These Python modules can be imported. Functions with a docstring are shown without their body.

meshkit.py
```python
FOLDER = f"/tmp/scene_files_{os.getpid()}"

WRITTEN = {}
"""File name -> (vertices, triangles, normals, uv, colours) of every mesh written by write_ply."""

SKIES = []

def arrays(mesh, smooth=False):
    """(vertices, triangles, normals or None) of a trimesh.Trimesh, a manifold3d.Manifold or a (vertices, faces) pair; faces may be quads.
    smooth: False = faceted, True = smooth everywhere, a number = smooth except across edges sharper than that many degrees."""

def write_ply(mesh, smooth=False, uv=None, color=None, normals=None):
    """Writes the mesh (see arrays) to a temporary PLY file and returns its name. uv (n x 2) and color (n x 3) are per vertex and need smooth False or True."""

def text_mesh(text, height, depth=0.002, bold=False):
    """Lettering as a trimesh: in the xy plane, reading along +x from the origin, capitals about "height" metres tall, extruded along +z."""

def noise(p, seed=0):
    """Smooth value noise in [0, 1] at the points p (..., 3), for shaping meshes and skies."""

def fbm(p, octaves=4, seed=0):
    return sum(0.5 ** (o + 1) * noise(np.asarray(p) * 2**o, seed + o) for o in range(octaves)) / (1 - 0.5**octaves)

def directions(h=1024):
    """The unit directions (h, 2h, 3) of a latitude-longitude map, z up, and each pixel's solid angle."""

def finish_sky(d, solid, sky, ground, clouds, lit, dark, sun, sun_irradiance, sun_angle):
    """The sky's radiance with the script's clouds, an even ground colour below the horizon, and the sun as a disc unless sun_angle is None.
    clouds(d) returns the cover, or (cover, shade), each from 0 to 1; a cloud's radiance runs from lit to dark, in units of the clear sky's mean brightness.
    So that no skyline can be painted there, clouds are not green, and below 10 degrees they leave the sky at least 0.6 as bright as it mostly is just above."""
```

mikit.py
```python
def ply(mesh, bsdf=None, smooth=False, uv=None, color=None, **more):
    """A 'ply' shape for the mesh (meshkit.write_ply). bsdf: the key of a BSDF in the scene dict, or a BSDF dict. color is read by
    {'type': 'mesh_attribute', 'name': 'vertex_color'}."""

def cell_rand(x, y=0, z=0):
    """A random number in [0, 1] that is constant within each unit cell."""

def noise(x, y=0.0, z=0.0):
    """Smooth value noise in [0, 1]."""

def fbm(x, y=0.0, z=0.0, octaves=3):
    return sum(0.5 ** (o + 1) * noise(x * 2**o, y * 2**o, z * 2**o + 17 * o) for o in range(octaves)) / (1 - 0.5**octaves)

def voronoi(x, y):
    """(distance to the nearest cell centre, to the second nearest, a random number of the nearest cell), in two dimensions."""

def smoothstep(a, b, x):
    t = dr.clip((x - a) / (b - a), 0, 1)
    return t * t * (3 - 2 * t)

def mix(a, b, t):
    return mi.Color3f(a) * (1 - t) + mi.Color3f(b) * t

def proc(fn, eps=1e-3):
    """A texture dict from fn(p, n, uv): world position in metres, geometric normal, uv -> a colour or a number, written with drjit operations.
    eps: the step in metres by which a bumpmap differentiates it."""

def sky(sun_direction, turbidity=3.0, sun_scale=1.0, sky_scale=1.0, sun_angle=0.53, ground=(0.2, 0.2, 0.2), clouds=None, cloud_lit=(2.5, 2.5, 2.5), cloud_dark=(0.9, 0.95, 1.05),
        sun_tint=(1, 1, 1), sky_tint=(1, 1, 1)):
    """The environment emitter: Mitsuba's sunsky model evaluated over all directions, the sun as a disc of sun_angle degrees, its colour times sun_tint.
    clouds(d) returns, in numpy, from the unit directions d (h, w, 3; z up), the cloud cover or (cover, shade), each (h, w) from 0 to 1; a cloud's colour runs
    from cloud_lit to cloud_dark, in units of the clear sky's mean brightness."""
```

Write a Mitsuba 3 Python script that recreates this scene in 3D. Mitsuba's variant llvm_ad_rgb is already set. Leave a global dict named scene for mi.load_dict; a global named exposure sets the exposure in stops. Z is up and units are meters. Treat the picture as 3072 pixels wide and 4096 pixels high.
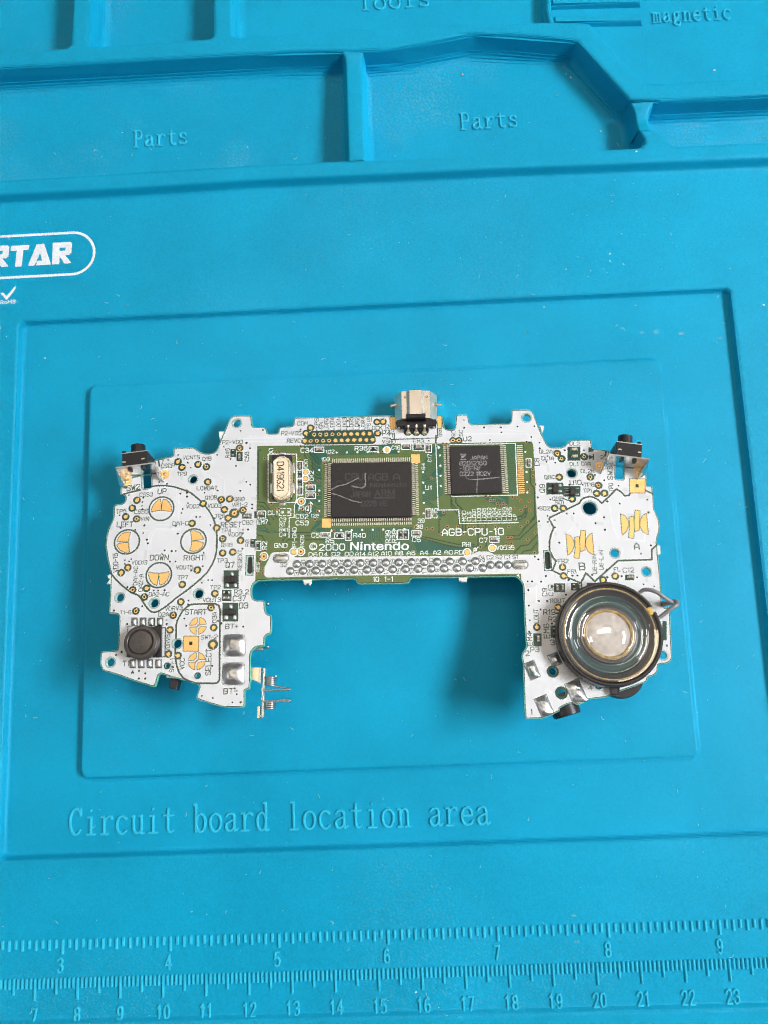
"""A handheld-console circuit board lying on a turquoise repair mat, seen from above by window light.
Lengths in the tables are millimetres; every mesh is scaled to metres by its frame."""
import math, random
import numpy as np, trimesh, mitsuba as mi, drjit as dr, mikit, meshkit
from mikit import proc, noise, fbm, smoothstep, mix, cell_rand
from shapely.geometry import Polygon, LineString, Point, box, MultiPolygon
from shapely.ops import unary_union
from shapely import affinity
from scipy.spatial import cKDTree
T = mi.ScalarTransform4f
scene, labels = {}, {}
rng = random.Random(7); nrng = np.random.default_rng(7)

# ------------------------------------------------------------------ camera, light, exposure
CAM, FWD, UP = [5.8306, -17.7984, 191.4112], [-0.021715, 0.15584, -0.987544], [0.041499, 0.987066, 0.154852]
scene['camera'] = dict(type='perspective', fov=53.0704, fov_axis='x', near_clip=0.01, far_clip=20.0,
    to_world=T().look_at(origin=[c * .001 for c in CAM], target=[c * .001 + d for c, d in zip(CAM, FWD)], up=UP))
def panel(center, width, height, L):      # a rectangle facing the board
    return dict(type='rectangle', to_world=T().look_at(origin=center, target=[0, 0, 0], up=[0, 0, 1]) @ T().scale([width / 2, height / 2, 1]),
        bsdf=dict(type='diffuse', reflectance=dict(type='rgb', value=0.0)), emitter=dict(type='area', radiance=dict(type='rgb', value=L)))
W = np.array([1.2, .02, 1.0]) * .78
scene['window_light'] = panel(W.tolist(), .62, .23, [44, 46, 49])
labels['window_light'] = dict(label='bright daylight window high on the right of the mat', category='window')
scene['unseen_ceiling_lamp'] = panel([-.03, .72, 1.9], 1.25, .36, [5.0, 4.2, 3.2])  # lamp out of view, placed for the warm glints and the notch shadow
labels['unseen_ceiling_lamp'] = dict(label='unseen warm lamp overhead, placed to light the mat from its far side', category='ceiling light')
scene['unseen_ceiling_lamp_001'] = panel([.1, .5, 2.2], 3.2, 2.6, [.44, .43, .41])  # added fill, standing in for light bounced off the ceiling
labels['unseen_ceiling_lamp_001'] = dict(label='added soft fill panel overhead, in place of light bounced off the ceiling', category='ceiling light')
scene['unseen_left_light'] = panel([-1.35, -.1, 1.1], .5, .25, [8.0, 8.2, 8.6])  # source out of view, placed for the left highlight on the speaker dome
labels['unseen_left_light'] = dict(label='unseen dim light on the left, placed for the highlight on the loudspeaker dome', category='window')
scene['room_ambient'] = dict(type='constant', radiance=dict(type='rgb', value=[.13, .13, .135]))  # even ambient fill in place of bounce from the unseen room
exposure = 0.02

# ------------------------------------------------------------------ measured tables (mm): D in the board frame, M in the mat frame
D={
'outline':[[-65.05,19.85],[-65.3,21.74],[-65.67,24.65],[-64.71,24.9],[-57.06,25.81],[-57.42,28.72],[-53.13,29.7],[-52.79,30.01],[-52.83,31.73],[-52.64,31.96],[-47.84,31.95],[-47.05,31.45],[-45.94,30.62],[-44.4,30.19],[-42.9,30.39],[-42.17,30.86],[-41.63,31.98],[-41.01,34.26],[-40.22,36.54],[-39.17,39.67],[-38.44,40.38],[-37.68,40.5],[-34.13,40.4],[-33.78,40.27],[-33.32,37.54],[-32.96,37.24],[-30.22,37.1],[-29.7,36.6],[-29.48,35.6],[-29.01,35.3],[-27.19,35.26],[-26.7,35.67],[-26.56,36.77],[-26.22,37.06],[-23.38,37.2],[-22.98,37.56],[-22.82,39.3],[-22.53,39.54],[0.7,39.64],[14.08,39.35],[14.51,38.74],[14.65,36.44],[15.16,35.61],[15.75,35.36],[16.95,35.4],[17.51,35.88],[17.84,39],[18.31,39.45],[20.42,39.47],[20.85,39.1],[21.08,37.28],[21.66,36.77],[30.94,36.73],[31.48,37.21],[31.75,40.17],[32.06,40.47],[35.82,40.45],[36.84,39.96],[37.37,38.89],[38.08,36.24],[39.17,32.64],[38.97,33.49],[39.46,32.05],[39.86,31.02],[40.35,30.43],[40.92,30.12],[42.09,30.04],[43.27,30.07],[44.12,30.35],[44.89,31.1],[45.48,31.73],[45.91,31.94],[50.52,31.95],[50.79,31.75],[50.86,29.88],[51.07,29.56],[55,28.9],[54.45,25.86],[62.89,24.48],[63.26,24.38],[63.29,22.73],[63.17,19.71],[63.26,19.53],[64.08,19.63],[64.33,19.45],[64.31,17.92],[64.29,16.43],[64.1,13.87],[64.55,12.44],[64.92,11.03],[64.93,9.34],[64.64,7.95],[64,6.57],[63.79,5.47],[63.7,2.85],[63.63,-0.63],[63.58,-2.93],[63.43,-5.78],[63.24,-8.6],[63.24,-9.72],[63.74,-10.14],[64.73,-9.88],[64.92,-10.58],[64.55,-14.73],[64.35,-17.46],[64.12,-20.43],[64.07,-21.51],[63.63,-22.17],[62.77,-22.7],[61.28,-22.81],[60.71,-23.07],[60.53,-24.13],[60.09,-24.93],[59.1,-25.44],[58.14,-25.7],[57.93,-26.35],[57.62,-26.75],[51.82,-28.65],[48.5,-29.92],[44.21,-30.39],[42.02,-31.15],[44.22,-30.83],[42.28,-31.47],[40.96,-31.13],[39.87,-31.31],[38.2,-32.08],[37.94,-32.8],[36.48,-33.5],[34,-34.32],[30.52,-34.38],[30.41,-33.96],[30.36,-31.6],[30.48,-27.63],[30.59,-24.95],[30.69,-22.25],[30.51,-21.43],[30.42,-20.74],[30.7,-19.92],[31.08,-19.38],[31.69,-18.56],[31.62,-17.46],[31.62,-15.37],[31.66,-12.57],[31.71,-9.75],[31.75,-6.89],[31.7,-10.71],[31.85,-6.62],[31.76,-4.12],[31.33,-3.24],[30.64,-2.47],[29.44,-2.13],[19.11,-2.24],[6.04,-2.16],[5.53,-2.59],[5.27,-3.21],[4.78,-3.46],[-5.6,-3.47],[-6.29,-3.47],[-6.82,-3.2],[-7.25,-2.37],[-7.78,-2.19],[-17.57,-2.21],[-30.17,-2.23],[-30.7,-2.5],[-31.38,-3.08],[-31.69,-4.16],[-31.55,-5.89],[-31.16,-6.64],[-30.4,-6.98],[-28.92,-7],[-28.48,-7.32],[-28.5,-7.33],[-28.33,-9.25],[-28.03,-9.89],[-27.62,-10.29],[-27.06,-10.54],[-26.81,-10.7],[-26.65,-14.33],[-26.82,-14.79],[-27.29,-14.94],[-27.83,-15.17],[-28.17,-15.71],[-28.16,-17.42],[-28.43,-17.65],[-29.84,-17.78],[-30.6,-18.24],[-31.11,-18.93],[-31.3,-20],[-31.05,-25.48],[-31.14,-26.98],[-31.43,-27.27],[-32.12,-27.41],[-32.21,-27.71],[-32.07,-29.5],[-32.06,-30.83],[-32.32,-31.13],[-32.33,-31.25],[-36.95,-31.14],[-39.16,-30.52],[-41.39,-29.84],[-42.93,-29.23],[-43.08,-28.96],[-42.65,-27.24],[-42.49,-26.44],[-42.79,-26.17],[-44.41,-25.61],[-47.78,-24.7],[-48.87,-24.42],[-51.47,-23.56],[-51.88,-23.73],[-52.16,-24.02],[-52.33,-24.96],[-52.6,-26.02],[-52.87,-26.42],[-53.54,-26.36],[-57.51,-25.14],[-61.27,-23.8],[-64.39,-22.93],[-65.18,-22.45],[-65.63,-21.61],[-65.84,-20.77],[-65.85,-18.97],[-65.71,-18.49],[-65.36,-18.37],[-62.55,-18.23],[-62.14,-18.05],[-61.99,-17.69],[-62.31,-11.34],[-62.44,-10.34],[-62.77,-9.84],[-63.28,-9.65],[-64.66,-9.57],[-64.91,-9.32],[-65.24,-3.05],[-65.45,0.18],[-66.06,1.95],[-66.77,4.1],[-67.28,6.39],[-67.43,6.6],[-67.45,9.17],[-67.06,11.48],[-66.47,13.03],[-66.24,13.94],[-66.29,14.99],[-66.36,16.7],[-66.24,17.09],[-65.89,17.33],[-64.63,17.39],[-64.03,17.71],[-63.65,18.37],[-63.71,19.03],[-64.02,19.57],[-64.48,19.78],[-65,19.88]],
'holes':[[-37.26,38.36,1.04],[-47.39,23.5,1.02],[-62.75,-5.82,1.03],[-54.45,-7.29,1.05],[-44.12,-5.21,1.08],[-48.31,-16.8,1.04],[-63.42,-20.87,1],[-50.26,-21.85,0.47],[-43.1,-24.13,0.5],[35.38,38.21,1.1],[45.37,23.25,1.15],[48.93,14.24,1.66],[53.73,3.02,1.06],[60.6,-1.54,1.05],[62.05,-20.86,0.96],[37.19,-24.09,0.85],[38.79,-28.86,0.84],[47.09,-27.49,0.48]],
'windows':[[[-60.25,24.9],[-59.88,25.09],[-58.53,25.14],[-58.11,24.91],[-57.87,24.31],[-57.54,21.81],[-57.71,21.46],[-59.31,21.2],[-59.66,21.32],[-59.78,21.74]],[[56.18,25.05],[56.52,25.16],[57.86,24.9],[58.12,24.6],[57.78,21.67],[57.55,21.35],[55.93,21.48],[55.61,21.78]]],
'slots':[[[-32.91,3.42],[-32.35,3.71],[-31.81,3.26],[-31.6,-0.13],[-32.09,-0.65],[-32.73,-0.4],[-32.98,0.04]],[[37.36,3.44],[37.71,3.64],[38.44,3.62],[38.6,3.12],[38.55,-0.23],[38.19,-0.57],[37.49,-0.56],[37.24,-0.15]]],
'slot_frames':[[[-33.4,3.99],[-31.49,3.93],[-31.39,-1.06],[-33.34,-1]],[[37.06,4.06],[38.86,3.85],[38.71,-1.04],[36.92,-1.07]]],
'green':[[-31.88,32.03],[0.62,31.72],[0.4,31.92],[12.59,31.76],[36.14,31.74],[36.54,31.09],[36.48,23.78],[36.13,14.5],[36.2,16.1],[36.1,6.22],[35.92,3.08],[35.43,2.96],[25.54,3.08],[24.94,3.47],[24.09,3.92],[21.6,3.91],[20.33,3.29],[19.32,2.92],[-5.6,3.21],[-21.56,3.23],[-22.44,4.02],[-23.32,4.59],[-26.78,4.58],[-27.42,4.21],[-28.2,2.12],[-28.81,1.03],[-28.84,-0.94],[-28.5,-1.38],[-27.85,-1.57],[-5.6,-1.4],[31.56,-1.61],[31.41,-3.87],[30.94,-1.6],[29.38,-3.08],[-5.6,-4.81],[-6.71,-4.11],[-30.89,-3.09],[-30.89,-2],[-31.16,10.91]],
'dark':[[[-38.57,31.37],[-37.15,31.34],[-37.04,29.14],[-38.46,29.17]],[[-36.93,30.52],[-35.45,30.49],[-35.33,28.04],[-36.81,28.07]],[[-34.79,14.38],[-32.47,14.34],[-32.42,13.05],[-34.73,13.09]],[[-31.88,14.97],[-29.09,14.92],[-29.02,13.14],[-31.81,13.19]],[[-32.49,7.95],[-31.1,7.92],[-31.01,5.79],[-32.4,5.81]],[[-31.45,7.41],[-29.97,7.39],[-29.87,4.99],[-31.34,5.01]],[[-38.51,0.36],[-34.92,0.31],[-34.7,-4.14],[-38.26,-4.09]],[[-38.62,-4.37],[-36.39,-4.41],[-36.25,-7.05],[-38.47,-7.02]],[[-38.36,-7.44],[-34.67,-7.5],[-34.45,-11.89],[-38.11,-11.84]],[[38.91,-3.98],[41.55,-4.02],[41.38,-6.15],[38.75,-6.11]],[[42.9,-3.98],[45.51,-4.02],[45.35,-5.79],[42.75,-5.75]],[[46.52,-3.95],[48.57,-3.99],[48.46,-5.27],[46.4,-5.24]],[[55.57,-2.17],[57.68,-2.21],[57.54,-3.55],[55.43,-3.52]],[[37.42,-13.8],[39.39,-13.83],[39.17,-16.63],[37.21,-16.61]],[[33.38,-15.54],[35.29,-15.57],[35.08,-18.49],[33.18,-18.47]],[[44.88,30.23],[48.02,30.16],[47.7,26.45],[44.58,26.51]],[[39,20.91],[43.12,20.83],[42.88,17.8],[38.78,17.88]],[[43.05,19.96],[47.16,19.88],[46.93,17.17],[42.84,17.25]],[[62.83,-13.15],[63.85,-13.17],[63.32,-17.53],[62.31,-17.52]],[[-59.52,-10.63],[-58.03,-10.65],[-57.85,-12.65],[-59.34,-12.63]],[[-57.54,-10.66],[-55.98,-10.68],[-55.81,-12.66],[-57.36,-12.64]],[[-55.51,-10.69],[-53.94,-10.71],[-53.77,-12.69],[-55.34,-12.66]],[[-53.5,-10.72],[-52.02,-10.74],[-51.86,-12.71],[-53.34,-12.69]],[[-59.05,-20.25],[-57.61,-20.27],[-57.43,-22.3],[-58.86,-22.28]],[[-57.08,-20.28],[-55.61,-20.3],[-55.43,-22.33],[-56.89,-22.31]],[[-55.09,-20.3],[-53.62,-20.32],[-53.45,-22.35],[-54.91,-22.33]],[[-53.11,-20.33],[-51.61,-20.35],[-51.45,-22.37],[-52.94,-22.36]],[[-33.4,3.99],[-31.49,3.93],[-31.39,-1.06],[-33.34,-1]],[[37.06,4.06],[38.86,3.85],[38.71,-1.04],[36.92,-1.07]],[[-20.01,34.29],[-18.34,35.85],[-3.16,35.76],[-2.38,33.54],[-2.27,32.56],[-2.95,31.97],[-20.07,32.09],[-20.88,32.96]],[[4.69,35.33],[10.77,35.19],[10.75,34.64],[10.33,33.99],[9.52,33.84],[8.82,34.35],[8.31,33.92],[7.29,33.95],[6.7,34.45],[6.08,33.97],[5.07,34.1],[4.73,34.66]],[[-0.61,33.68],[1.42,33.52],[1.51,33.19],[13.14,33.38],[13.13,33.16],[1.41,32.92],[1.21,33.31],[-0.61,33.46]],[[49.99,30.03],[51.22,29.36],[51.03,28.54],[50.83,28.86],[49.92,28.56]],[[49.87,28.05],[50.82,27.46],[50.88,28.16],[51.17,28.12],[51.07,26.63],[50.76,26.64],[50.82,27.21],[49.87,26.72]],[[-58.13,-22.63],[-57.6,-23.49],[-58.57,-23.47]]],
'teal':[[[8.99,26.23],[12.34,31.44],[14.28,31.56],[13.94,18.29],[11.92,16.94],[8.77,16.7]],[[-14.61,10.4],[6.27,10.28],[6.63,7.66],[8.7,7],[18.12,5],[21.02,3.85],[-15.11,3.59]],[[-20.23,31.94],[-13.06,32.05],[1.24,32.02],[3.68,29.23],[-13.03,29.11],[-15.79,27.3],[-15.44,16.88],[-16.17,13.7],[-20.11,13.78],[-19.01,18.87],[-18.51,24.06],[-19.1,28.7]],[[29.81,31.16],[32.37,31.2],[31.99,18.24],[29.48,18.11]],[[32.41,31.2],[34.25,31.21],[33.74,18.12],[32.07,18.06]],[[22.71,18.07],[29.7,17.58],[29.57,14.76],[27.87,14.7],[25.61,15.98],[25.13,16.25]],[[8.71,16.79],[10.74,16.62],[14.47,13.74],[14.18,12.81],[13.04,12.7],[10.71,15.41]],[[-9.56,10.53],[-16.52,10.43],[-16.94,9.75],[-16.18,9.4],[-12.82,9.91]],[[-31.31,12.85],[-28.61,12.81],[-27.45,11.07],[-18.92,10.7],[-17.21,12.26],[-15.57,12.34],[-15.56,11.54],[-17.6,9.65],[-28.48,9.39],[-31.13,10.23]],[[-22.37,17.18],[-15.43,17.05],[-15.37,13.02],[-18.32,12.96],[-21.83,13.26]]],
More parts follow.
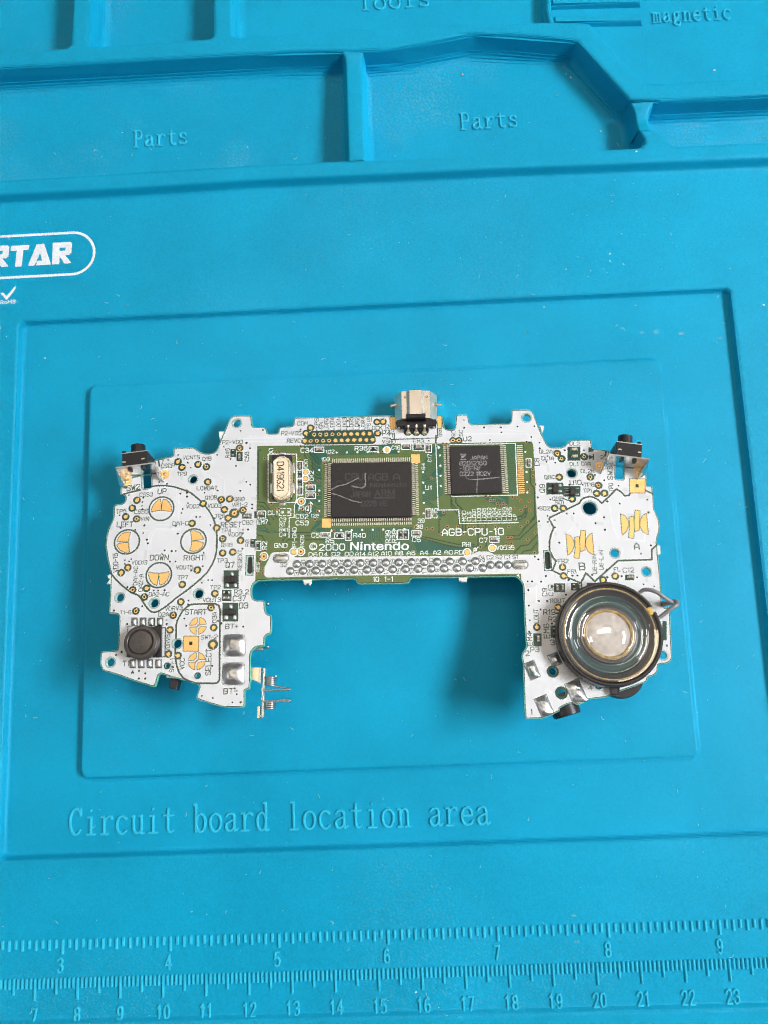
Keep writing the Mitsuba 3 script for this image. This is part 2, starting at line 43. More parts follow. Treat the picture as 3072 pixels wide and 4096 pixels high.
'copper_lines':[[0.2,[[9,26.48],[10.44,27.09],[12.28,29.29],[14.26,29.89]]],[0.2,[[8.99,25.94],[10.42,26.55],[12.26,28.74],[14.24,29.34]]],[0.2,[[8.97,25.4],[10.41,26.01],[12.25,28.2],[14.22,28.8]]],[0.2,[[8.96,24.87],[10.39,25.47],[12.23,27.66],[14.2,28.25]]],[0.2,[[8.95,24.33],[10.38,24.93],[12.21,27.12],[14.19,27.71]]],[0.2,[[8.94,23.79],[10.37,24.4],[12.2,26.58],[14.17,27.17]]],[0.2,[[8.92,23.26],[10.35,23.86],[12.18,26.04],[14.15,26.63]]],[0.2,[[8.91,22.72],[10.34,23.32],[12.17,25.5],[14.14,26.09]]],[0.2,[[8.9,22.19],[10.32,22.79],[12.15,24.96],[14.12,25.55]]],[0.2,[[8.88,21.66],[10.89,22.09],[14.06,23.91]]],[0.2,[[8.87,21.13],[10.88,21.56],[14.05,23.38]]],[0.2,[[8.86,20.6],[10.86,21.03],[14.03,22.84]]],[0.2,[[8.85,20.07],[10.85,20.5],[14.01,22.31]]],[0.2,[[8.83,19.54],[10.84,19.97],[14,21.78]]],[0.2,[[8.82,19.01],[10.82,19.44],[13.98,21.25]]],[0.2,[[8.81,18.49],[10.81,18.91],[13.96,20.72]]],[0.2,[[8.8,17.96],[10.79,18.39],[13.94,20.19]]],[0.2,[[8.78,17.44],[10.78,17.86],[13.93,19.66]]],[0.2,[[8.77,16.91],[10.76,17.34],[13.91,19.13]]],[0.2,[[8.76,16.39],[10.75,16.81],[13.89,18.6]]],[0.2,[[8.75,15.87],[10.74,16.29],[13.88,18.08]]],[0.2,[[8.73,15.34],[10.72,15.77],[13.86,17.55]]],[0.2,[[8.72,14.82],[10.71,15.25],[13.84,17.03]]],[0.2,[[8.71,14.31],[10.69,14.73],[13.83,16.51]]],[0.2,[[8.7,13.79],[10.68,14.21],[13.81,15.99]]],[0.2,[[8.68,13.27],[10.66,13.69],[13.79,15.47]]],[0.2,[[-14.32,10.83],[-14.28,8.02],[-14.6,5.86],[-14.81,3.71]]],[0.2,[[-13.77,10.82],[-13.73,7.83],[-14.07,5.85],[-14.27,3.7]]],[0.2,[[-13.23,10.81],[-13.19,7.63],[-13.53,5.84],[-13.74,3.69]]],[0.2,[[-12.69,10.8],[-12.66,7.99],[-12.99,5.83],[-13.2,3.68]]],[0.2,[[-12.15,10.79],[-12.12,7.8],[-12.45,5.82],[-12.67,3.67]]],[0.2,[[-11.61,10.78],[-11.58,7.6],[-11.92,5.81],[-12.13,3.67]]],[0.2,[[-11.07,10.78],[-11.04,7.97],[-11.38,5.8],[-11.6,3.66]]],[0.2,[[-10.52,10.77],[-10.5,7.77],[-10.84,5.79],[-11.06,3.65]]],[0.2,[[-9.98,10.76],[-9.96,7.57],[-10.31,5.79],[-10.53,3.64]]],[0.2,[[-9.44,10.75],[-9.42,7.94],[-9.77,5.78],[-9.99,3.63]]],[0.2,[[-8.9,10.74],[-8.89,7.74],[-9.23,5.77],[-9.46,3.62]]],[0.2,[[-8.36,10.73],[-8.35,7.55],[-8.7,5.76],[-8.92,3.61]]],[0.2,[[-7.82,10.72],[-7.81,7.91],[-8.16,5.75],[-8.39,3.6]]],[0.2,[[-7.28,10.71],[-7.27,7.71],[-7.62,5.74],[-7.85,3.59]]],[0.2,[[-6.74,10.7],[-6.73,7.52],[-7.09,5.73],[-7.32,3.59]]],[0.2,[[-6.2,10.69],[-6.19,7.88],[-6.55,5.72],[-6.79,3.58]]],[0.2,[[-5.66,10.68],[-5.66,7.69],[-6.01,5.71],[-6.25,3.57]]],[0.2,[[-5.12,10.67],[-5.12,7.49],[-4.05,5.68],[-3.11,3.52]]],[0.2,[[-4.58,10.66],[-4.58,7.85],[-3.51,5.67],[-2.57,3.51]]],[0.2,[[-4.04,10.65],[-4.04,7.66],[-2.98,5.66],[-2.04,3.5]]],[0.2,[[-3.5,10.64],[-3.51,7.46],[-2.44,5.65],[-1.51,3.49]]],[0.2,[[-2.96,10.63],[-2.97,7.83],[-1.91,5.64],[-0.97,3.48]]],[0.2,[[-2.42,10.62],[-2.43,7.63],[-1.37,5.63],[-0.44,3.47]]],[0.2,[[-1.88,10.61],[-1.9,7.43],[-0.84,5.63],[0.09,3.46]]],[0.2,[[-1.34,10.6],[-1.36,7.8],[-0.3,5.62],[0.63,3.45]]],[0.2,[[-0.8,10.59],[-0.82,7.6],[0.23,5.61],[1.16,3.44]]],[0.2,[[-0.26,10.58],[-0.29,7.41],[0.77,5.6],[1.69,3.44]]],[0.2,[[0.28,10.57],[0.25,7.77],[1.3,5.59],[2.22,3.43]]],[0.2,[[0.82,10.56],[0.79,7.57],[1.84,5.58],[2.76,3.42]]],[0.2,[[1.36,10.55],[1.32,7.38],[2.37,5.57],[3.29,3.41]]],[0.2,[[1.9,10.54],[1.86,7.74],[2.91,5.56],[3.82,3.4]]],[0.2,[[2.44,10.53],[2.4,7.55],[3.44,5.55],[4.35,3.39]]],[0.2,[[2.98,10.53],[2.93,7.35],[3.97,5.54],[4.89,3.38]]],[0.2,[[3.52,10.52],[3.47,7.71],[4.51,5.53],[5.42,3.37]]],[0.2,[[4.06,10.51],[4.01,7.52],[5.04,5.53],[5.95,3.37]]],[0.2,[[4.59,10.5],[4.54,7.32],[5.58,5.52],[6.48,3.36]]],[0.2,[[5.13,10.49],[5.08,7.69],[6.11,5.51],[7.01,3.35]]],[0.2,[[5.67,10.48],[5.61,7.49],[6.64,5.5],[7.55,3.34]]],[0.2,[[-13.77,29.12],[-13.79,30.26],[-15.31,32.1]]],[0.2,[[-13.21,29.11],[-13.23,30.25],[-14.77,32.09]]],[0.2,[[-12.66,29.1],[-12.67,30.24],[-14.22,32.08]]],[0.2,[[-12.1,29.09],[-12.11,30.22],[-13.68,32.07]]],[0.2,[[-11.54,29.08],[-11.55,30.21],[-13.14,32.06]]],[0.2,[[-10.98,29.07],[-10.99,30.2],[-12.6,32.04]]],[0.2,[[-10.42,29.05],[-10.43,30.19],[-12.05,32.03]]],[0.2,[[-9.87,29.04],[-9.87,30.18],[-11.51,32.02]]],[0.2,[[-9.31,29.03],[-9.32,30.16],[-10.97,32.01]]],[0.2,[[-8.75,29.02],[-8.76,30.15],[-10.43,32]]],[0.2,[[-8.19,29.01],[-8.2,30.14],[-9.89,31.99]]],[0.2,[[-7.64,29],[-7.64,30.13],[-9.34,31.98]]],[0.2,[[-7.08,28.98],[-7.08,30.12],[-8.8,31.96]]],[0.2,[[-6.52,28.97],[-6.52,30.11],[-8.26,31.95]]],[0.2,[[-5.96,28.96],[-5.97,30.09],[-7.72,31.94]]],[0.2,[[-5.41,28.95],[-5.41,30.08],[-7.18,31.93]]],[0.2,[[-4.85,28.94],[-4.85,30.07],[-6.64,31.92]]],[0.2,[[-4.29,28.93],[-4.29,30.06],[-6.1,31.91]]],[0.2,[[-3.74,28.91],[-3.73,30.05],[-5.56,31.89]]],[0.2,[[-3.18,28.9],[-3.18,30.04],[-5.01,31.88]]],[0.2,[[-2.62,28.89],[-2.62,30.02],[-4.47,31.87]]],[0.2,[[-2.07,28.88],[-2.06,30.01],[-3.93,31.86]]],[0.2,[[-1.51,28.87],[-1.5,30],[-3.39,31.85]]],[0.2,[[-0.96,28.86],[-0.95,29.99],[-2.85,31.84]]],[0.2,[[-0.4,28.85],[-0.39,29.98],[-2.31,31.83]]],[0.2,[[0.16,28.83],[0.17,29.97],[-1.77,31.81]]],[0.22,[[-15.59,26.51],[-16.83,26.53],[-18.28,28.02],[-19.8,31.93]]],[0.22,[[-15.58,25.52],[-16.81,25.54],[-18.3,27.03],[-19.72,31.66]]],[0.22,[[-15.56,24.53],[-16.79,24.55],[-18.32,26.03],[-19.63,31.39]]],[0.22,[[-15.54,23.55],[-16.78,23.57],[-18.33,25.05],[-19.55,31.12]]],[0.22,[[-15.53,22.57],[-16.76,22.59],[-18.35,24.06],[-19.47,30.85]]],[0.22,[[-15.51,21.59],[-16.74,21.61],[-18.37,23.08],[-19.39,30.58]]],[0.22,[[-15.5,20.61],[-16.72,20.64],[-18.38,22.1],[-19.31,30.31]]],[0.22,[[-15.48,19.64],[-16.7,19.67],[-18.4,21.12],[-19.23,30.04]]],[0.22,[[-15.47,18.67],[-16.69,18.7],[-18.41,20.15],[-19.15,29.77]]],[0.22,[[-15.45,17.71],[-16.67,17.73],[-18.43,19.18],[-18.9,21.65]]],[0.22,[[-15.44,16.75],[-16.65,16.77],[-18.45,18.22],[-18.81,20.68]]],[0.22,[[-15.42,15.79],[-16.64,15.81],[-18.46,17.25],[-18.71,19.7]]],[0.22,[[-15.4,14.83],[-16.62,14.86],[-18.48,16.29],[-18.62,18.73]]],[0.22,[[-15.39,13.88],[-16.6,13.9],[-18.5,15.34],[-18.52,17.77]]],[0.24,[[29.79,30.71],[32.52,30.77]]],[0.24,[[29.78,30.17],[32.5,30.22]]],[0.24,[[29.77,29.62],[32.49,29.67]]],[0.24,[[29.76,29.08],[32.48,29.13]]],[0.24,[[29.74,28.54],[32.46,28.58]]],[0.24,[[29.73,27.99],[32.45,28.04]]],[0.24,[[29.72,27.45],[32.44,27.5]]],[0.24,[[29.71,26.91],[32.43,26.96]]],[0.24,[[29.7,26.37],[32.41,26.41]]],[0.24,[[29.69,25.83],[32.4,25.87]]],[0.24,[[29.68,25.3],[32.39,25.34]]],[0.24,[[29.67,24.76],[32.37,24.8]]],[0.24,[[29.66,24.23],[32.36,24.26]]],[0.24,[[29.65,23.69],[32.35,23.72]]],[0.24,[[29.64,23.16],[32.34,23.19]]],[0.24,[[29.63,22.62],[32.32,22.66]]],[0.24,[[29.62,22.09],[32.31,22.12]]],[0.24,[[29.61,21.56],[32.3,21.59]]],[0.24,[[29.6,21.03],[32.28,21.06]]],[0.24,[[29.59,20.5],[32.27,20.53]]],[0.24,[[29.58,19.97],[32.26,20]]],[0.24,[[29.57,19.45],[32.25,19.47]]],[0.24,[[29.56,18.92],[32.23,18.94]]],[0.24,[[29.55,18.4],[32.22,18.42]]],[0.16,[[25.7,17.69],[25.59,17.12],[25.32,16.69]]],[0.16,[[25.9,17.68],[26.05,17.04],[25.82,15.87]]],[0.16,[[26.1,17.68],[26.51,16.97],[26.4,16.45]]],[0.16,[[26.3,17.68],[26.98,16.89],[26.91,15.63]]],[0.16,[[26.5,17.67],[27.44,16.81],[27.49,16.22]]],[0.16,[[26.7,17.67],[27.9,16.73],[27.99,15.4]]],[0.16,[[26.9,17.67],[28.36,16.65],[28.58,15.99]]],[0.16,[[27.1,17.66],[28.83,16.57],[29.08,15.17]]],[0.22,[[-31.23,12.6],[-29.26,12.57],[-28.11,11.2],[-19.15,10.97],[-16.99,12.37]]],[0.22,[[-31.22,12.21],[-29.2,12.18],[-28.01,10.95],[-19.01,10.76],[-16.99,12.25]]],[0.22,[[-31.2,11.82],[-29.14,11.79],[-27.92,10.7],[-18.88,10.56],[-16.99,12.14]]],[0.22,[[-31.18,11.44],[-29.08,11.4],[-27.82,10.44],[-18.74,10.35],[-16.99,12.03]]],[0.22,[[-31.17,11.05],[-29.02,11.01],[-27.72,10.19],[-18.61,10.15],[-16.99,11.91]]],[0.22,[[-31.15,10.66],[-28.96,10.62],[-27.63,9.94],[-18.47,9.94],[-16.98,11.8]]],[0.22,[[-31.13,10.28],[-28.9,10.24],[-27.53,9.69],[-18.34,9.73],[-16.98,11.68]]],[0.2,[[-21.83,13.26],[-21.87,14.86],[-18.38,16.18],[-15.53,16.13]]],[0.2,[[-21.52,13.25],[-21.56,14.86],[-18.12,16.27],[-15.52,15.62]]],[0.2,[[-21.21,13.24],[-21.26,14.85],[-17.86,16.36],[-15.51,15.11]]],[0.2,[[-20.91,13.24],[-20.95,14.85],[-17.6,16.45],[-15.5,14.61]]],[0.2,[[-20.6,13.23],[-20.64,14.84],[-17.34,16.53],[-15.49,14.1]]],[0.2,[[-20.29,13.23],[-20.33,14.83],[-17.07,16.62],[-15.48,13.6]]]],
'dark_lines':[[0.3,[[15.88,17.95],[15.79,15.34],[17.31,13.32],[18.43,12.39],[18.28,8.78]]],[0.3,[[17.04,17.77],[16.98,16.08],[19.2,13.59],[19.01,9.07]]],[0.3,[[35.39,25.06],[35.18,20.99],[36.03,19.42],[35.67,12.08],[32.61,9.13]]],[0.3,[[33.57,15],[33.46,13.33],[32.55,12.59],[31.08,12.16]]],[0.3,[[36.56,31.41],[35.98,31.58],[35.09,31.6]]],[0.27,[[15.97,16.92],[16.06,15.85],[17.51,13.95],[17.41,8.14]]],[0.27,[[13.15,12.16],[12.76,11.91],[12.67,8.75]]],[0.27,[[22.1,11.87],[21.79,5.2]]],[0.27,[[22.93,11.86],[23.9,10.12],[23.7,5.17]]],[0.27,[[36.38,13.33],[31.52,7.63],[28.78,7.68]]],[0.27,[[36.22,11.09],[31.72,6.85],[28.98,6.84]]],[0.27,[[36,7.82],[33.62,5.39],[31.86,5.16],[30.27,3.51]]],[0.27,[[35.87,6],[34.27,4.09],[32.52,3.86],[31.73,3.1]]],[0.27,[[22.25,12.4],[31.81,12.22],[32.84,12.6],[33.41,13.65],[33.5,14.72]]],[0.27,[[22.22,11.87],[32.02,11.61],[33.45,12.33],[33.91,13.65],[33.98,14.71]]],[0.27,[[8.5,7.9],[16.95,5.8],[20.94,5.73]]],[0.27,[[8.49,7.38],[16.42,5.03],[19.41,4.98]]],[0.27,[[20.42,5.23],[22.29,5.19]]],[0.26,[[-31.12,12.51],[-30.35,12.38],[-28.51,10.18],[-25.21,9.45],[-18.24,9.32]]],[0.26,[[-24.64,5.17],[-24.61,7.63],[-23.87,8.52],[-17.57,8.52]]],[0.26,[[-23.99,5.16],[-23.94,6.95],[-23.41,7.61],[-14.74,7.46]]],[0.26,[[-31.08,8.98],[-29.76,8.73],[-29.06,7.48],[-29,5.91]]],[0.26,[[-30.12,4.15],[-30.51,3.27],[-30.4,0.62]]],[0.26,[[-31.32,17.35],[-29.43,17.08],[-28.5,15.68],[-26.21,13.11]]],[0.26,[[-31.28,16.42],[-29.84,16.16],[-28.91,14.99],[-27.07,12.78]]],[0.26,[[-31.25,15.5],[-30.46,15.25],[-29.1,14.08],[-28.17,12.8]]],[0.26,[[-19.96,31.97],[-19.89,29.06],[-18.62,27.35],[-18.58,25.68],[-16.98,23.27],[-15.64,23.01]]],[0.26,[[-19.28,31.95],[-19.22,29.29],[-17.96,27.82],[-17.92,25.9],[-16.54,23.85],[-15.65,23.72]]],[0.26,[[-18.6,31.94],[-18.55,29.51],[-17.29,28.28],[-17.25,26.13],[-16.33,24.56],[-15.66,24.43]]],[0.26,[[-17.93,31.93],[-17.88,29.74],[-16.62,28.51],[-16.59,26.59],[-15.67,25.26]]],[0.26,[[-21.1,28.12],[-19.87,28.1]]],[0.26,[[-28.5,21.73],[-28.6,24.45]]],[0.26,[[-31.02,17.91],[-31.55,30.76],[-30.88,30.98]]]],
'ink_lines':[[0.42,[[-64.62,19.88],[-64.25,19.97],[-62.39,20.47],[-60.27,20.9]]],[0.42,[[-57.42,21.81],[-56.42,21.96],[-55.53,22.01],[-53.88,21.94],[-52.33,21.68],[-51.3,21.39],[-49.21,20.62],[-47.92,20.06]]],[0.42,[[-48.92,20.7],[-47.31,19.66],[-45.42,18.07],[-44.47,17.12],[-42.87,15.23],[-41.72,13.22],[-41.02,11.22],[-40.58,8.79],[-40.53,6.39]]],[0.42,[[-40.47,7.57],[-40.45,6.43],[-40.54,4.59],[-40.87,3.04],[-41.34,1.79],[-42.45,-0.14],[-43.85,-1.65],[-46.42,-3.95],[-49.63,-6.36]]],[0.42,[[-65.57,0.19],[-64.25,-1.33],[-62.63,-2.84],[-60.79,-4.22],[-59.76,-4.85],[-58.37,-5.36],[-57.7,-6.11],[-56.59,-7.71],[-55.65,-8.81],[-55,-9.3],[-54.14,-9.5],[-53.32,-9.27],[-51.48,-8.02],[-49.63,-6.41]]],[0.42,[[-38.82,-9.23],[-38.05,-25.1],[-38.43,-25.76],[-39.24,-25.89],[-43.37,-25.79],[-45.06,-25.29],[-46.2,-24.74],[-47.4,-23.37],[-48.08,-21.74],[-48.48,-20.1],[-48.71,-17.76]]],[0.42,[[-48.67,-15.69],[-48.87,-12.61],[-48.7,-11.49],[-48.34,-10.65],[-47.59,-9.25],[-46.8,-8.4],[-45.99,-7.85],[-45.15,-7.66],[-40.05,-7.65],[-39.17,-8.09],[-38.82,-9.23]]],[0.42,[[64.21,17.58],[62.56,18.48]]],[0.42,[[58.85,17.83],[58.52,17.26],[57.56,17.14],[56.48,18.45],[55.71,18.9],[55.28,18.62],[54.52,17.77],[51.86,15.38],[51.13,16.25],[50.12,16.93],[49.06,17.15],[47.67,16.81],[46.94,16.19],[46.48,15.48],[43.39,13.97],[39.2,12.06],[39.04,11.63],[39.95,9.5],[39.15,7.84],[38.66,5.9],[38.55,4.05]]],[0.42,[[38.77,6.51],[38.54,4.15]]],[0.42,[[38.9,3.26],[39.23,2.09],[39.88,1.35],[38.86,-0.96],[41.41,-2.3],[45.18,-4.02],[46.56,-1.66],[48.41,-3.7],[54.33,1.2],[62.17,1.27],[62.4,3.75],[63.86,4.9]]],[0.42,[[0.7,39.89],[0.7,39.89]]],[0.42,[[12.71,33.87],[12.59,31.76]]],[0.3,[[42.8,16.82],[43.85,16.27]]],[0.42,[[38.79,-10.99],[39.61,-11]]],[0.42,[[-62.51,24.26],[-60.68,24.67]]],[0.42,[[-57.96,25.15],[-56.84,25.25]]],[0.42,[[-56.47,28.97],[-56.15,27.75],[-56.04,27.15]]],[0.42,[[54.19,25.39],[55.85,25.06]]],[0.42,[[58.59,24.59],[60.36,24.26]]],[0.42,[[54.2,28.84],[54.02,28.12],[53.8,27.53]]],[0.18,[[-59.34,-12.63],[-60.17,-12.62],[-60.07,-14.07]]],[0.25,[[-51.89,-13.08],[-51.33,-13.11],[-50.95,-19.76],[-51.41,-19.81]]],[0.3,[[2.34,34.71],[2.33,33.28]]],[0.3,[[13.11,35.69],[13.14,33.38]]]],
'rings':[[-54.63,16,3.02],[-62.32,7.75,3.02],[-46.21,7.67,3.04],[-53.91,-0.56,3.02]],
'dpads':{'UP':[[[-56.94,15.34],[-56.88,16.13],[-56.52,17.04],[-55.95,17.83],[-55.6,18.15],[-55.17,18.34],[-54.87,17.01],[-54.73,15.7],[-55.89,15.59]],[[-54.45,15.62],[-54.49,16.87],[-54.29,18.32],[-53.57,18.11],[-52.82,17.37],[-52.31,16.44],[-52.25,15.32],[-53.37,15.54]]],'LEFT':[[[-64.66,8.09],[-64.36,8.86],[-63.75,9.62],[-62.92,10.05],[-61.79,10.03],[-62.05,8.82],[-62.02,7.85],[-63.46,7.88]],[[-64.59,7.05],[-63.87,7.36],[-61.95,7.45],[-61.86,6.43],[-61.57,5.34],[-62.67,5.24],[-63.72,5.82],[-64.43,6.73]]],'RIGHT':[[[-47.03,10.07],[-45.94,10.11],[-44.88,9.6],[-44.17,8.69],[-43.94,8.16],[-45.22,8.03],[-46.55,7.85],[-46.71,9.03]],[[-46.52,7.52],[-45.33,7.53],[-43.92,7.15],[-44.08,6.28],[-44.9,5.48],[-45.9,5.24],[-46.86,5.4],[-46.57,6.47]]],'DOWN':[[[-56.23,0.1],[-55.17,-0.17],[-54.06,-0.25],[-54.12,-1.74],[-54.26,-2.91],[-55.08,-2.59],[-55.77,-1.71],[-56.2,-0.71]],[[-53.81,-0.28],[-52.72,-0.14],[-51.7,0.09],[-51.52,-0.54],[-51.86,-1.65],[-52.53,-2.5],[-53.35,-2.88],[-53.68,-1.49]]]},
'discs':[[-43.77,-12.77,1.91,[-43.77,-10.63],[-43.67,-12.07],[-44.33,-12.8],[-45.85,-12.85],[-41.64,-12.7],[-43.25,-12.68],[-43.91,-13.37],[-43.81,-14.83]],[-43.51,-20.87,1.89,[-43.51,-18.79],[-43.42,-20.19],[-44.06,-20.9],[-45.56,-20.95],[-41.41,-20.8],[-43,-20.78],[-43.65,-21.45],[-43.56,-22.88]]],
'abpads':[[[[56.09,12.54],[57.02,12.02],[57.57,10.88],[57.59,9.75],[56.91,8.37],[55.97,7.49]],[[58.06,11.71],[58.96,11.84],[58.86,9.17],[58.45,6.61],[57.36,6.83],[57.93,9.19]],[[59.66,13.44],[60.64,13.31],[59.94,8.59],[59.03,8.33],[59.14,10.57]],[[62.09,12.63],[62,9.95],[61.94,7.5],[60.87,8.16],[60.38,9.7],[60.66,11.1],[61.31,12.08]]],[[[42.8,7.77],[43.74,7.26],[44.32,6.13],[44.35,5.03],[43.71,3.66],[42.79,2.79]],[[44.78,6.96],[45.67,7.08],[45.63,4.45],[45.28,1.93],[44.19,2.14],[44.71,4.47]],[[46.34,8.66],[47.32,8.53],[46.72,3.88],[45.82,3.62],[45.88,5.83]],[[48.77,7.87],[48.75,5.23],[48.73,2.81],[47.66,3.45],[47.13,4.98],[47.39,6.36],[48.01,7.32]]]],
'squares':[[[-46.91,-15.16],[-43.46,-15.26],[-43.3,-18.57],[-46.76,-18.48]],[[59.18,21.51],[62.74,21.32],[62.36,17.85],[58.86,17.98]]],
'sq_holes':[[[-45.57,-16.39],[-44.84,-16.4],[-44.79,-17.18],[-45.51,-17.17]],[[60.39,20.12],[61.15,20.1],[61.05,19.23],[60.3,19.25]]],
'testpads':[[-51.48,28.21,0.94,0.55,0,0],[-50.37,26.68,0.93,0.54,0,0],[-46.42,27.4,0.93,0.54,0,0],[-44.27,26.72,0.93,0.54,1,0],[-43.69,22.73,0.92,0.53,0,0],[-60.85,18.27,0.93,0.54,0,0],[-61.82,16.26,0.92,0.53,0,0],[-63.25,14.07,0.92,0.53,0,0],[-60.5,13.5,0.91,0.53,1,0],[-46.85,12.12,0.91,0.53,0,0],[-44.47,17.12,0.92,0.53,0,0],[-40.09,18.06,0.92,0.53,1,0],[-38.02,18.18,0.92,0.53,0,0],[-39.2,15.48,0.91,0.53,0,0],[-36.71,14.51,1.23,0.71,1,0],[-38.12,13.31,0.91,0.53,0,0],[-34.63,15.24,0.91,0.53,1,0],[-40.79,10.86,0.91,0.53,0,0],[-39.17,8.11,0.9,0.52,1,0],[-34.85,7.64,0.9,0.52,0,0],[-36.26,31.55,0.94,0.55,1,0],[-38.98,4.56,0.9,0.52,0,0],[-36.59,4.76,0.9,0.52,0,0],[-61.51,1.38,0.9,0.52,0,0],[-62.99,0.17,0.9,0.52,0,0],[-59.85,-4.05,0.89,0.52,1,0],[-56.55,-3.75,0.89,0.52,0,0],[-56.92,-5.82,0.89,0.52,1,0],[-44.79,0.52,0.9,0.52,0,0],[-48.14,-2.93,0.89,0.52,0,0],[-40.28,-5.21,0.89,0.52,0,0],[-48.18,-7.1,0.89,0.52,0,0],[-49.76,-10.21,0.88,0.51,1,0],[-58.62,-9.09,0.88,0.51,1,0],[-40.99,-8.55,0.88,0.51,1,0],[-50.23,-13.66,0.87,0.51,0,0],[-50.16,-19.17,0.86,0.5,0,0],[-40.05,-13.24,0.87,0.51,0,0],[-40.04,-17.13,1.16,0.67,0,0],[-47.91,-19.56,0.87,0.51,0,0],[-18.63,36.67,0.91,0.55,0,0],[-19.76,35.22,0.91,0.55,0,0],[-19.98,33.14,0.9,0.54,0,0],[-1.97,37.88,0.9,0.54,0,0],[-0.43,37.92,0.91,0.55,0,0],[-1.81,34.8,0.9,0.54,0,0],[-17.71,34.8,0.68,0.54,1,0],[-16.16,34.8,0.68,0.54,1,0],[-14.62,34.79,0.68,0.54,1,0],[-13.08,34.78,0.68,0.54,1,0],[-11.53,34.77,0.68,0.54,1,0],[-9.99,34.76,0.68,0.54,0,0],[-8.45,34.75,0.68,0.54,0,0],[-6.9,34.74,0.67,0.54,0,0],[-5.36,34.73,0.67,0.54,0,0],[-3.82,34.72,0.67,0.54,0,0],[-18.51,33.11,0.67,0.54,1,0],[-16.97,33.11,0.68,0.54,1,0],[-15.42,33.1,0.68,0.54,1,0],[-13.88,33.1,0.68,0.54,1,0],[-12.33,33.1,0.67,0.54,0,0],[-10.79,33.1,0.68,0.54,0,0],[-9.25,33.1,0.68,0.54,0,0],[-7.7,33.1,0.67,0.54,0,0],[-6.16,33.1,0.67,0.54,0,0],[-4.62,33.09,0.67,0.54,0,0],[-3.08,33.09,0.67,0.54,0,0],[16.85,32.48,0.89,0.56,1,0],[18.31,32.45,0.89,0.56,1,0],[42.24,28.47,0.94,0.49,1,0],[43.21,27.07,0.94,0.49,1,0],[48.74,27.48,0.94,0.49,1,0],[42.25,22.24,0.93,0.49,0,0],[49.75,22.16,0.93,0.49,1,0],[51.52,19.95,0.92,0.48,1,0],[50.9,17.92,0.92,0.48,0,0],[52.74,17.92,0.93,0.49,0,0],[44.89,16.62,0.92,0.48,0,0],[40.51,14.33,0.92,0.48,0,0],[42.57,14.29,0.91,0.48,0,0],[41.28,-0.19,0.86,0.5,0,0],[41.33,-2.27,0.87,0.51,0,0],[53.25,-2.51,0.87,0.51,0,0],[39.53,-9.65,0.85,0.49,0,0],[34.29,-14.17,0.85,0.49,0,0],[50.39,-3.36,0.86,0.5,0,0],[-19.57,24.82,0.85,0.58,0,1],[-19.6,23.13,0.85,0.58,0,1],[0.51,30.32,0.85,0.58,0,1],[0.38,30.31,0.84,0.57,0,1],[-20.5,17.22,0.99,0.66,1,1],[-21.98,4.57,0.97,0.65,0,1],[-20.3,4.61,0.97,0.65,1,1],[-29.08,3.6,0.97,0.65,1,1],[19.16,3.77,0.9,0.65,0,1],[25.13,4.76,0.89,0.64,0,1]],
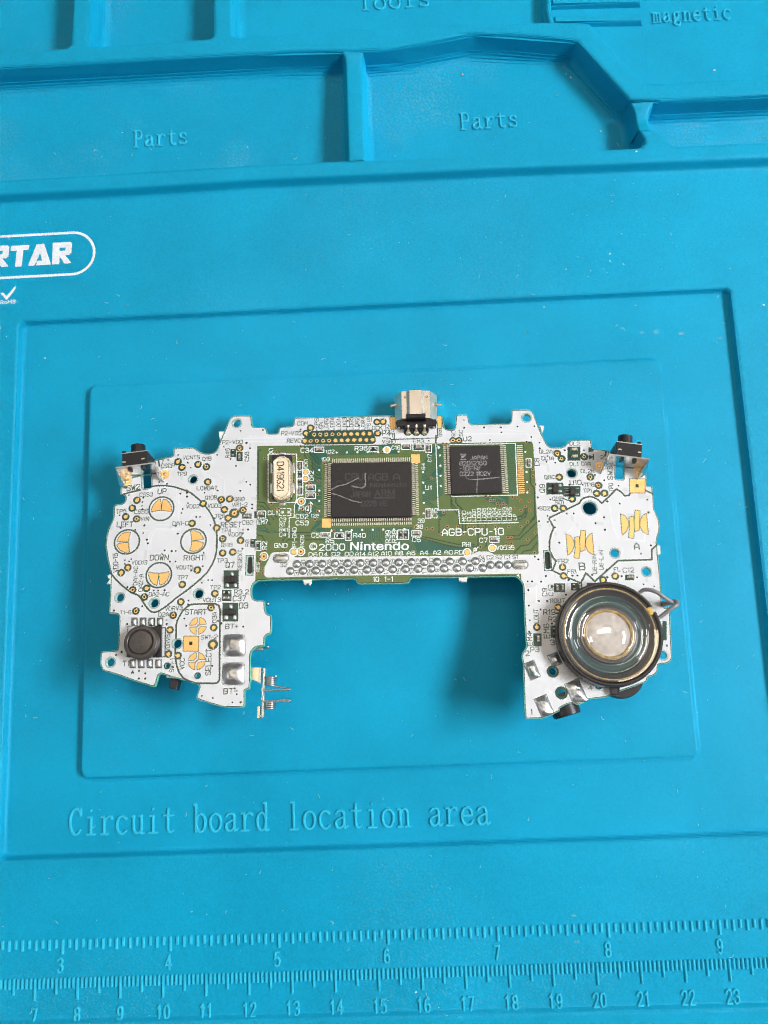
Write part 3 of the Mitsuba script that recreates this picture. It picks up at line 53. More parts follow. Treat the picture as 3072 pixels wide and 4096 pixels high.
'vias':[[-30.59,36.33],[-36.24,36.19],[-34.57,32.91],[-33.66,31.49],[-40.24,32.05],[-38.4,28.68],[-36.92,26.76],[-41.78,29.82],[-51.55,30.02],[-53.94,28.75],[-49.02,27.94],[-48.17,26.57],[-55.75,22.91],[-53.74,22.4],[-34.12,22.55],[-33.16,21.8],[-35.52,20.22],[-41.11,20.42],[-44.29,19.92],[-48.64,20],[-50.26,19.81],[-48.56,18.97],[-48.21,17.31],[-49.38,15.82],[-49.6,14.83],[-45.96,13.72],[-45.01,13.71],[-42.35,11.55],[-50.77,11.49],[-50.12,9.56],[-58.43,11.78],[-60.57,10.72],[-58.56,9.89],[-57.53,8.18],[-57.19,7.27],[-64.16,11.27],[-64.74,14.5],[-62.94,19.65],[-59.36,18.96],[-59.5,17.8],[-59.47,16.84],[-59.39,15.91],[-32.43,16.65],[-32.38,15.66],[-41.38,13.33],[-39.96,13.22],[-34.39,10.32],[-33.17,10.3],[-34.41,9.41],[-40.59,6.39],[-53.02,5.48],[-51.29,5.27],[-50.3,5.26],[-53.5,4.56],[-51.52,2.69],[-50.16,2.67],[-62.36,3.22],[-60.87,3.44],[-61.37,2.88],[-62.29,2.28],[-61.15,-3.39],[-43.58,1.44],[-46.22,0.4],[-43.59,4.7],[-34.28,5.58],[-42.04,-1.97],[-41.13,-1.99],[-43.49,-2.59],[-54.85,-4.27],[-53.73,-4.29],[-52.22,-4.25],[-46.38,-6.78],[-46.4,-7.73],[-57.21,-7.97],[-63.82,-8.87],[-51.2,-11.32],[-51.12,-12.3],[-47.07,-11.04],[-46.53,-12.73],[-38.31,-12.26],[-39.13,-11.71],[-33.22,-13.11],[-60.38,-12.12],[-61.03,-18.57],[-62.28,-19.24],[-56.51,-24.61],[-55.04,-24.63],[-55.14,-23.47],[-56.63,-22.94],[-39.89,-22],[-41.81,-28.63],[-39.33,-29.11],[-34.85,-30.11],[-32.95,-30.13],[-34.46,-27.07],[-33.91,-28.35],[19.78,37.97],[19.76,35.83],[24.67,35.76],[28.85,35.73],[32.98,35.87],[37.16,35.87],[28.93,34.42],[36.22,32.97],[38.1,31.44],[25.99,32.38],[10.88,32.51],[38.08,29.93],[36.69,17.15],[36.56,11.16],[36.61,14.4],[44.14,29.29],[48.82,29.2],[41.56,26.01],[39.44,26.35],[39.83,27.83],[52.99,21.25],[50.91,22.64],[47.75,20.16],[44.49,20.22],[56.32,19.76],[36.68,17.16],[39.68,16.61],[36.63,14.44],[38.69,12.43],[36.58,11.17],[38.66,10.94],[40.33,11.38],[43.3,12.97],[44.97,12.94],[53.2,15.87],[52.06,11.88],[49.92,10.45],[51.97,8.73],[56.1,15.24],[62.75,16.06],[62.66,12.9],[40.27,9.58],[40.94,5.8],[38.66,5.84],[38.58,4.79],[62.34,4.75],[40.96,5.79],[35,2.45],[35.74,1.76],[37.22,-2.26],[32.94,-3.46],[33.92,-3.47],[36.01,-3.56],[32.92,-5.51],[42.43,-3.23],[43.38,-2.24],[44.57,-2.26],[47.99,-2.14],[51.39,-2.74],[54.73,-2.53],[58.25,-2.85],[59.56,-4.55],[61.94,-5.05],[51.45,-0.96],[59.77,2.77],[38.37,-4.77],[41.53,-6.72],[35.19,-8.1],[37.07,-8.13],[32.82,-9.14],[35.43,-10.1],[32.81,-12.55],[32.52,-15.2],[63.19,-18.72],[37.78,-13.36],[-30.6,36.37],[-21.08,36.23],[-34.66,32.89],[-33.66,31.48],[-34.15,22.54],[-33.18,21.82],[-35.6,20.26],[-9.29,38.37],[-9.28,36.76],[-6.44,37]],
'green_vias':[[-21.04,31.75],[-29.93,28.67],[-27.09,30.3],[-22.59,29.16],[-21.06,28.1],[-13.9,29.18],[-15.1,27.09],[-22.57,22.67],[-19.13,21.85],[-18.26,21.88],[-16.29,22.43],[-16.61,18.94],[-0.72,29.82],[14.37,31.62],[15.24,31.61],[34.95,31.67],[11.2,22.65],[24.25,17.7],[25.26,17.55],[25.27,16.63],[26.17,16.61],[26.88,15.86],[27.6,15.15],[28.33,15.78],[29.02,15.18],[30.62,17.36],[31.95,17.33],[32.64,16.34],[34.58,16.3],[34.57,19.26],[35.97,24.45],[35.91,22.66],[36.31,20.53],[33.56,14.85],[32.49,14.02],[34.51,13.98],[30.57,14.54],[13.88,13.84],[33.88,10.97],[32.15,9.88],[29.37,9.93],[26.08,9.9],[23.38,9.95],[21.23,9.93],[19.77,9.95],[17.1,10.15],[14.69,10.19],[9.78,9.74],[11.07,9.72],[7.2,10.24],[13.19,8.42],[18.49,8.33],[35.64,8.33],[-27.81,16.75],[-26.73,15.41],[-25.91,15.47],[-18.54,16.37],[-19.1,14.58],[-20.08,15.29],[-16.49,14.65],[-17.04,12.64],[-19.03,12.68],[-12.49,9.56],[-28.86,5.08],[-24.16,5.05],[-29.93,2.31],[-29.28,0.6],[-29.24,-0.46],[-30.61,-0.43],[-30.05,3.48],[28.95,7.23],[29.8,7.22],[28.54,5.81],[29.66,5.79],[22.33,5.04],[28.02,4.53],[33.63,6.69],[34.97,3.43],[35.63,8.34]],
'silk_dots':[[-11.98,29.86],[-9.44,29.83],[-6.88,29.83],[-4.3,29.82],[-1.77,29.79],[-16.28,25.27],[-16.14,19.96],[-16.28,25.27],[13.53,28.52],[13.54,25.82],[13.51,23.2],[13.49,20.57],[9.24,24.23],[9.23,21.53],[9.26,18.88],[9.25,16.29],[34.48,29.05],[34.43,23.78],[34.4,21.13],[34.31,18.46],[-4.31,29.76],[-1.71,29.71],[3.36,29.76],[-16.12,17.25],[-16.09,14.69],[-10.71,9.76],[-8.15,9.76],[-5.65,9.76],[-3.11,9.74],[-0.62,9.74],[-3.14,9.73],[-0.59,9.77],[1.93,9.78],[4.46,9.81],[9.21,16.3],[9.19,13.62]],
'text':[["P2-VDD",-40.62,32.74,-35.62,32.7,0.98,"d"],["R45",-38.69,29.07,-38.82,31.54,0.96,"d"],["C58",-33.74,28.04,-33.91,30.46,0.96,"d"],["VCNT5",-50.28,28.8,-46.12,28.84,0.9,"d"],["Q1B",-45.34,28.31,-43.2,28.4,0.97,"d"],["CSCP",-55.55,26.63,-52.3,26.66,1.03,"d"],["1",-55.5,27.91,-55.17,27.9,0.97,"d"],["TP9",-51.47,24.47,-49.07,24.49,0.96,"d"],["LOWBAT",-46.24,20.64,-41.24,20.61,1.01,"d"],["UP",-55.8,19.83,-53.78,19.91,1.26,"d"],["SW2",-63.5,20.76,-60.39,21.17,1.33,"d"],["CSS3",-60.31,19.22,-57.1,19.29,0.94,"d"],["TP5",-65.61,14.94,-63.25,15.05,0.99,"d"],["CSS5",-61.15,14.8,-57.85,14.89,0.99,"d"],["VIN",-59.45,12.93,-57.51,12.98,0.98,"d"],["LEFT",-65.13,11.53,-61.3,11.55,1.23,"d"],["DA1-C",-51.51,11.65,-47.76,11.71,0.98,"d"],["VDD2",-48.53,15.96,-45.34,16.02,0.93,"d"],["VDD3",-43.21,15.98,-40.03,16.05,0.99,"d"],["Q10B",-44,18.13,-41.22,18.21,0.93,"d"],["Q6B",-36.93,17.6,-34.39,17.64,0.93,"d"],["VR1-2",-37.33,16.21,-33.62,16.24,0.93,"d"],["TP6",-41.35,13.43,-39.01,13.51,0.86,"d"],["RESET",-39.75,11.02,-34.87,11.02,1.22,"d"],["C82",-34.6,11.6,-32.06,11.61,0.97,"d"],["TP4",-39.55,9.68,-37.28,9.7,0.91,"d"],["VDD5",-37.87,8.69,-34.61,8.69,0.9,"d"],["Q11B",-39.41,6.13,-36.8,6.15,0.84,"d"],["R8",-32.75,6.17,-32.82,7.76,0.81,"d"],["R1",-25.54,10.97,-24.39,10.95,0.86,"w"],["C3",-25.63,12.23,-24.1,12.2,0.91,"w"],["R41",-25.5,9.72,-23.58,9.69,0.86,"w"],["C4",-25.5,8.44,-23.94,8.45,0.9,"w"],["R2",-28.43,5.34,-28.51,7.25,1.08,"w"],["GND",-26.67,5.69,-23.61,5.64,1.07,"w"],["P1-GND",-21.41,5.83,-21.54,10.63,0.91,"w"],["IN35",-19.57,5.75,-19.64,8.67,0.87,"w"],["RES",-29.94,-0.16,-30.03,2.15,0.77,"w"],["EM7",-30.93,11.64,-28.46,11.66,1.03,"w"],["CL1",-28.5,13.95,-26.23,13.91,1.03,"w"],["FIQ",-20.99,14.96,-18.69,14.85,1.1,"w"],["C52",-21.71,12.96,-18.75,12.9,1.03,"w"],["C53",-21.66,11.24,-18.67,11.19,1.05,"w"],["128",-18.06,13.14,-16.13,13.11,0.78,"w"],["C5",-17.78,8.08,-15.94,8.04,1.08,"w"],["R5",-14.33,6.67,-12.45,6.64,1.03,"w"],["R40",-7.75,7.9,-4.89,7.85,1.03,"w"],["2000",-15.88,4.84,-9.85,4.85,1.47,"w"],["D6",-18.33,3.4,-16.39,3.37,0.93,"w"],["D4",-15.86,3.36,-13.92,3.39,0.93,"w"],["D2",-12.85,3.37,-10.87,3.39,0.93,"w"],["D0",-9.73,3.37,-7.8,3.38,0.93,"w"],["A14",-7.26,3.37,-4.9,3.33,0.93,"w"],["A12",-4.26,3.36,-1.84,3.35,0.93,"w"],["C",-17.68,5.32,-16.95,5.31,1.02,"w"],["A10",-1.1,3.36,1.28,3.35,0.93,"w"],["A8",2.15,3.36,3.95,3.38,0.93,"w"],["A6",4.97,3.37,6.84,3.36,0.93,"w"],["A4",8.09,3.37,9.89,3.36,0.93,"w"],["A2",11.18,3.39,12.93,3.39,0.93,"w"],["A0",13.87,3.4,15.66,3.39,0.93,"w"],["RD",16.29,3.38,18.1,3.35,0.93,"w"],["10",-3.05,-2.96,-1.76,-2.95,1.11,"w"],["1-1",-0.4,-2.95,1.57,-2.95,1.11,"w"],["AGB-CPU-10",13.45,8,27.97,7.96,1.62,"w"],["PHI",18.12,5.19,20.17,5.18,1.03,"w"],["VDD35",26.1,4.28,30.24,4.26,0.98,"w"],["C7",22.21,6.15,24.08,6.17,1.04,"w"],["C6",6.26,6.58,8.17,6.58,1.04,"w"],["R39",1.06,6.46,1.1,9.47,1.1,"w"],["R38",2.57,6.44,2.61,9.45,1.1,"w"],["39",7.69,11.28,9.26,11.28,1,"w"],["38",7.28,9.81,8.8,9.81,0.95,"w"],["C15",12.35,12.44,12.42,14.84,1.11,"w"],["MOD",19.18,11.53,19.29,14.05,0.91,"w"],["CLS",20.39,11.5,20.49,13.76,0.91,"w"],["LDB1",21.58,11.48,21.66,14.35,0.86,"w"],["LDB3",22.79,11.51,22.88,14.65,0.86,"w"],["LDB5",24.02,11.52,24.12,14.63,0.85,"w"],["LDG2",25.23,11.52,25.32,14.74,0.85,"w"],["LDG4",26.43,11.5,26.56,14.77,0.85,"w"],["LDR1",27.64,11.51,27.75,14.42,0.85,"w"],["LDR3",28.87,11.54,29.01,14.72,0.85,"w"],["LDR5",30.06,11.54,30.19,14.73,0.85,"w"],["LP",31.31,11.57,31.39,12.89,0.85,"w"],["C2",23.75,2.03,25.31,2.03,0.92,"d"],["S2",25.85,1.99,27.34,2.02,0.87,"d"],["C1",27.9,1.99,29.19,1.99,0.92,"d"],["S1",29.81,1.98,31.04,1.99,0.92,"d"],["2",22.84,2.15,22.87,2.92,0.94,"d"],["1",22.88,1.46,23.22,1.45,0.87,"d"],["32",-25.15,0.97,-23.47,0.94,0.97,"d"],["30",-19.16,1.09,-19.19,2.46,0.9,"d"],["28",-16.13,1.09,-16.16,2.45,0.9,"d"],["26",-13.11,1.08,-13.13,2.45,0.9,"d"],["24",-10.09,1.07,-10.1,2.44,0.9,"d"],["22",-7.07,1.07,-7.07,2.43,0.9,"d"],["20",-4.05,1.06,-4.05,2.42,0.9,"d"],["18",-1.03,1.05,-1.02,2.41,0.9,"d"],["16",1.98,1.05,1.99,2.41,0.9,"d"],["14",4.99,1.04,5.01,2.4,0.89,"d"],["12",7.99,1.03,8.03,2.39,0.89,"d"],["10",11,1.02,11.04,2.38,0.89,"d"],["8",14.01,1.37,14.03,1.98,0.89,"d"],["6",17.01,1.36,17.04,1.97,0.89,"d"],["4",20.01,1.35,20.04,1.97,0.89,"d"],["2",23.01,1.35,23.04,1.96,0.89,"d"],["31",-20.69,-1.18,-20.73,0.18,0.9,"d"],["29",-17.67,-1.19,-17.7,0.17,0.9,"d"],["27",-14.66,-1.19,-14.68,0.16,0.9,"d"],["25",-11.65,-1.2,-11.66,0.16,0.9,"d"],["23",-8.64,-1.2,-8.64,0.15,0.89,"d"],["21",-5.63,-1.21,-5.63,0.14,0.89,"d"],["19",-2.63,-1.22,-2.62,0.14,0.89,"d"],["17",0.38,-1.22,0.39,0.13,0.89,"d"],["15",3.37,-1.23,3.4,0.12,0.89,"d"],["13",6.37,-1.23,6.4,0.12,0.89,"d"],["11",9.37,-1.24,9.4,0.11,0.89,"d"],["9",12.37,-0.81,12.39,-0.2,0.89,"d"],["7",15.36,-0.82,15.38,-0.21,0.89,"d"],["5",18.35,-0.82,18.37,-0.22,0.89,"d"],["3",21.34,-0.83,21.36,-0.22,0.89,"d"],["-SPS",-16.57,35.81,-16.7,39.16,0.95,"d"],["-SPL",-15.39,35.79,-15.55,38.64,0.91,"d"],["LDB2",-14.19,35.88,-14.31,39.35,0.95,"d"],["LDB4",-12.67,35.9,-12.78,39.32,0.95,"d"],["LDG1",-11.08,35.89,-11.16,38.96,0.91,"d"],["LDG3",-9.54,35.9,-9.59,39.25,0.95,"d"],["LDG5",-7.91,35.87,-7.99,39.21,0.95,"d"],["LDR2",-6.44,35.89,-6.49,39.18,0.95,"d"],["LDR4",-4.92,35.88,-5.01,39.39,0.95,"d"],["PS",-3.57,35.95,-3.61,37.62,0.86,"d"],["COM",-21.95,37.41,-19.4,37.41,0.99,"d"],["P2-VSS",-25.92,34.84,-20.93,34.78,0.98,"d"],["REVC",-24.39,32.75,-21.1,32.72,1.02,"d"],["SI",-4.44,38.06,-3.15,38.08,0.99,"d"],["DCK",-3.16,35.76,-0.67,35.76,0.98,"d"],["P4",-0.63,34.16,1.38,34.18,1.3,"d"],["VSHD",-0.65,32.04,2.56,32.04,0.91,"d"],["SD",17.42,33.5,17.48,35.13,0.84,"d"],["SC",19.28,33.56,19.34,35.19,0.84,"d"],["U2",19.46,32.26,21.46,32.28,1.13,"d"],["SO",1.01,35.41,1,37.07,0.93,"d"],["2",1.43,34.73,2.29,34.72,0.94,"d"],["1",1.74,33.63,1.98,33.62,0.93,"d"],["6",13.54,34.8,14.2,34.79,0.82,"d"],["5",13.5,33.7,14.16,33.69,0.82,"d"],["EM3",7,31.93,9.62,31.9,0.93,"d"],["X1",-27.8,29.95,-27.85,31.36,1.08,"w"],["C34",-20.92,30,-17.89,29.98,1.21,"w"],["102",-14.67,29.63,-12.6,29.63,0.92,"w"],["103",-15.76,27.65,-13.7,27.66,0.91,"w"],["R36",-7.44,30.32,-4.42,30.31,1.11,"w"],["CK1",-19.15,26.12,-19.2,28.16,0.89,"w"],["CK2",-17.63,22.53,-17.68,25.06,0.93,"w"],["C16",1.67,30.38,3.73,30.4,0.96,"w"],["C17",11.32,26.88,11.38,28.89,0.83,"w"],["64",9.73,24.95,9.71,26.53,0.77,"w"],["U1",9.72,19.68,11.18,19.65,1.05,"w"],["C8",37.64,25.35,37.72,27.25,1.15,"d"],["SW3",55.01,21.38,55.29,24.69,1.14,"d"],["TP0",54.85,18.34,54.99,20.37,0.97,"d"],["A",58.41,3.85,59.52,3.83,1.54,"d"],["DL2A",37.91,28.56,41.09,28.52,0.92,"d"],["DL1A",38.4,26.77,41.25,26.75,0.94,"d"],["DL2",45.53,30.51,47.95,30.5,0.92,"d"],["DL1",45.13,25.11,47.09,25.11,0.91,"d"],["D1A",47.94,25.22,50.02,25.2,0.91,"d"],["DL2K",47.61,23.24,50.83,23.21,0.9,"d"],["Q8C",38.66,21.85,41.17,21.83,0.95,"d"],["U10",44.74,20.24,47.43,20.25,1.14,"d"],["TP8",48.05,19.64,50.45,19.66,0.97,"d"],["TP1",47.8,18.16,49.73,18.16,0.96,"d"],["Q9",38.44,18.38,38.56,20.45,1.16,"d"],["Q9B",40.18,16.26,42.7,16.27,0.93,"d"],["SO1",40.8,15.33,42.83,15.31,0.88,"d"],["SO2",36.9,13.88,39.4,13.87,0.95,"d"],["2",52.65,26.79,53.45,26.8,0.91,"d"],["B",45.17,-0.91,46.43,-0.88,1.62,"d"],["FR2",40.32,0.82,42.73,0.83,0.93,"d"],["FR1",42.35,-1.74,44.31,-1.71,0.92,"d"],["U6-RIN",49.07,-1.9,49.34,2.74,0.89,"d"],["U6-LIN",50.67,-0.94,51,3.65,0.89,"d"],["FL",53.14,-1.39,54.63,-1.35,0.92,"d"],["C12",55.21,-1.65,57.75,-1.63,1.04,"d"],["C9",37.15,-7,37.23,-5.18,1.05,"d"],["C10",38.54,-6.96,38.65,-4.4,1,"d"],["ROUT",37.81,-8.56,41.1,-8.55,0.9,"d"],["R19",36.06,-11.28,38.71,-11.27,1.12,"d"],["R20",37.13,-12.88,40.02,-12.87,1.05,"d"],["LOUT",34.72,-13.21,34.86,-10.01,0.99,"d"],["EM6",36.93,-16.69,37.09,-13.47,1.15,"d"],["EM4",33,-18.27,33.03,-15.4,0.98,"d"],["P3",32.54,-19.76,34.45,-19.73,1.08,"d"],["2",31.4,-20.61,32.16,-20.57,1.08,"d"],["3",37.14,-18.24,38.01,-18.2,1.09,"d"],["1",31.7,-33.5,31.96,-33.5,1.16,"d"],["4",44.8,-28.31,45.6,-28.27,0.84,"d"],["VDD-15",-63.73,0.38,-64.33,4.98,1.1,"d"],["VDD13",-60.65,2.1,-57.01,2.13,0.89,"d"],["DA1-AC",-58.87,-2.85,-59.13,1.63,0.95,"d"],["DA2-A",-57.47,-4.38,-57.69,-0.3,0.92,"d"],["DA2-AC",-55.84,-5.7,-51.13,-5.65,0.92,"d"],["VOUT5",-49.9,0.75,-45.87,0.77,0.94,"d"],["TP7",-49.28,-1.75,-46.94,-1.69,0.93,"d"],["DOWN",-56.31,3.07,-51.96,3.11,1.25,"d"],["RIGHT",-48.19,2.93,-43.33,2.94,1.19,"d"],["TP3",-40.2,2.27,-37.75,2.29,0.94,"d"],["REGEXT",-34.2,0.35,-34.38,5.29,0.95,"d"],["Q7",-38.03,1,-36.02,1.03,1.23,"d"],["TP2",-41.39,-4.19,-39.06,-4.16,0.92,"d"],["VOUT3",-42.97,-7.18,-38.88,-7.18,0.92,"d"],["R3.2",-35.68,-5.51,-32.36,-5.47,1.09,"d"],["C37",-35.89,-7.05,-32.94,-7.04,1.2,"d"],["D3",-34.33,-8.81,-32.35,-8.78,1.25,"d"],["START",-46.91,-10.11,-42.02,-10.12,1.19,"d"],["VDRV3",-51.71,-9.13,-47.7,-9.02,0.91,"d"],["D2A",-53.16,-10.5,-50.82,-10.45,0.94,"d"],["T1-6",-62.3,-9.89,-59.69,-9.81,0.86,"d"],["D3A",-39.51,-12.04,-39.64,-9.7,0.96,"d"],["BT+",-37.32,-13.53,-34.37,-13.51,1.06,"d"],["SW1-2",-42.86,-15.9,-39.14,-15.87,0.94,"d"],["VDRV6",-49.93,-18.57,-50.15,-14.69,0.95,"d"],["T1",-60.53,-21.72,-59.05,-21.74,1.09,"d"],["SW1-1",-48.66,-23.22,-48.69,-20.23,0.94,"d"],["VCC",-46.27,-22.63,-46.38,-20.26,1,"d"],["SELECT",-40.13,-24,-40.32,-18.15,1.16,"d"],["BT-",-36.92,-28.26,-33.91,-28.21,1.17,"d"]],
'maker':[-8.55,4.79,5.42,4.65,2.02],
'copyright':[-17.35,5.85,0.95],
'phi':[21.08,4.44,0.45,[20.35,3.55],[21.78,5.02]],
'chips':[['r',-37.82,30.28,1.81,0.72,90],['c',-36.14,29.22,1.74,0.78,90],['c',-33.62,13.68,1.82,0.86,0],['e',-30.41,14.15,1.82,1.04,0],['r',-31.9,6.9,1.8,0.65,90],['r',-30.63,6.16,1.79,0.65,90],['c',-14.49,8.69,2.06,0.86,0],['r',-11.06,8.36,1.84,0.85,0],['r',-8.9,8.33,2.02,0.78,90],['r',3.53,8.25,1.94,0.75,90],['r',4.68,8.23,1.94,0.75,90],['c',7.21,8.66,2.01,0.89,0],['c',25.66,6.82,2.09,0.88,0],['c',10.23,13.63,2.13,0.81,90],['c',-16.32,30.68,1.8,0.82,0],['r',-2.96,30.64,1.79,0.82,0],['c',-21.06,26.49,1.72,0.72,90],['r',-21,24.18,1.71,0.71,90],['r',-21,22.12,1.7,0.71,90],['c',-20.94,19.94,1.68,0.71,90],['c',-18.3,20.7,1.73,0.84,0],['c',-18.26,18.65,1.72,0.84,0],['c',5.23,31.01,1.73,0.84,0],['e',8.36,30.82,1.79,1.22,0],['c',10.79,30.51,1.8,0.83,90],['c',35.06,26.17,1.65,0.76,90],['r',-37.5,-5.02,1.82,0.86,0],['c',-37.43,-6.34,1.82,0.86,0],['c',39.58,-5.07,1.48,0.72,90],['c',40.83,-5.09,1.48,0.72,90],['r',43.51,-4.91,1.43,0.72,90],['c',44.82,-4.87,1.43,0.72,90],['c',56.7,-2.82,1.5,0.81,0],['f',38.33,-15.19,1.76,1.26,90],['c',34.38,-16.79,1.59,0.93,90],['l',46.42,29.31,1.82,0.92,0],['l',46.38,27.49,1.82,0.94,0]],
'silk_rects':[[[-15.59,9.28],[-13.31,9.24],[-13.29,8.07],[-15.57,8.11]],[[-12.26,9.11],[-10.05,9.07],[-10.04,7.65],[-12.25,7.69]],[[-9.6,9.47],[-8.3,9.44],[-8.29,7.17],[-9.58,7.19]],[[-31.12,7.34],[-29.96,7.32],[-29.87,5.03],[-31.02,5.05]],[[2.82,9.58],[4.13,9.55],[4.09,7.19],[2.78,7.22]],[[4.13,9.55],[5.44,9.53],[5.39,7.17],[4.09,7.19]],[[6.14,9.33],[8.41,9.29],[8.37,7.96],[6.11,8]],[[24.59,7.49],[26.84,7.45],[26.77,6.1],[24.53,6.14]],[[9.63,14.76],[10.95,14.74],[10.88,12.42],[9.57,12.44]],[[-17.58,31.43],[-15.21,31.38],[-15.19,29.93],[-17.55,29.98]],[[-3.96,31.26],[-1.72,31.22],[-1.73,29.84],[-3.97,29.89]],[[-21.76,27.66],[-20.37,27.63],[-20.32,25.35],[-21.71,25.38]],[[-21.71,25.38],[-20.32,25.35],[-20.27,23.1],[-21.65,23.13]],[[-21.65,23.13],[-20.27,23.1],[-20.21,20.98],[-21.59,21]],[[-21.59,21],[-20.21,20.98],[-20.16,18.87],[-21.54,18.89]],[[-19.45,21.43],[-17.12,21.39],[-17.09,19.86],[-19.41,19.91]],[[-19.4,19.37],[-17.08,19.32],[-17.05,17.88],[-19.37,17.92]],[[-29.03,29.78],[-21.93,29.63],[-21.6,16.99],[-28.55,17.12]],[[4.14,31.78],[6.38,31.73],[6.35,30.28],[4.11,30.33]],[[6.92,31.72],[9.75,31.66],[9.71,29.89],[6.88,29.95]],[[10.1,31.49],[11.51,31.46],[11.45,29.37],[10.05,29.4]],[[34.57,27.29],[35.78,27.27],[35.62,24.99],[34.42,25.01]],[[-30.94,14.95],[-29.09,14.92],[-29.02,13.14],[-30.87,13.17]]],
'silk_lines':[[[12.58,31.6],[12.66,14.39],[17.58,14.39],[17.65,10.9],[31.67,10.89]],[[16.06,31.36],[32.21,31.33],[31.89,17.85],[16.06,17.8],[15.99,18.28]],[[-21.72,17.64],[-22.12,16.02],[-22.09,13.15],[-23.31,13.12],[-23.21,8.17]],[[-18.52,14.16],[-18.09,14.56],[-18.14,16.87]],[[-18.5,16.53],[-18.14,17.06],[-17.73,16.45]],[[-25.8,15.51],[-25.19,15.5]],[[-24.86,15.49],[-24.2,15.48]],[[-23.87,15.48],[-22.99,15.46]],[[-25.74,13.67],[-25.13,13.66]],[[-24.8,13.65],[-24.14,13.64]],[[-23.81,13.63],[-22.93,13.62]],[[-25.8,15.51],[-25.78,14.82]],[[-22.99,15.46],[-22.97,14.77]],[[-25.77,14.36],[-25.74,13.67]],[[-22.95,14.31],[-22.93,13.62]]],
'silk_tri':[[[12.99,31.27],[13.75,30.67],[13.05,30.14]],[[-13.04,10.18],[-12.7,9.41],[-13.35,9.42]]],
'cl1':[[-25.05,14.58,0.44],[-23.57,14.55,0.43]],
'sot':[[[[-37.85,-1.14],[-35.31,-1.18],[-35.22,-2.92],[-37.75,-2.88]],[[[-36.88,-0.04],[-36.08,-0.06],[-36.03,-1.02],[-36.83,-1.01]],[[-37.92,-2.62],[-37.06,-2.63],[-37,-3.73],[-37.85,-3.72]],[[-36.06,-2.65],[-35.2,-2.66],[-35.14,-3.76],[-36,-3.75]]],"D E",0],[[[-37.92,-8.99],[-35.25,-9.03],[-35.17,-10.49],[-37.84,-10.45]],[[[-36.87,-7.75],[-35.96,-7.77],[-35.9,-8.9],[-36.81,-8.89]],[[-37.86,-10.23],[-36.85,-10.25],[-36.78,-11.43],[-37.8,-11.42]],[[-35.8,-10.26],[-34.9,-10.28],[-34.84,-11.46],[-35.74,-11.45]]],"M6K",0],[[[40.37,20.33],[41.66,20.31],[41.48,18.01],[40.19,18.03]],[[[39.35,19.76],[40.53,19.74],[40.47,19.02],[39.29,19.04]],[[41.83,20.61],[42.8,20.59],[42.73,19.74],[41.76,19.76]],[[41.71,19.06],[42.68,19.04],[42.62,18.3],[41.65,18.32]]],"Z-H",1],[[[44.43,19.43],[45.66,19.4],[45.49,17.32],[44.26,17.34]],[[[43.13,19.49],[44.66,19.46],[44.63,19.06],[43.1,19.09]],[[43.31,18.87],[44.61,18.84],[44.58,18.45],[43.28,18.47]],[[43.02,18.11],[44.55,18.08],[44.51,17.69],[42.99,17.71]],[[45.82,19.47],[46.84,19.45],[46.8,19.05],[45.79,19.07]],[[45.69,17.99],[46.71,17.98],[46.67,17.52],[45.66,17.54]]],"N6",1]],
'balls':[[-21.19,1.57],[21,1.61],[-22.7,-0.06],[22.61,-0.02]],
'ball_r':0.84,
'ball_extra':[[24.49,0.66,0.84],[26.52,0.63,0.84],[28.54,0.6,0.84]],
'ball_slots':[[[30.51,0.57],[32.24,0.59],1.9],[[-25.8,3.03],[-24.18,3.1],1.9]],
'bt':[[[-37.75,-14.86],[-32.77,-14.93],[-32.48,-19.89],[-37.52,-19.83]],[[-37.58,-21.32],[-32.54,-21.39],[-32.37,-26.29],[-37.36,-26.23]]],
'solder_quads':[[[30.88,-22.45],[33.02,-21.62],[34.25,-25.13],[32.11,-25.98]],[[36.26,-20.68],[38.43,-19.89],[39.34,-22.42],[37.25,-23]],[[39.65,-27.07],[42.65,-25.85],[44.37,-30.57],[41.1,-31.06]],[[32.61,-30.24],[35.28,-29.18],[36.64,-33.11],[34.09,-34.1]]],
'quad_slot':[[31.74,-23.61],[32.05,-23.42],[32.79,-24.57],[32.7,-24.98],[32.35,-25.04]],
'hole_rings':[[37.15,-24.18,1.36],[38.72,-28.86,1.42],[-50.26,-21.85,0.78],[-43.1,-24.13,0.72],[47.09,-27.49,0.69]],
'tabs':[[[-65.4,-0.32],[-66.4,-0.45],[-66,-0.9],[-65.58,-1.35],[-66.06,-2.3],[-65.32,-2.52]],[[-40.5,36.05],[-41.66,36.18],[-41.61,35.25],[-41.37,34.33],[-40.96,34.58]],[[38.53,35.93],[39.42,35.97],[39.42,35.15],[39.01,34.15],[39,34.7]],[[63.93,4.84],[64.33,4.83],[64.47,4.15],[64.35,3.57],[64.46,2.9],[63.68,2.7]],[[-19.67,-2.13],[-19.37,-2.94],[-19.15,-3.27],[-18.62,-2.89],[-18.04,-3.39],[-17.81,-2.96],[-17.68,-2.12]],[[17.01,-2.26],[17.23,-3.02],[18.7,-3.12],[18.91,-2.29]],[[63.24,-9.72],[63.73,-10.23],[64.73,-9.88],[63.57,-10.42]]],
'gold_link':[[[1.38,39.12],[2.71,39.09],[2.66,35.92],[1.39,36.01]],[[13.21,39.13],[14.23,39.11],[14.13,35.89],[13.17,35.91]]],
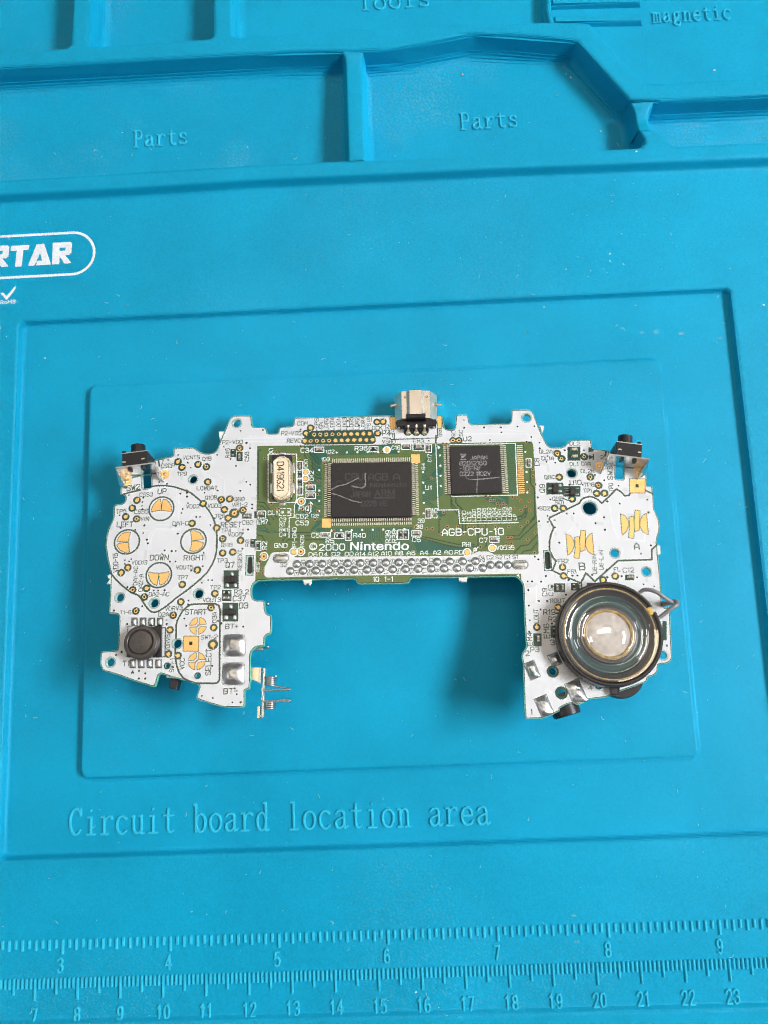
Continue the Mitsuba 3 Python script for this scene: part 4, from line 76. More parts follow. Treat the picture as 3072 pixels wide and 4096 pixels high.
'strip_lines':[[[-51.84,11.93],[-55.59,11.99],[-56.97,10.53],[-59.22,10.57]],[[-49.52,10.91],[-55.64,11.02],[-57.48,9.25],[-57.72,7.72],[-57.54,5.67]],[[-49.49,10.59],[-55.48,10.7],[-56.87,9.37],[-57.18,8.6],[-56.92,5.66]],[[-50.47,10.29],[-55.33,10.37],[-56.35,9.1],[-56.54,8.46],[-56.3,5.65]],[[-51.42,21.33],[-51.19,18.27],[-49.69,16.79]],[[-50.66,19.58],[-50.15,12.74]],[[-44.97,24.64],[-42.34,23.16],[-42.12,19.54],[-41.19,18.9]],[[-44.54,24.95],[-41.97,23.31],[-41.73,19.22]],[[-41.86,25.21],[-39.58,23.26],[-39.36,19.18]],[[-47.25,14.22],[-46.55,14.82],[-44.34,14.78],[-43.22,13.38],[-42.31,12.9]],[[-47.49,13.46],[-46.82,14.44],[-44.46,14.4],[-43.48,12.77],[-42.26,12.14]],[[53.66,14.49],[53.94,9.26],[54.99,6.45],[61,5.79],[61.28,8.29]],[[44.35,9.43],[42.9,8.05],[42.18,3.99]],[[28.92,35.3],[34.83,34.36],[35.65,33.37],[35.72,32.07]],[[19.3,34.21],[34.5,33.88]],[[-54.63,-3.12],[-54.8,-1.08],[-57.11,-1.04]],[[-41.93,-0.11],[-41.7,-3.89]],[[-41.35,-0.12],[-41.14,-3.61]],[[-50.52,-4.34],[-47.83,-2.06],[-42.13,-1.57]],[[34.83,-4.49],[34.55,-8.46],[38.11,-9.07]],[[-34.35,34.77],[-24.37,34.55]],[[-36.75,34.16],[-24.36,34.03]],[[-33.52,-8.03],[-33.06,-17.55]],[[-34.65,34.24],[-21.03,34.44]],[[-34.61,33.26],[-24.63,33.29]]],
'cpu':[[[-13.36,26.61],[6.54,26.63],[6.39,12.34],[-13.03,12.54]],[[-13.01,28.25],[5.98,28.12]],[[-12.82,12.05],[6.03,11.79]],[[-14.44,26.63],[-14.1,13.29]],[[7.8,26.41],[7.9,13.27]]],
'cpu_gold':[[[6.38,28.99],[8.58,28.95],[8.59,26.62],[6.43,26.66]],[[-15.32,12.75],[-13.18,12.71],[-13.15,10.43],[-15.28,10.47]]],
'cpu_text':[["CPU",-9.63,21.94,-5.46,21.89,1.68],["AGB",-4,21.83,0.53,21.78,1.68],["A",1.99,21.75,3.49,21.76,1.67],["JAPAN",-8.3,17.58,-3.72,17.56,1.38],["0228",-5.68,15.24,-2.21,15.23,1.25],["E",-0.4,15.23,0.42,15.25,1.21],["III",-1.42,15.25,-0.76,15.25,0.94]],
'cpu_bold':[["ARM",-2.7,17.67,2.3,17.69,1.65],["Nintendo",-3.71,20.01,5.17,19.99,1.08],["2000",-7.65,20,-4.52,19.99,1.08]],
'cpu_circ':[[-11.26,25.02,0.98],[4.43,15.47,0.81],[-11.23,21.2,0.74]],
'cpu_bar':[[-2.78,17.45],[2.3,17.53],[2.29,17.07],[-2.75,17.02]],
'cpu_scratch':[[0.3,[[-13.05,19.61],[-11.67,20.39],[-9.48,20.89],[-8.02,21.64],[-6.41,22.47]]],[0.32,[[-4.77,23.61],[-4.88,22.44],[-4.73,21.34],[-4.88,20.41],[-5.54,19.84],[-6.41,19.98],[-8.16,20.4]]],[0.2,[[-13.11,18.64],[-11.65,18.23],[-9.9,17.5],[-8,16.63],[-5.83,16.13]]],[0.12,[[-8.16,19.94],[-7.28,19.07],[-6.41,17.67],[-5.75,16.74],[-5.75,16.05]]]],
'ram':[[[15.81,30.62],[28.38,30.63],[28.1,18.11],[15.82,17.96]],[[14.93,30.77],[14.86,18.54]],[[29.19,30.73],[28.92,18.48]],[[33.23,30.75],[32.92,18.4]]],
'ram_text':[["JAPAN",20.83,26.89,24.92,26.84,0.94],["82D12160",18.21,25.46,24.64,25.4,1.01],["-10FN",18.19,24.1,22.39,24.07,0.97],["0222 M02V",18.17,22.7,25.51,22.64,1]],
'ram_logo':[[18.39,28.42],[19.92,28.43],[19.85,26.88],[18.37,26.87]],
'ram_scratch':[[0.16,[[19.86,25.79],[19.62,23.98],[19.48,22.64],[19.78,21.97],[20.44,21.71],[22.11,21.67]]],[0.3,[[21.11,21.66],[22.45,21.68],[24.8,21.87],[27.58,22.15]]],[0.2,[[22.94,25],[22.62,23.56],[22.27,21.42],[21.99,18.28]]],[0.1,[[23.02,25],[23.43,24.66]]]],
'crystal':[[[-25.18,25.94],[-24.97,19.26]],2.29,[[-27.93,29.42],[-23.11,29.32],[-22.79,17.75],[-27.52,17.84]],[[[-28.49,27.36],[-27.77,27.35],[-27.67,24.67],[-28.39,24.68]],[[-28.38,22.08],[-27.62,22.06],[-27.53,19.48],[-28.29,19.49]],[[-23.06,27.39],[-22.27,27.38],[-22.2,24.68],[-22.98,24.69]],[[-22.91,22.02],[-22.13,22],[-22.06,19.37],[-22.83,19.39]],[[-26.23,30.4],[-24.72,30.37],[-24.69,29.45],[-26.2,29.48]],[[-25.87,17.53],[-24.37,17.5],[-24.33,16.25],[-25.83,16.28]]],[-26.26,26.55,-26,19.05,1.59]],
'T1':[[-55.83,-16.81,3.85],[[-60.27,-12.53],[-51.98,-12.71],[-51.45,-20.05],[-59.7,-19.89]],[[[-59.32,-10.86],[-58.17,-10.87],[-58.01,-12.63],[-59.15,-12.61]],[[-57.33,-10.89],[-56.19,-10.9],[-56.04,-12.65],[-57.17,-12.64]],[[-55.32,-10.91],[-54.18,-10.93],[-54.03,-12.68],[-55.17,-12.67]],[[-53.3,-10.94],[-52.16,-10.96],[-52.02,-12.71],[-53.15,-12.69]],[[-58.83,-20.32],[-57.71,-20.33],[-57.55,-22.06],[-58.67,-22.05]],[[-56.88,-20.34],[-55.75,-20.36],[-55.6,-22.09],[-56.72,-22.07]],[[-54.9,-20.37],[-53.78,-20.38],[-53.63,-22.11],[-54.75,-22.1]],[[-52.92,-20.39],[-51.8,-20.4],[-51.66,-22.13],[-52.78,-22.12]]]],
'T1_text':[["7B",-54.51,-14.95,-55.96,-14.91,1.02],["247",-54.22,-17.64,-56.57,-17.59,1.01]],
'switch_pads':[[-54.5,24.9,1.18],[-63.63,23.29,1.1],[52.18,24.96,1.04],[61.17,23.19,0.95]],
'plate':[[[-64.67,24.51],[-56.75,25.42]],[[54.19,25.39],[61.87,24.17]]],
'spk':[49.8,-16.34,11.76],
'wire':[[57.47,-7.24,3.4],[58.24,-6.7,4],[59.41,-6.84,4.6],[61.02,-7.59,4.8],[63,-8.85,4.2],[64.57,-9.53,3],[63.96,-9.35,1.6],[62.96,-9.13,0.8]],
'wire2':[[61.34,-12.86,3],[62.85,-11.71,3.6],[64.19,-10.81,4],[65.32,-10.04,3.8],[65.58,-9.29,3],[64.86,-9.04,2],[63.74,-9.47,1],[63.2,-9.52,0.5]],
'spk_tab':[[49.58,-27.45],[49.68,-29.34],[50.82,-29.44],[51.16,-27.56]],
'wheel':[52.51,-24.76,5.4],
'jack':[[39.69,-31.23],[40.37,-33.7],3.15],
'nub':[[-49.89,-24.1],[-48.01,-24.72],[-48.45,-27.04],[-50.17,-26.6]],
'link':[[7.86,36.69],[2.57,36.81],[13.14,36.58]],
'link_far':[8,44.74],
'sp':{'p1':[-31.74,-23.33],'p1b':[-29.3,-25.21],'coil1':[-27.04,-25.18],'coil2':[-26.99,-30.66],'w1a':[-28.55,-27.59],'w1b':[-22.29,-27.13],'w2a':[-28.33,-29.39],'w2b':[-22.06,-29.73],'bar':[-28.51,-28.64],'plate2a':[-29.38,-30.81],'plate2b':[-29.35,-33.5],'t1':[-28.08,-7.34],'t2':[-27.73,-17.45],'clip':[-29.89,-17.97],'slab':[-28.76,-23.06]},
'sw':[{'base':[[-64.67,24.51],[-56.75,25.42]],'box':[[-63.84,28.4],[-57.95,29.22],[-57.12,26.03],[-63.16,24.82]],'top':[[-64.49,23.86],[-55.36,25.64]],'lmid':[-65.14,21.99],'lend':[-63.67,21.32],'rmid':[-55.69,23.69],'rend':[-54.49,22.82],'btn':[-60.73,30.22],'nib':[-63.19,28.79],'tags':[[-58.3,26.95],[-62.84,26.17]]},{'base':[[54.19,25.39],[62.95,24.03]],'box':[[55.49,29.23],[61.51,28.05],[60.77,24.77],[54.91,26.05]],'top':[[53.01,25.61],[62.31,23.84]],'lmid':[53.28,23.98],'lend':[52.23,22.9],'rmid':[62.64,22.16],'rend':[60.84,21.21],'btn':[58.26,30.07],'nib':[60.78,28.65],'tags':[[55.95,26.94],[60.44,26.1]]}],
}
M={
'recess':[-93.53,-67.8,94.20000000000002,67.8],
'platform':[-74.19999999999999,-49.66,74.30000000000001,49.3],
'rim_edge':[[-98.44,103],[-63.67,103.06],[-29.14,103.55],[39.15,103.17],[106.37,102.28]],
'bottom_rim':[[-91.62,-103.55],[-2.8,-104.88],[84.15,-104.16]],
'tray1':[[-79.98,160.92],[-80.29,147.82],[-80.48,146.63],[-81.55,146.08],[-100.17,145.68]],
'tray2':[[-74.95,160.6],[-75.18,147.75],[-74.94,146.63],[-73.98,146.14],[-41.89,146.42],[-40.69,146.83],[-40.43,147.67],[-40.26,158.4]],
'tray3':[[-35.16,158.08],[-35.27,147.69],[-35.02,146.86],[-34.17,146.52],[-28.64,146.32],[14,146.55],[41.91,146.72],[41.88,146.25],[52.89,145.8],[52.86,152.5]],
'parts':[[-99.98,140.88],[-28.7,141.08],[-20.18,141.28],[-19.36,141.24],[-17.71,141.17],[-15.24,141.07],[-11.95,140.92],[-8.87,140.76],[-6.01,140.57],[-3.37,140.36],[-0.94,140.14],[1.58,140.02],[4.17,140],[6.85,140.1],[9.61,140.31],[12.08,140.55],[14.26,140.81],[16.15,141.1],[17.74,141.42],[19.34,141.72],[20.94,142],[22.54,142.28],[24.13,142.53],[25.54,142.75],[26.77,142.93],[27.81,143.07],[28.66,143.18],[29.48,143.26],[30.27,143.33],[31.04,143.39],[31.78,143.42],[32.88,143.4],[34.35,143.31],[36.17,143.15],[38.36,142.93],[41.02,142.6],[44.14,142.15],[47.72,141.59],[51.76,140.92],[54.8,140.41],[56.82,140.08],[57.83,139.91],[59.46,139.33],[72.41,120.26],[73.17,117.11],[73.17,112.57],[74.78,109.1],[74.58,107.76],[73.49,106.93],[70.43,106.88],[39.4,107.06],[39.38,106.84],[1.59,107.62],[-6.68,107.72],[-29.09,107.89],[-98.61,107.1]],
'divider':[[-4.63,140.45],[0.21,140.16],[0.13,108.59],[-5.19,108.89]],
'slot':[[79.19,120.18],[77.24,116.88],[76.91,113.26],[82.04,107.12],[82.84,106.94],[106.89,106.82],[108.43,120.29]],
'saddle':[[71.68,121.31],[79.63,120.48],[78.02,116.38],[77.36,112.33],[72.56,112.61],[72.43,115.79]],
'saddle_ends':[[72.85,120.56],[78.78,120.21],[73.17,112.48],[76.82,112.27]],
'magnet':[[62.81,144.71],[74.71,127.58],[75.82,126.13],[77.21,125.54],[109,125.3],[113.88,167.96],[54.88,171.87],[52.87,149.62],[53.43,145.67]],
'ridge1':[[53.87,147.77],[77.17,146.93],[77.2,144.88],[53.74,146.01]],
'ridge2':[[53.63,153.3],[77.25,152.52],[77.29,150.6],[53.51,151.62]],
'step':[[77.82,152.21],[77.55,140.74],[78.16,126.62]],
'text':[["Parts",-64.92,119.75,-49.62,119.98,5.16,-4.5,"f"],["Parts",26.89,119.87,43,120.03,5.11,-4.5,"f"],["Tools",0.14,155.51,20.06,155.73,5.16,-0.5,"f"],["magnetic",80.99,145.77,102.45,145.59,4.55,0.4,"f"],["Circuit board location area",-77.35,-62.93,23.97,-63.63,6.2,-2,"f"],["3",-78.44,-91.84,-76.26,-91.85,3.41,0,"d"],["4",-53.75,-92,-51.58,-92,3.4,0,"d"],["5",-28.25,-91.98,-26.09,-91.99,3.39,0,"d"],["6",-2.47,-92.07,-0.33,-92.08,3.38,0,"d"],["7",22.81,-92.16,24.94,-92.16,3.37,0,"d"],["8",48.4,-91.76,50.52,-91.77,3.36,0,"d"],["9",73.62,-91.55,75.72,-91.56,3.35,0,"d"]],
'cm_y':-98.52,
'in_y':-85.44,
'in_x0':-153.53,
'cm_len':[-94.01,-98.76],
'mm_ends':[-94.04,-96.21,-97.49],
'in_ends':[-85.73,-87.54,-88.04,-88.84],
'num_y':[-100.46,-103.39],
'inum_y':[-89.83,-92.82],
'stadium':[[-79.66,86.38],[-79.81,92.38],[-79.5,80.4],[-99.59,92.48],[-99.09,80.12]],
'logo':[[[-96.3,89.31],[-91.57,89.37],[-91.7,88.17],[-93.09,88.15],[-93.43,83.46],[-95.02,83.45],[-94.69,88.06],[-96.37,88.06]],[[-91.45,83.53],[-89.34,89.39],[-87.49,89.47],[-85.5,83.58],[-89.31,83.56],[-89.01,84.65],[-87.67,84.67],[-88.34,87.28],[-89.9,83.54]],[[-84.92,89.6],[-80.29,89.63],[-79.86,89.2],[-80,86.53],[-80.62,86.12],[-81.75,86.05],[-80.05,83.74],[-81.68,83.65],[-83.14,86.12],[-83.04,87.14],[-81.48,87.15],[-81.31,88.3],[-83.2,88.26],[-83.19,83.59],[-84.95,83.64]],[[-102.09,89.52],[-97.45,89.54],[-97.01,89.12],[-97.11,86.45],[-97.73,86.04],[-98.86,85.96],[-97.13,83.65],[-98.77,83.56],[-100.26,86.03],[-100.17,87.05],[-98.61,87.06],[-98.45,88.21],[-100.35,88.18],[-100.28,83.5],[-102.05,83.55]],[[-98.84,76.02],[-98.01,76.11],[-97.13,75.06],[-94.69,78.01],[-94.78,76.91],[-96.84,74.08],[-97.26,74.11]]],
'rohs':[-98.71,72.91,-94.54,72.92,-98.76,73.96],
'crumbs':[[67.29,84.22],[102.05,62.51],[58.37,74.28],[57.44,72.68],[67.08,75.64],[45.76,65.68],[62.54,73.5],[63.71,78.77],[51.84,75.05],[63.62,76.69],[72.14,105.73],[95.05,128.41],[-87.06,57.94],[-96.68,63.67],[-68.18,124.63],[12.01,-50.05],[61.78,-50.11],[4.75,-99.22],[-18.64,-50.06]],
'tray_crumbs':[[63.98,137.17],[64.73,135.72],[54.3,128.98],[57.12,137.97],[58.57,134.25],[57.37,135.53],[60.8,135.18],[65.62,117.41],[28.32,137.03]],
'smears':[[65.85,58.81],[74.44,57.32],[81.05,56.66],[70.85,57.37],[91.02,54.91],[40.74,58.85],[-64.47,71.02],[41.96,-83.88],[42.32,-89.62]],
'cam':[5.8306,-17.7984,191.4112],
'fwd':[-0.021715,0.15584,-0.987544],
'up':[0.041499,0.987066,0.154852],
'fov':53.07043443591216,
'B':[[0.999704,-0.024315,0],[0.024016,0.987396,-0.156434],[0.003804,0.156388,0.987688],[1.8686,-2.9066,10.5]],
}

# ------------------------------------------------------------------ materials
def P(base, rough=.5, spec=.5, metal=0.0, **k):
    return dict(type='principled', base_color=base if isinstance(base, dict) else dict(type='rgb', value=list(base)), roughness=rough, specular=spec, metallic=metal, **k)
def two(b): return dict(type='twosided', bsdf=b)
def bump(b, fn, scale, eps): return dict(type='bumpmap', arbitrary=proc(fn, eps), scale=scale, bsdf=b)
def mat_col(p, n, uv):
    a = fbm(p.x * 60, p.y * 60, p.z * 60, octaves=3); g = noise(p.x * 3300, p.y * 3300, p.z * 3300)
    dust = smoothstep(.45, .8, fbm(p.x * 30 + 9, p.y * 30, p.z * 60, octaves=4)) * smoothstep(.70, .95, noise(p.x * 5200, p.y * 5200, p.z * 5200))
    tray = dr.select(p.z < -.0040, .34 * smoothstep(.35, .8, fbm(p.x * 55, p.y * 55, octaves=4)) * smoothstep(.45, .95, noise(p.x * 4200, p.y * 4200, 3.0)), 0.0)
    return mix(mi.Color3f(.004, .300, .478) * (.90 + .20 * a + .16 * (g - .5)), mi.Color3f(.25, .42, .48), dr.minimum(dust * .3 + tray, .6))
def mat_bump(p, n, uv): return noise(p.x * 2600, p.y * 2600, p.z * 2600) * .6 + noise(p.x * 5200 + 3, p.y * 5200, p.z * 5200) * .4
scene['silicone'] = two(bump(P(proc(mat_col), .46, .15), mat_bump, .00003, 1e-4))
def mark_lit_col(p, n, uv):
    a = fbm(p.x * 60, p.y * 60, p.z * 60, octaves=3); g = noise(p.x * 3300, p.y * 3300, p.z * 3300)
    return mi.Color3f(.030, .455, .62) * (.94 + .1 * a + .06 * (g - .5))
scene['silicone_mark_lit'] = two(P(proc(mark_lit_col), .38, .3))  # same silicone as the base; sheen of raised marks painted into lighter colour
def ink_bump(p, n, uv): return noise(p.x * 1500, p.y * 1500, p.z * 1500) + .5 * noise(p.x * 3600, p.y * 3600, p.z * 3600)
def ink_col(p, n, uv):
    a = fbm(p.x * 120, p.y * 120, p.z * 120, octaves=3); s = smoothstep(.80, .86, noise(p.x * 900, p.y * 500, p.z * 900))
    return mi.Color3f(.635, .633, .63) * (.95 + .08 * a) * (1 - .10 * s)
scene['white_ink'] = two(bump(P(proc(ink_col), .30, .5), ink_bump, .000008, 1e-4))
def white_print_col(p, n, uv): return mi.Color3f(.72, .76, .78) * (.9 + .15 * noise(p.x * 2500, p.y * 2500, p.z))
scene['mat_print'] = two(P(proc(white_print_col), .5))
def flat(name, c, rough=.4, spec=.5, v=.10, f=500, **k):
    def fn(p, n, uv, c=c, v=v, f=f): return mi.Color3f(*c) * (1 - v / 2 + v * noise(p.x * f, p.y * f, p.z * f))
    scene[name] = two(P(proc(fn), rough, spec, **k))
flat('silk', (.78, .80, .78), .45)
flat('olive', (.084, .132, .033), .33); flat('teal', (.006, .085, .055), .33); flat('teal_dark', (.008, .050, .033), .33); flat('mark_green', (.050, .075, .045), .4)
flat('line_dark', (.012, .048, .022), .35)
flat('edge', (.10, .42, .28), .5); flat('edge_rim', (.24, .52, .40), .5, v=.5, f=1500); flat('ink_relief_lit', (.70, .70, .71), .3); flat('hole_wall', (.45, .55, .50), .5)
flat('gold', (.93, .545, .19), .42, metal=.4, v=.08); flat('gold_shiny', (.95, .62, .22), .22, metal=.9, v=.15)
flat('copper', (.55, .27, .12), .4, metal=.5)
flat('via_black', (.008, .006, .008), .6)
flat('package', (.024, .020, .019), .55, .4, v=.25, f=2600); flat('package_mark', (.046, .041, .038), .6, v=.5, f=3000); flat('package_print', (.27, .26, .25), .6, v=.3, f=3000); flat('scratch', (.22, .21, .20), .6, v=.8, f=4000)
flat('black_plastic', (.011, .010, .012), .38, .5, v=.4, f=900); flat('dimple', (.014, .012, .012), .5)
flat('ferrite', (.055, .045, .040), .27, .5, v=.15, f=1500); flat('ferrite_mark', (.03, .024, .022), .5)
flat('ceramic', (.33, .22, .16), .4); flat('resistor', (.016, .015, .015), .4); flat('led_body', (.66, .55, .36), .35); flat('ferrite_bead', (.04, .04, .04), .5)
flat('fibre', (.72, .70, .62), .8); flat('pale_debris', (.75, .73, .70), .7, v=.4, f=3000); flat('tan_debris', (.5, .36, .27), .8, v=.4, f=3000)
flat('smear', (.045, .31, .44), .7, v=.9, f=1800)
flat('wire_grey', (.20, .19, .185), .38, .5); flat('tape', (.62, .38, .06), .4)
flat('speaker_black', (.030, .025, .023), .30, .55, v=.5, f=700); flat('speaker_teal', (.030, .070, .066), .30, .6); flat('speaker_brown', (.10, .075, .065), .35); flat('paper_cream', (.56, .49, .42), .6, v=.45, f=1100); flat('glue_gold', (.45, .30, .09), .3, .6, v=.8, f=1400)
def metal(name, c, a, tex=None): scene[name] = two(dict(type='roughconductor', material='none', specular_reflectance=dict(type='rgb', value=c) if tex is None else tex, alpha=a, distribution='ggx'))
def solder_fn(p, n, uv): return mi.Color3f(.80, .79, .77) * (.45 + .6 * fbm(p.x * 700, p.y * 700, p.z * 700, octaves=3))
metal('solder', None, .14, proc(solder_fn)); metal('solder_ball', [.74, .73, .72], .09); metal('tin', [.74, .71, .66], .2); metal('steel', [.72, .72, .71], .14); metal('plate_mirror', [.80, .79, .78], .03)
def shell_reflection_fn(p, n, uv): return mi.Color3f(.98, .86, .71) * (.74 + .35 * fbm(p.x * 400, p.y * 160, p.z * 400, octaves=3))  # warm ceiling reflection painted into the tint of the metal
metal('shell', None, .22, proc(shell_reflection_fn)); metal('can', [.92, .82, .68], .12); metal('spring', [.62, .61, .60], .12); metal('contact_gold', [.84, .72, .54], .16)
scene['clear_film'] = dict(type='thindielectric', int_ior=1.85)

# ------------------------------------------------------------------ frames and bookkeeping
MT = T().scale([.001] * 3)
bu, bv, bn, bo = [np.array(x) for x in M['B']]
BM = np.eye(4); BM[:3, 0], BM[:3, 1], BM[:3, 2], BM[:3, 3] = bu * .001, bv * .001, bn * .001, bo * .001
BT = T(BM)
taken, count = set(), {}
def new(key):
    n = count.get(key, 0); count[key] = n + 1
    k = key if n == 0 else f'{key}_{n:03d}'
    taken.add(k); return k
def put(key, mesh, bsdf, frame, smooth=False, offset=None):
    """One entry of the scene: mesh in mm in the frame; offset (a 4x4 in mm) places a copy."""
    k = new(key)
    d = dict(mesh) if isinstance(mesh, dict) else shaded(mesh, bsdf, smooth) if frame is MT and smooth else mikit.ply(mesh, bsdf, smooth)
    d['to_world'] = frame if offset is None else frame @ offset
    scene[k] = d; return k
def shaded(mesh, bsdf, angle):
    """As mikit.ply, but level faces keep a level normal, so that the bend of a fillet does not spread over them."""
    v, f, n = meshkit.arrays(mesh, angle)
    fn = np.cross(v[f[:, 1]] - v[f[:, 0]], v[f[:, 2]] - v[f[:, 0]]); fl = np.linalg.norm(fn, axis=1)
    level = f[(fl > 0) & (fn[:, 2] > .99999 * fl)]
    n[np.unique(level)] = (0, 0, 1)
    return dict(type='ply', filename=meshkit.write_ply((v, f), False, normals=n), face_normals=False, bsdf=dict(type='ref', id=bsdf))
def shared(mesh, bsdf, smooth=False): return mikit.ply(mesh, bsdf, smooth)

# ------------------------------------------------------------------ mesh helpers (mm)
def geoms(g): return [x for x in getattr(g, 'geoms', [g]) if x.geom_type == 'Polygon' and x.area > 1e-6] if not g.is_empty else []
def tri(g):
    vs, fs, n = [], [], 0
    for q in geoms(g):
        v, f = trimesh.creation.triangulate_polygon(q, engine='earcut')
        vs.append(np.asarray(v)[:, :2]); fs.append(np.asarray(f) + n); n += len(v)
    return (np.vstack(vs), np.vstack(fs)) if vs else (np.zeros((0, 2)), np.zeros((0, 3), int))
def up(v, f):
    a, b, c = v[f[:, 0], :2], v[f[:, 1], :2], v[f[:, 2], :2]
    s = (b[:, 0] - a[:, 0]) * (c[:, 1] - a[:, 1]) - (b[:, 1] - a[:, 1]) * (c[:, 0] - a[:, 0])
    f = f[np.abs(s) > 1e-9]; s = s[np.abs(s) > 1e-9]
    return np.where((s < 0)[:, None], f[:, ::-1], f)
def cap(g, z):
    v, f = tri(g); return trimesh.Trimesh(np.c_[v, np.full(len(v), z)], up(v, f), process=False)
def rings(g):
    for q in geoms(g):
        for r in [q.exterior, *q.interiors]:
            c = np.array(r.coords)[:-1]
            yield c if (r is q.exterior) == r.is_ccw else c[::-1]
def wall(g, z0, z1):
    vs, fs, n = [], [], 0
    for c in rings(g):
        k = len(c); i = np.arange(k); j = (i + 1) % k
        vs.append(np.vstack([np.c_[c, np.full(k, z0)], np.c_[c, np.full(k, z1)]])); fs.append(np.vstack([np.c_[i, j, j + k], np.c_[i, j + k, i + k]]) + n); n += 2 * k
    return trimesh.Trimesh(np.vstack(vs), np.vstack(fs), process=False)
def coords(g): return np.vstack(list(rings(g)))
def band(go, zo, gi, zi):
    """The sloping strip between two nested outlines at two heights."""
    v, f = tri(go.difference(gi))
    do, di = cKDTree(coords(go)).query(v)[0], cKDTree(coords(gi)).query(v)[0]
    return trimesh.Trimesh(np.c_[v, np.where(do <= di, zo, zi)], up(v, f), process=False)
def soft(p):
    """The profile with its corners cut once, its ends kept."""
    p = np.array(p, float); q = [p[0]]
    for a, b in zip(p[:-1], p[1:]): q += [a * .75 + b * .25, a * .25 + b * .75]
    return [(round(float(o), 4), round(float(z), 4)) for o, z in q[:1] + q[2:-1] + [p[-1]]]
def stack(g, prof, clip=None, top=True):
    """A solid's skin by outlines: prof lists (offset, z) from the outside in."""
    B_ = [(g.buffer(o, join_style=1, quad_segs=8) if o else g, z) for o, z in prof]
    if clip is not None: B_ = [(x.intersection(clip), z) for x, z in B_]
    ms = [wall(a, za, zb) if prof[i][0] == prof[i + 1][0] else band(a, za, b, zb) for i, ((a, za), (b, zb)) in enumerate(zip(B_, B_[1:]))]
    if top: ms.append(cap(*B_[-1]))
    return weld(ms)
def weld(ms):
    m = trimesh.util.concatenate(ms); m.merge_vertices(merge_tex=True, merge_norm=True, digits_vertex=4); return m
def prism(g, z0, z1, ch=0.0):
    if not ch: return weld([wall(g, z0, z1), cap(g, z1), flip(cap(g, z0))])
    return weld([wall(g, z0, z1 - ch), band(g, z1 - ch, g.buffer(-ch, join_style=2), z1), cap(g.buffer(-ch, join_style=2), z1), flip(cap(g, z0))])
def flip(m): m.faces = m.faces[:, ::-1]; return m
def bx(x0, x1, y0, y1, z0, z1, ch=0.0): return prism(box(x0, y0, x1, y1), z0, z1, ch)
def lathe(prof, n=64):
    m = trimesh.creation.revolve(np.array(prof, float), sections=n); m.merge_vertices(digits_vertex=5); return m
def tube(pts, r, n=10, closed_ends=True):
    p = np.array(pts, float); t = np.gradient(p, axis=0); t /= np.linalg.norm(t, axis=1, keepdims=True) + 1e-12
    a = np.cross(t[0], [0, 0, 1.0] if abs(t[0][2]) < .9 else [1.0, 0, 0]); a /= np.linalg.norm(a); A = []
    for k in range(len(p)):
        a = a - t[k] * (a @ t[k]); a /= np.linalg.norm(a) + 1e-12; A.append(a.copy())
    A = np.array(A); Bq = np.cross(t, A); th = np.arange(n) * 2 * np.pi / n
    r = np.broadcast_to(r, (len(p),))
    v = p[:, None] + r[:, None, None] * (np.cos(th)[None, :, None] * A[:, None] + np.sin(th)[None, :, None] * Bq[:, None])
    i, j = np.meshgrid(np.arange(len(p) - 1), np.arange(n), indexing='ij'); q = np.stack([i * n + j, i * n + (j + 1) % n, (i + 1) * n + (j + 1) % n, (i + 1) * n + j], -1).reshape(-1, 4)
    f = np.vstack([q[:, [0, 1, 2]], q[:, [0, 2, 3]]]); v = v.reshape(-1, 3); k = len(v)
    v = np.vstack([v, p[:1], p[-1:]]); e = (len(p) - 1) * n; jj = np.arange(n)
    f = np.vstack([f, np.c_[np.full(n, k), (jj + 1) % n, jj], np.c_[np.full(n, k + 1), e + jj, e + (jj + 1) % n]])
    return trimesh.Trimesh(v, f, process=False)
def spline(pts, n=40):
    from scipy.interpolate import CubicSpline
    p = np.array(pts, float); s = np.r_[0, np.cumsum(np.linalg.norm(np.diff(p, axis=0), axis=1))]
    return CubicSpline(s, p)(np.linspace(0, s[-1], n))
def round_poly(g, r): return g.buffer(-r, join_style=1).buffer(r, quad_segs=8)
def chaikin(pts, n=3):
    p = np.array(pts, float)
    for _ in range(n): q = np.repeat(p, 2, axis=0)[1:-1].reshape(-1, 2, 3); m_ = np.stack([q[:, 0] * .75 + q[:, 1] * .25, q[:, 0] * .25 + q[:, 1] * .75], 1).reshape(-1, 3); p = np.vstack([p[:1], m_, p[-1:]])
    return p
def blob(quad, h, z0, lump, seed, corner=.0, n=26):
    """Solder that wets a four-cornered pad: highest inside, thin at the rim, unevenly frozen."""
    q = np.array(quad, float); t = np.linspace(-1, 1, n); u, v = np.meshgrid(t, t, indexing='ij')
    x, y = u * np.sqrt(1 - corner * v * v), v * np.sqrt(1 - corner * u * u); a, b = (x + 1) / 2, (y + 1) / 2
    xy = (q[0][None, None] * ((1 - a) * (1 - b))[..., None] + q[1] * (a * (1 - b))[..., None] + q[2] * (a * b)[..., None] + q[3] * ((1 - a) * b)[..., None])
    e = (1 - np.abs(u) ** 2.3) * (1 - np.abs(v) ** 2.3)
    nz = meshkit.fbm(np.stack([xy[..., 0] * .75 + seed * 3.7, xy[..., 1] * .75, u * 0 + seed], -1), 3, seed) - .5
    z = z0 + e * (h + lump * nz); V_ = np.c_[xy.reshape(-1, 2), z.ravel()]
    i, j = np.meshgrid(np.arange(n - 1), np.arange(n - 1), indexing='ij'); k = i * n + j
    F_ = np.vstack([np.c_[k.ravel(), (k + n).ravel(), (k + n + 1).ravel()], np.c_[k.ravel(), (k + n + 1).ravel(), (k + 1).ravel()]])
    m_ = trimesh.Trimesh(V_, F_, process=False)
    if m_.face_normals[:, 2].mean() < 0: m_.faces = m_.faces[:, ::-1]
    return m_
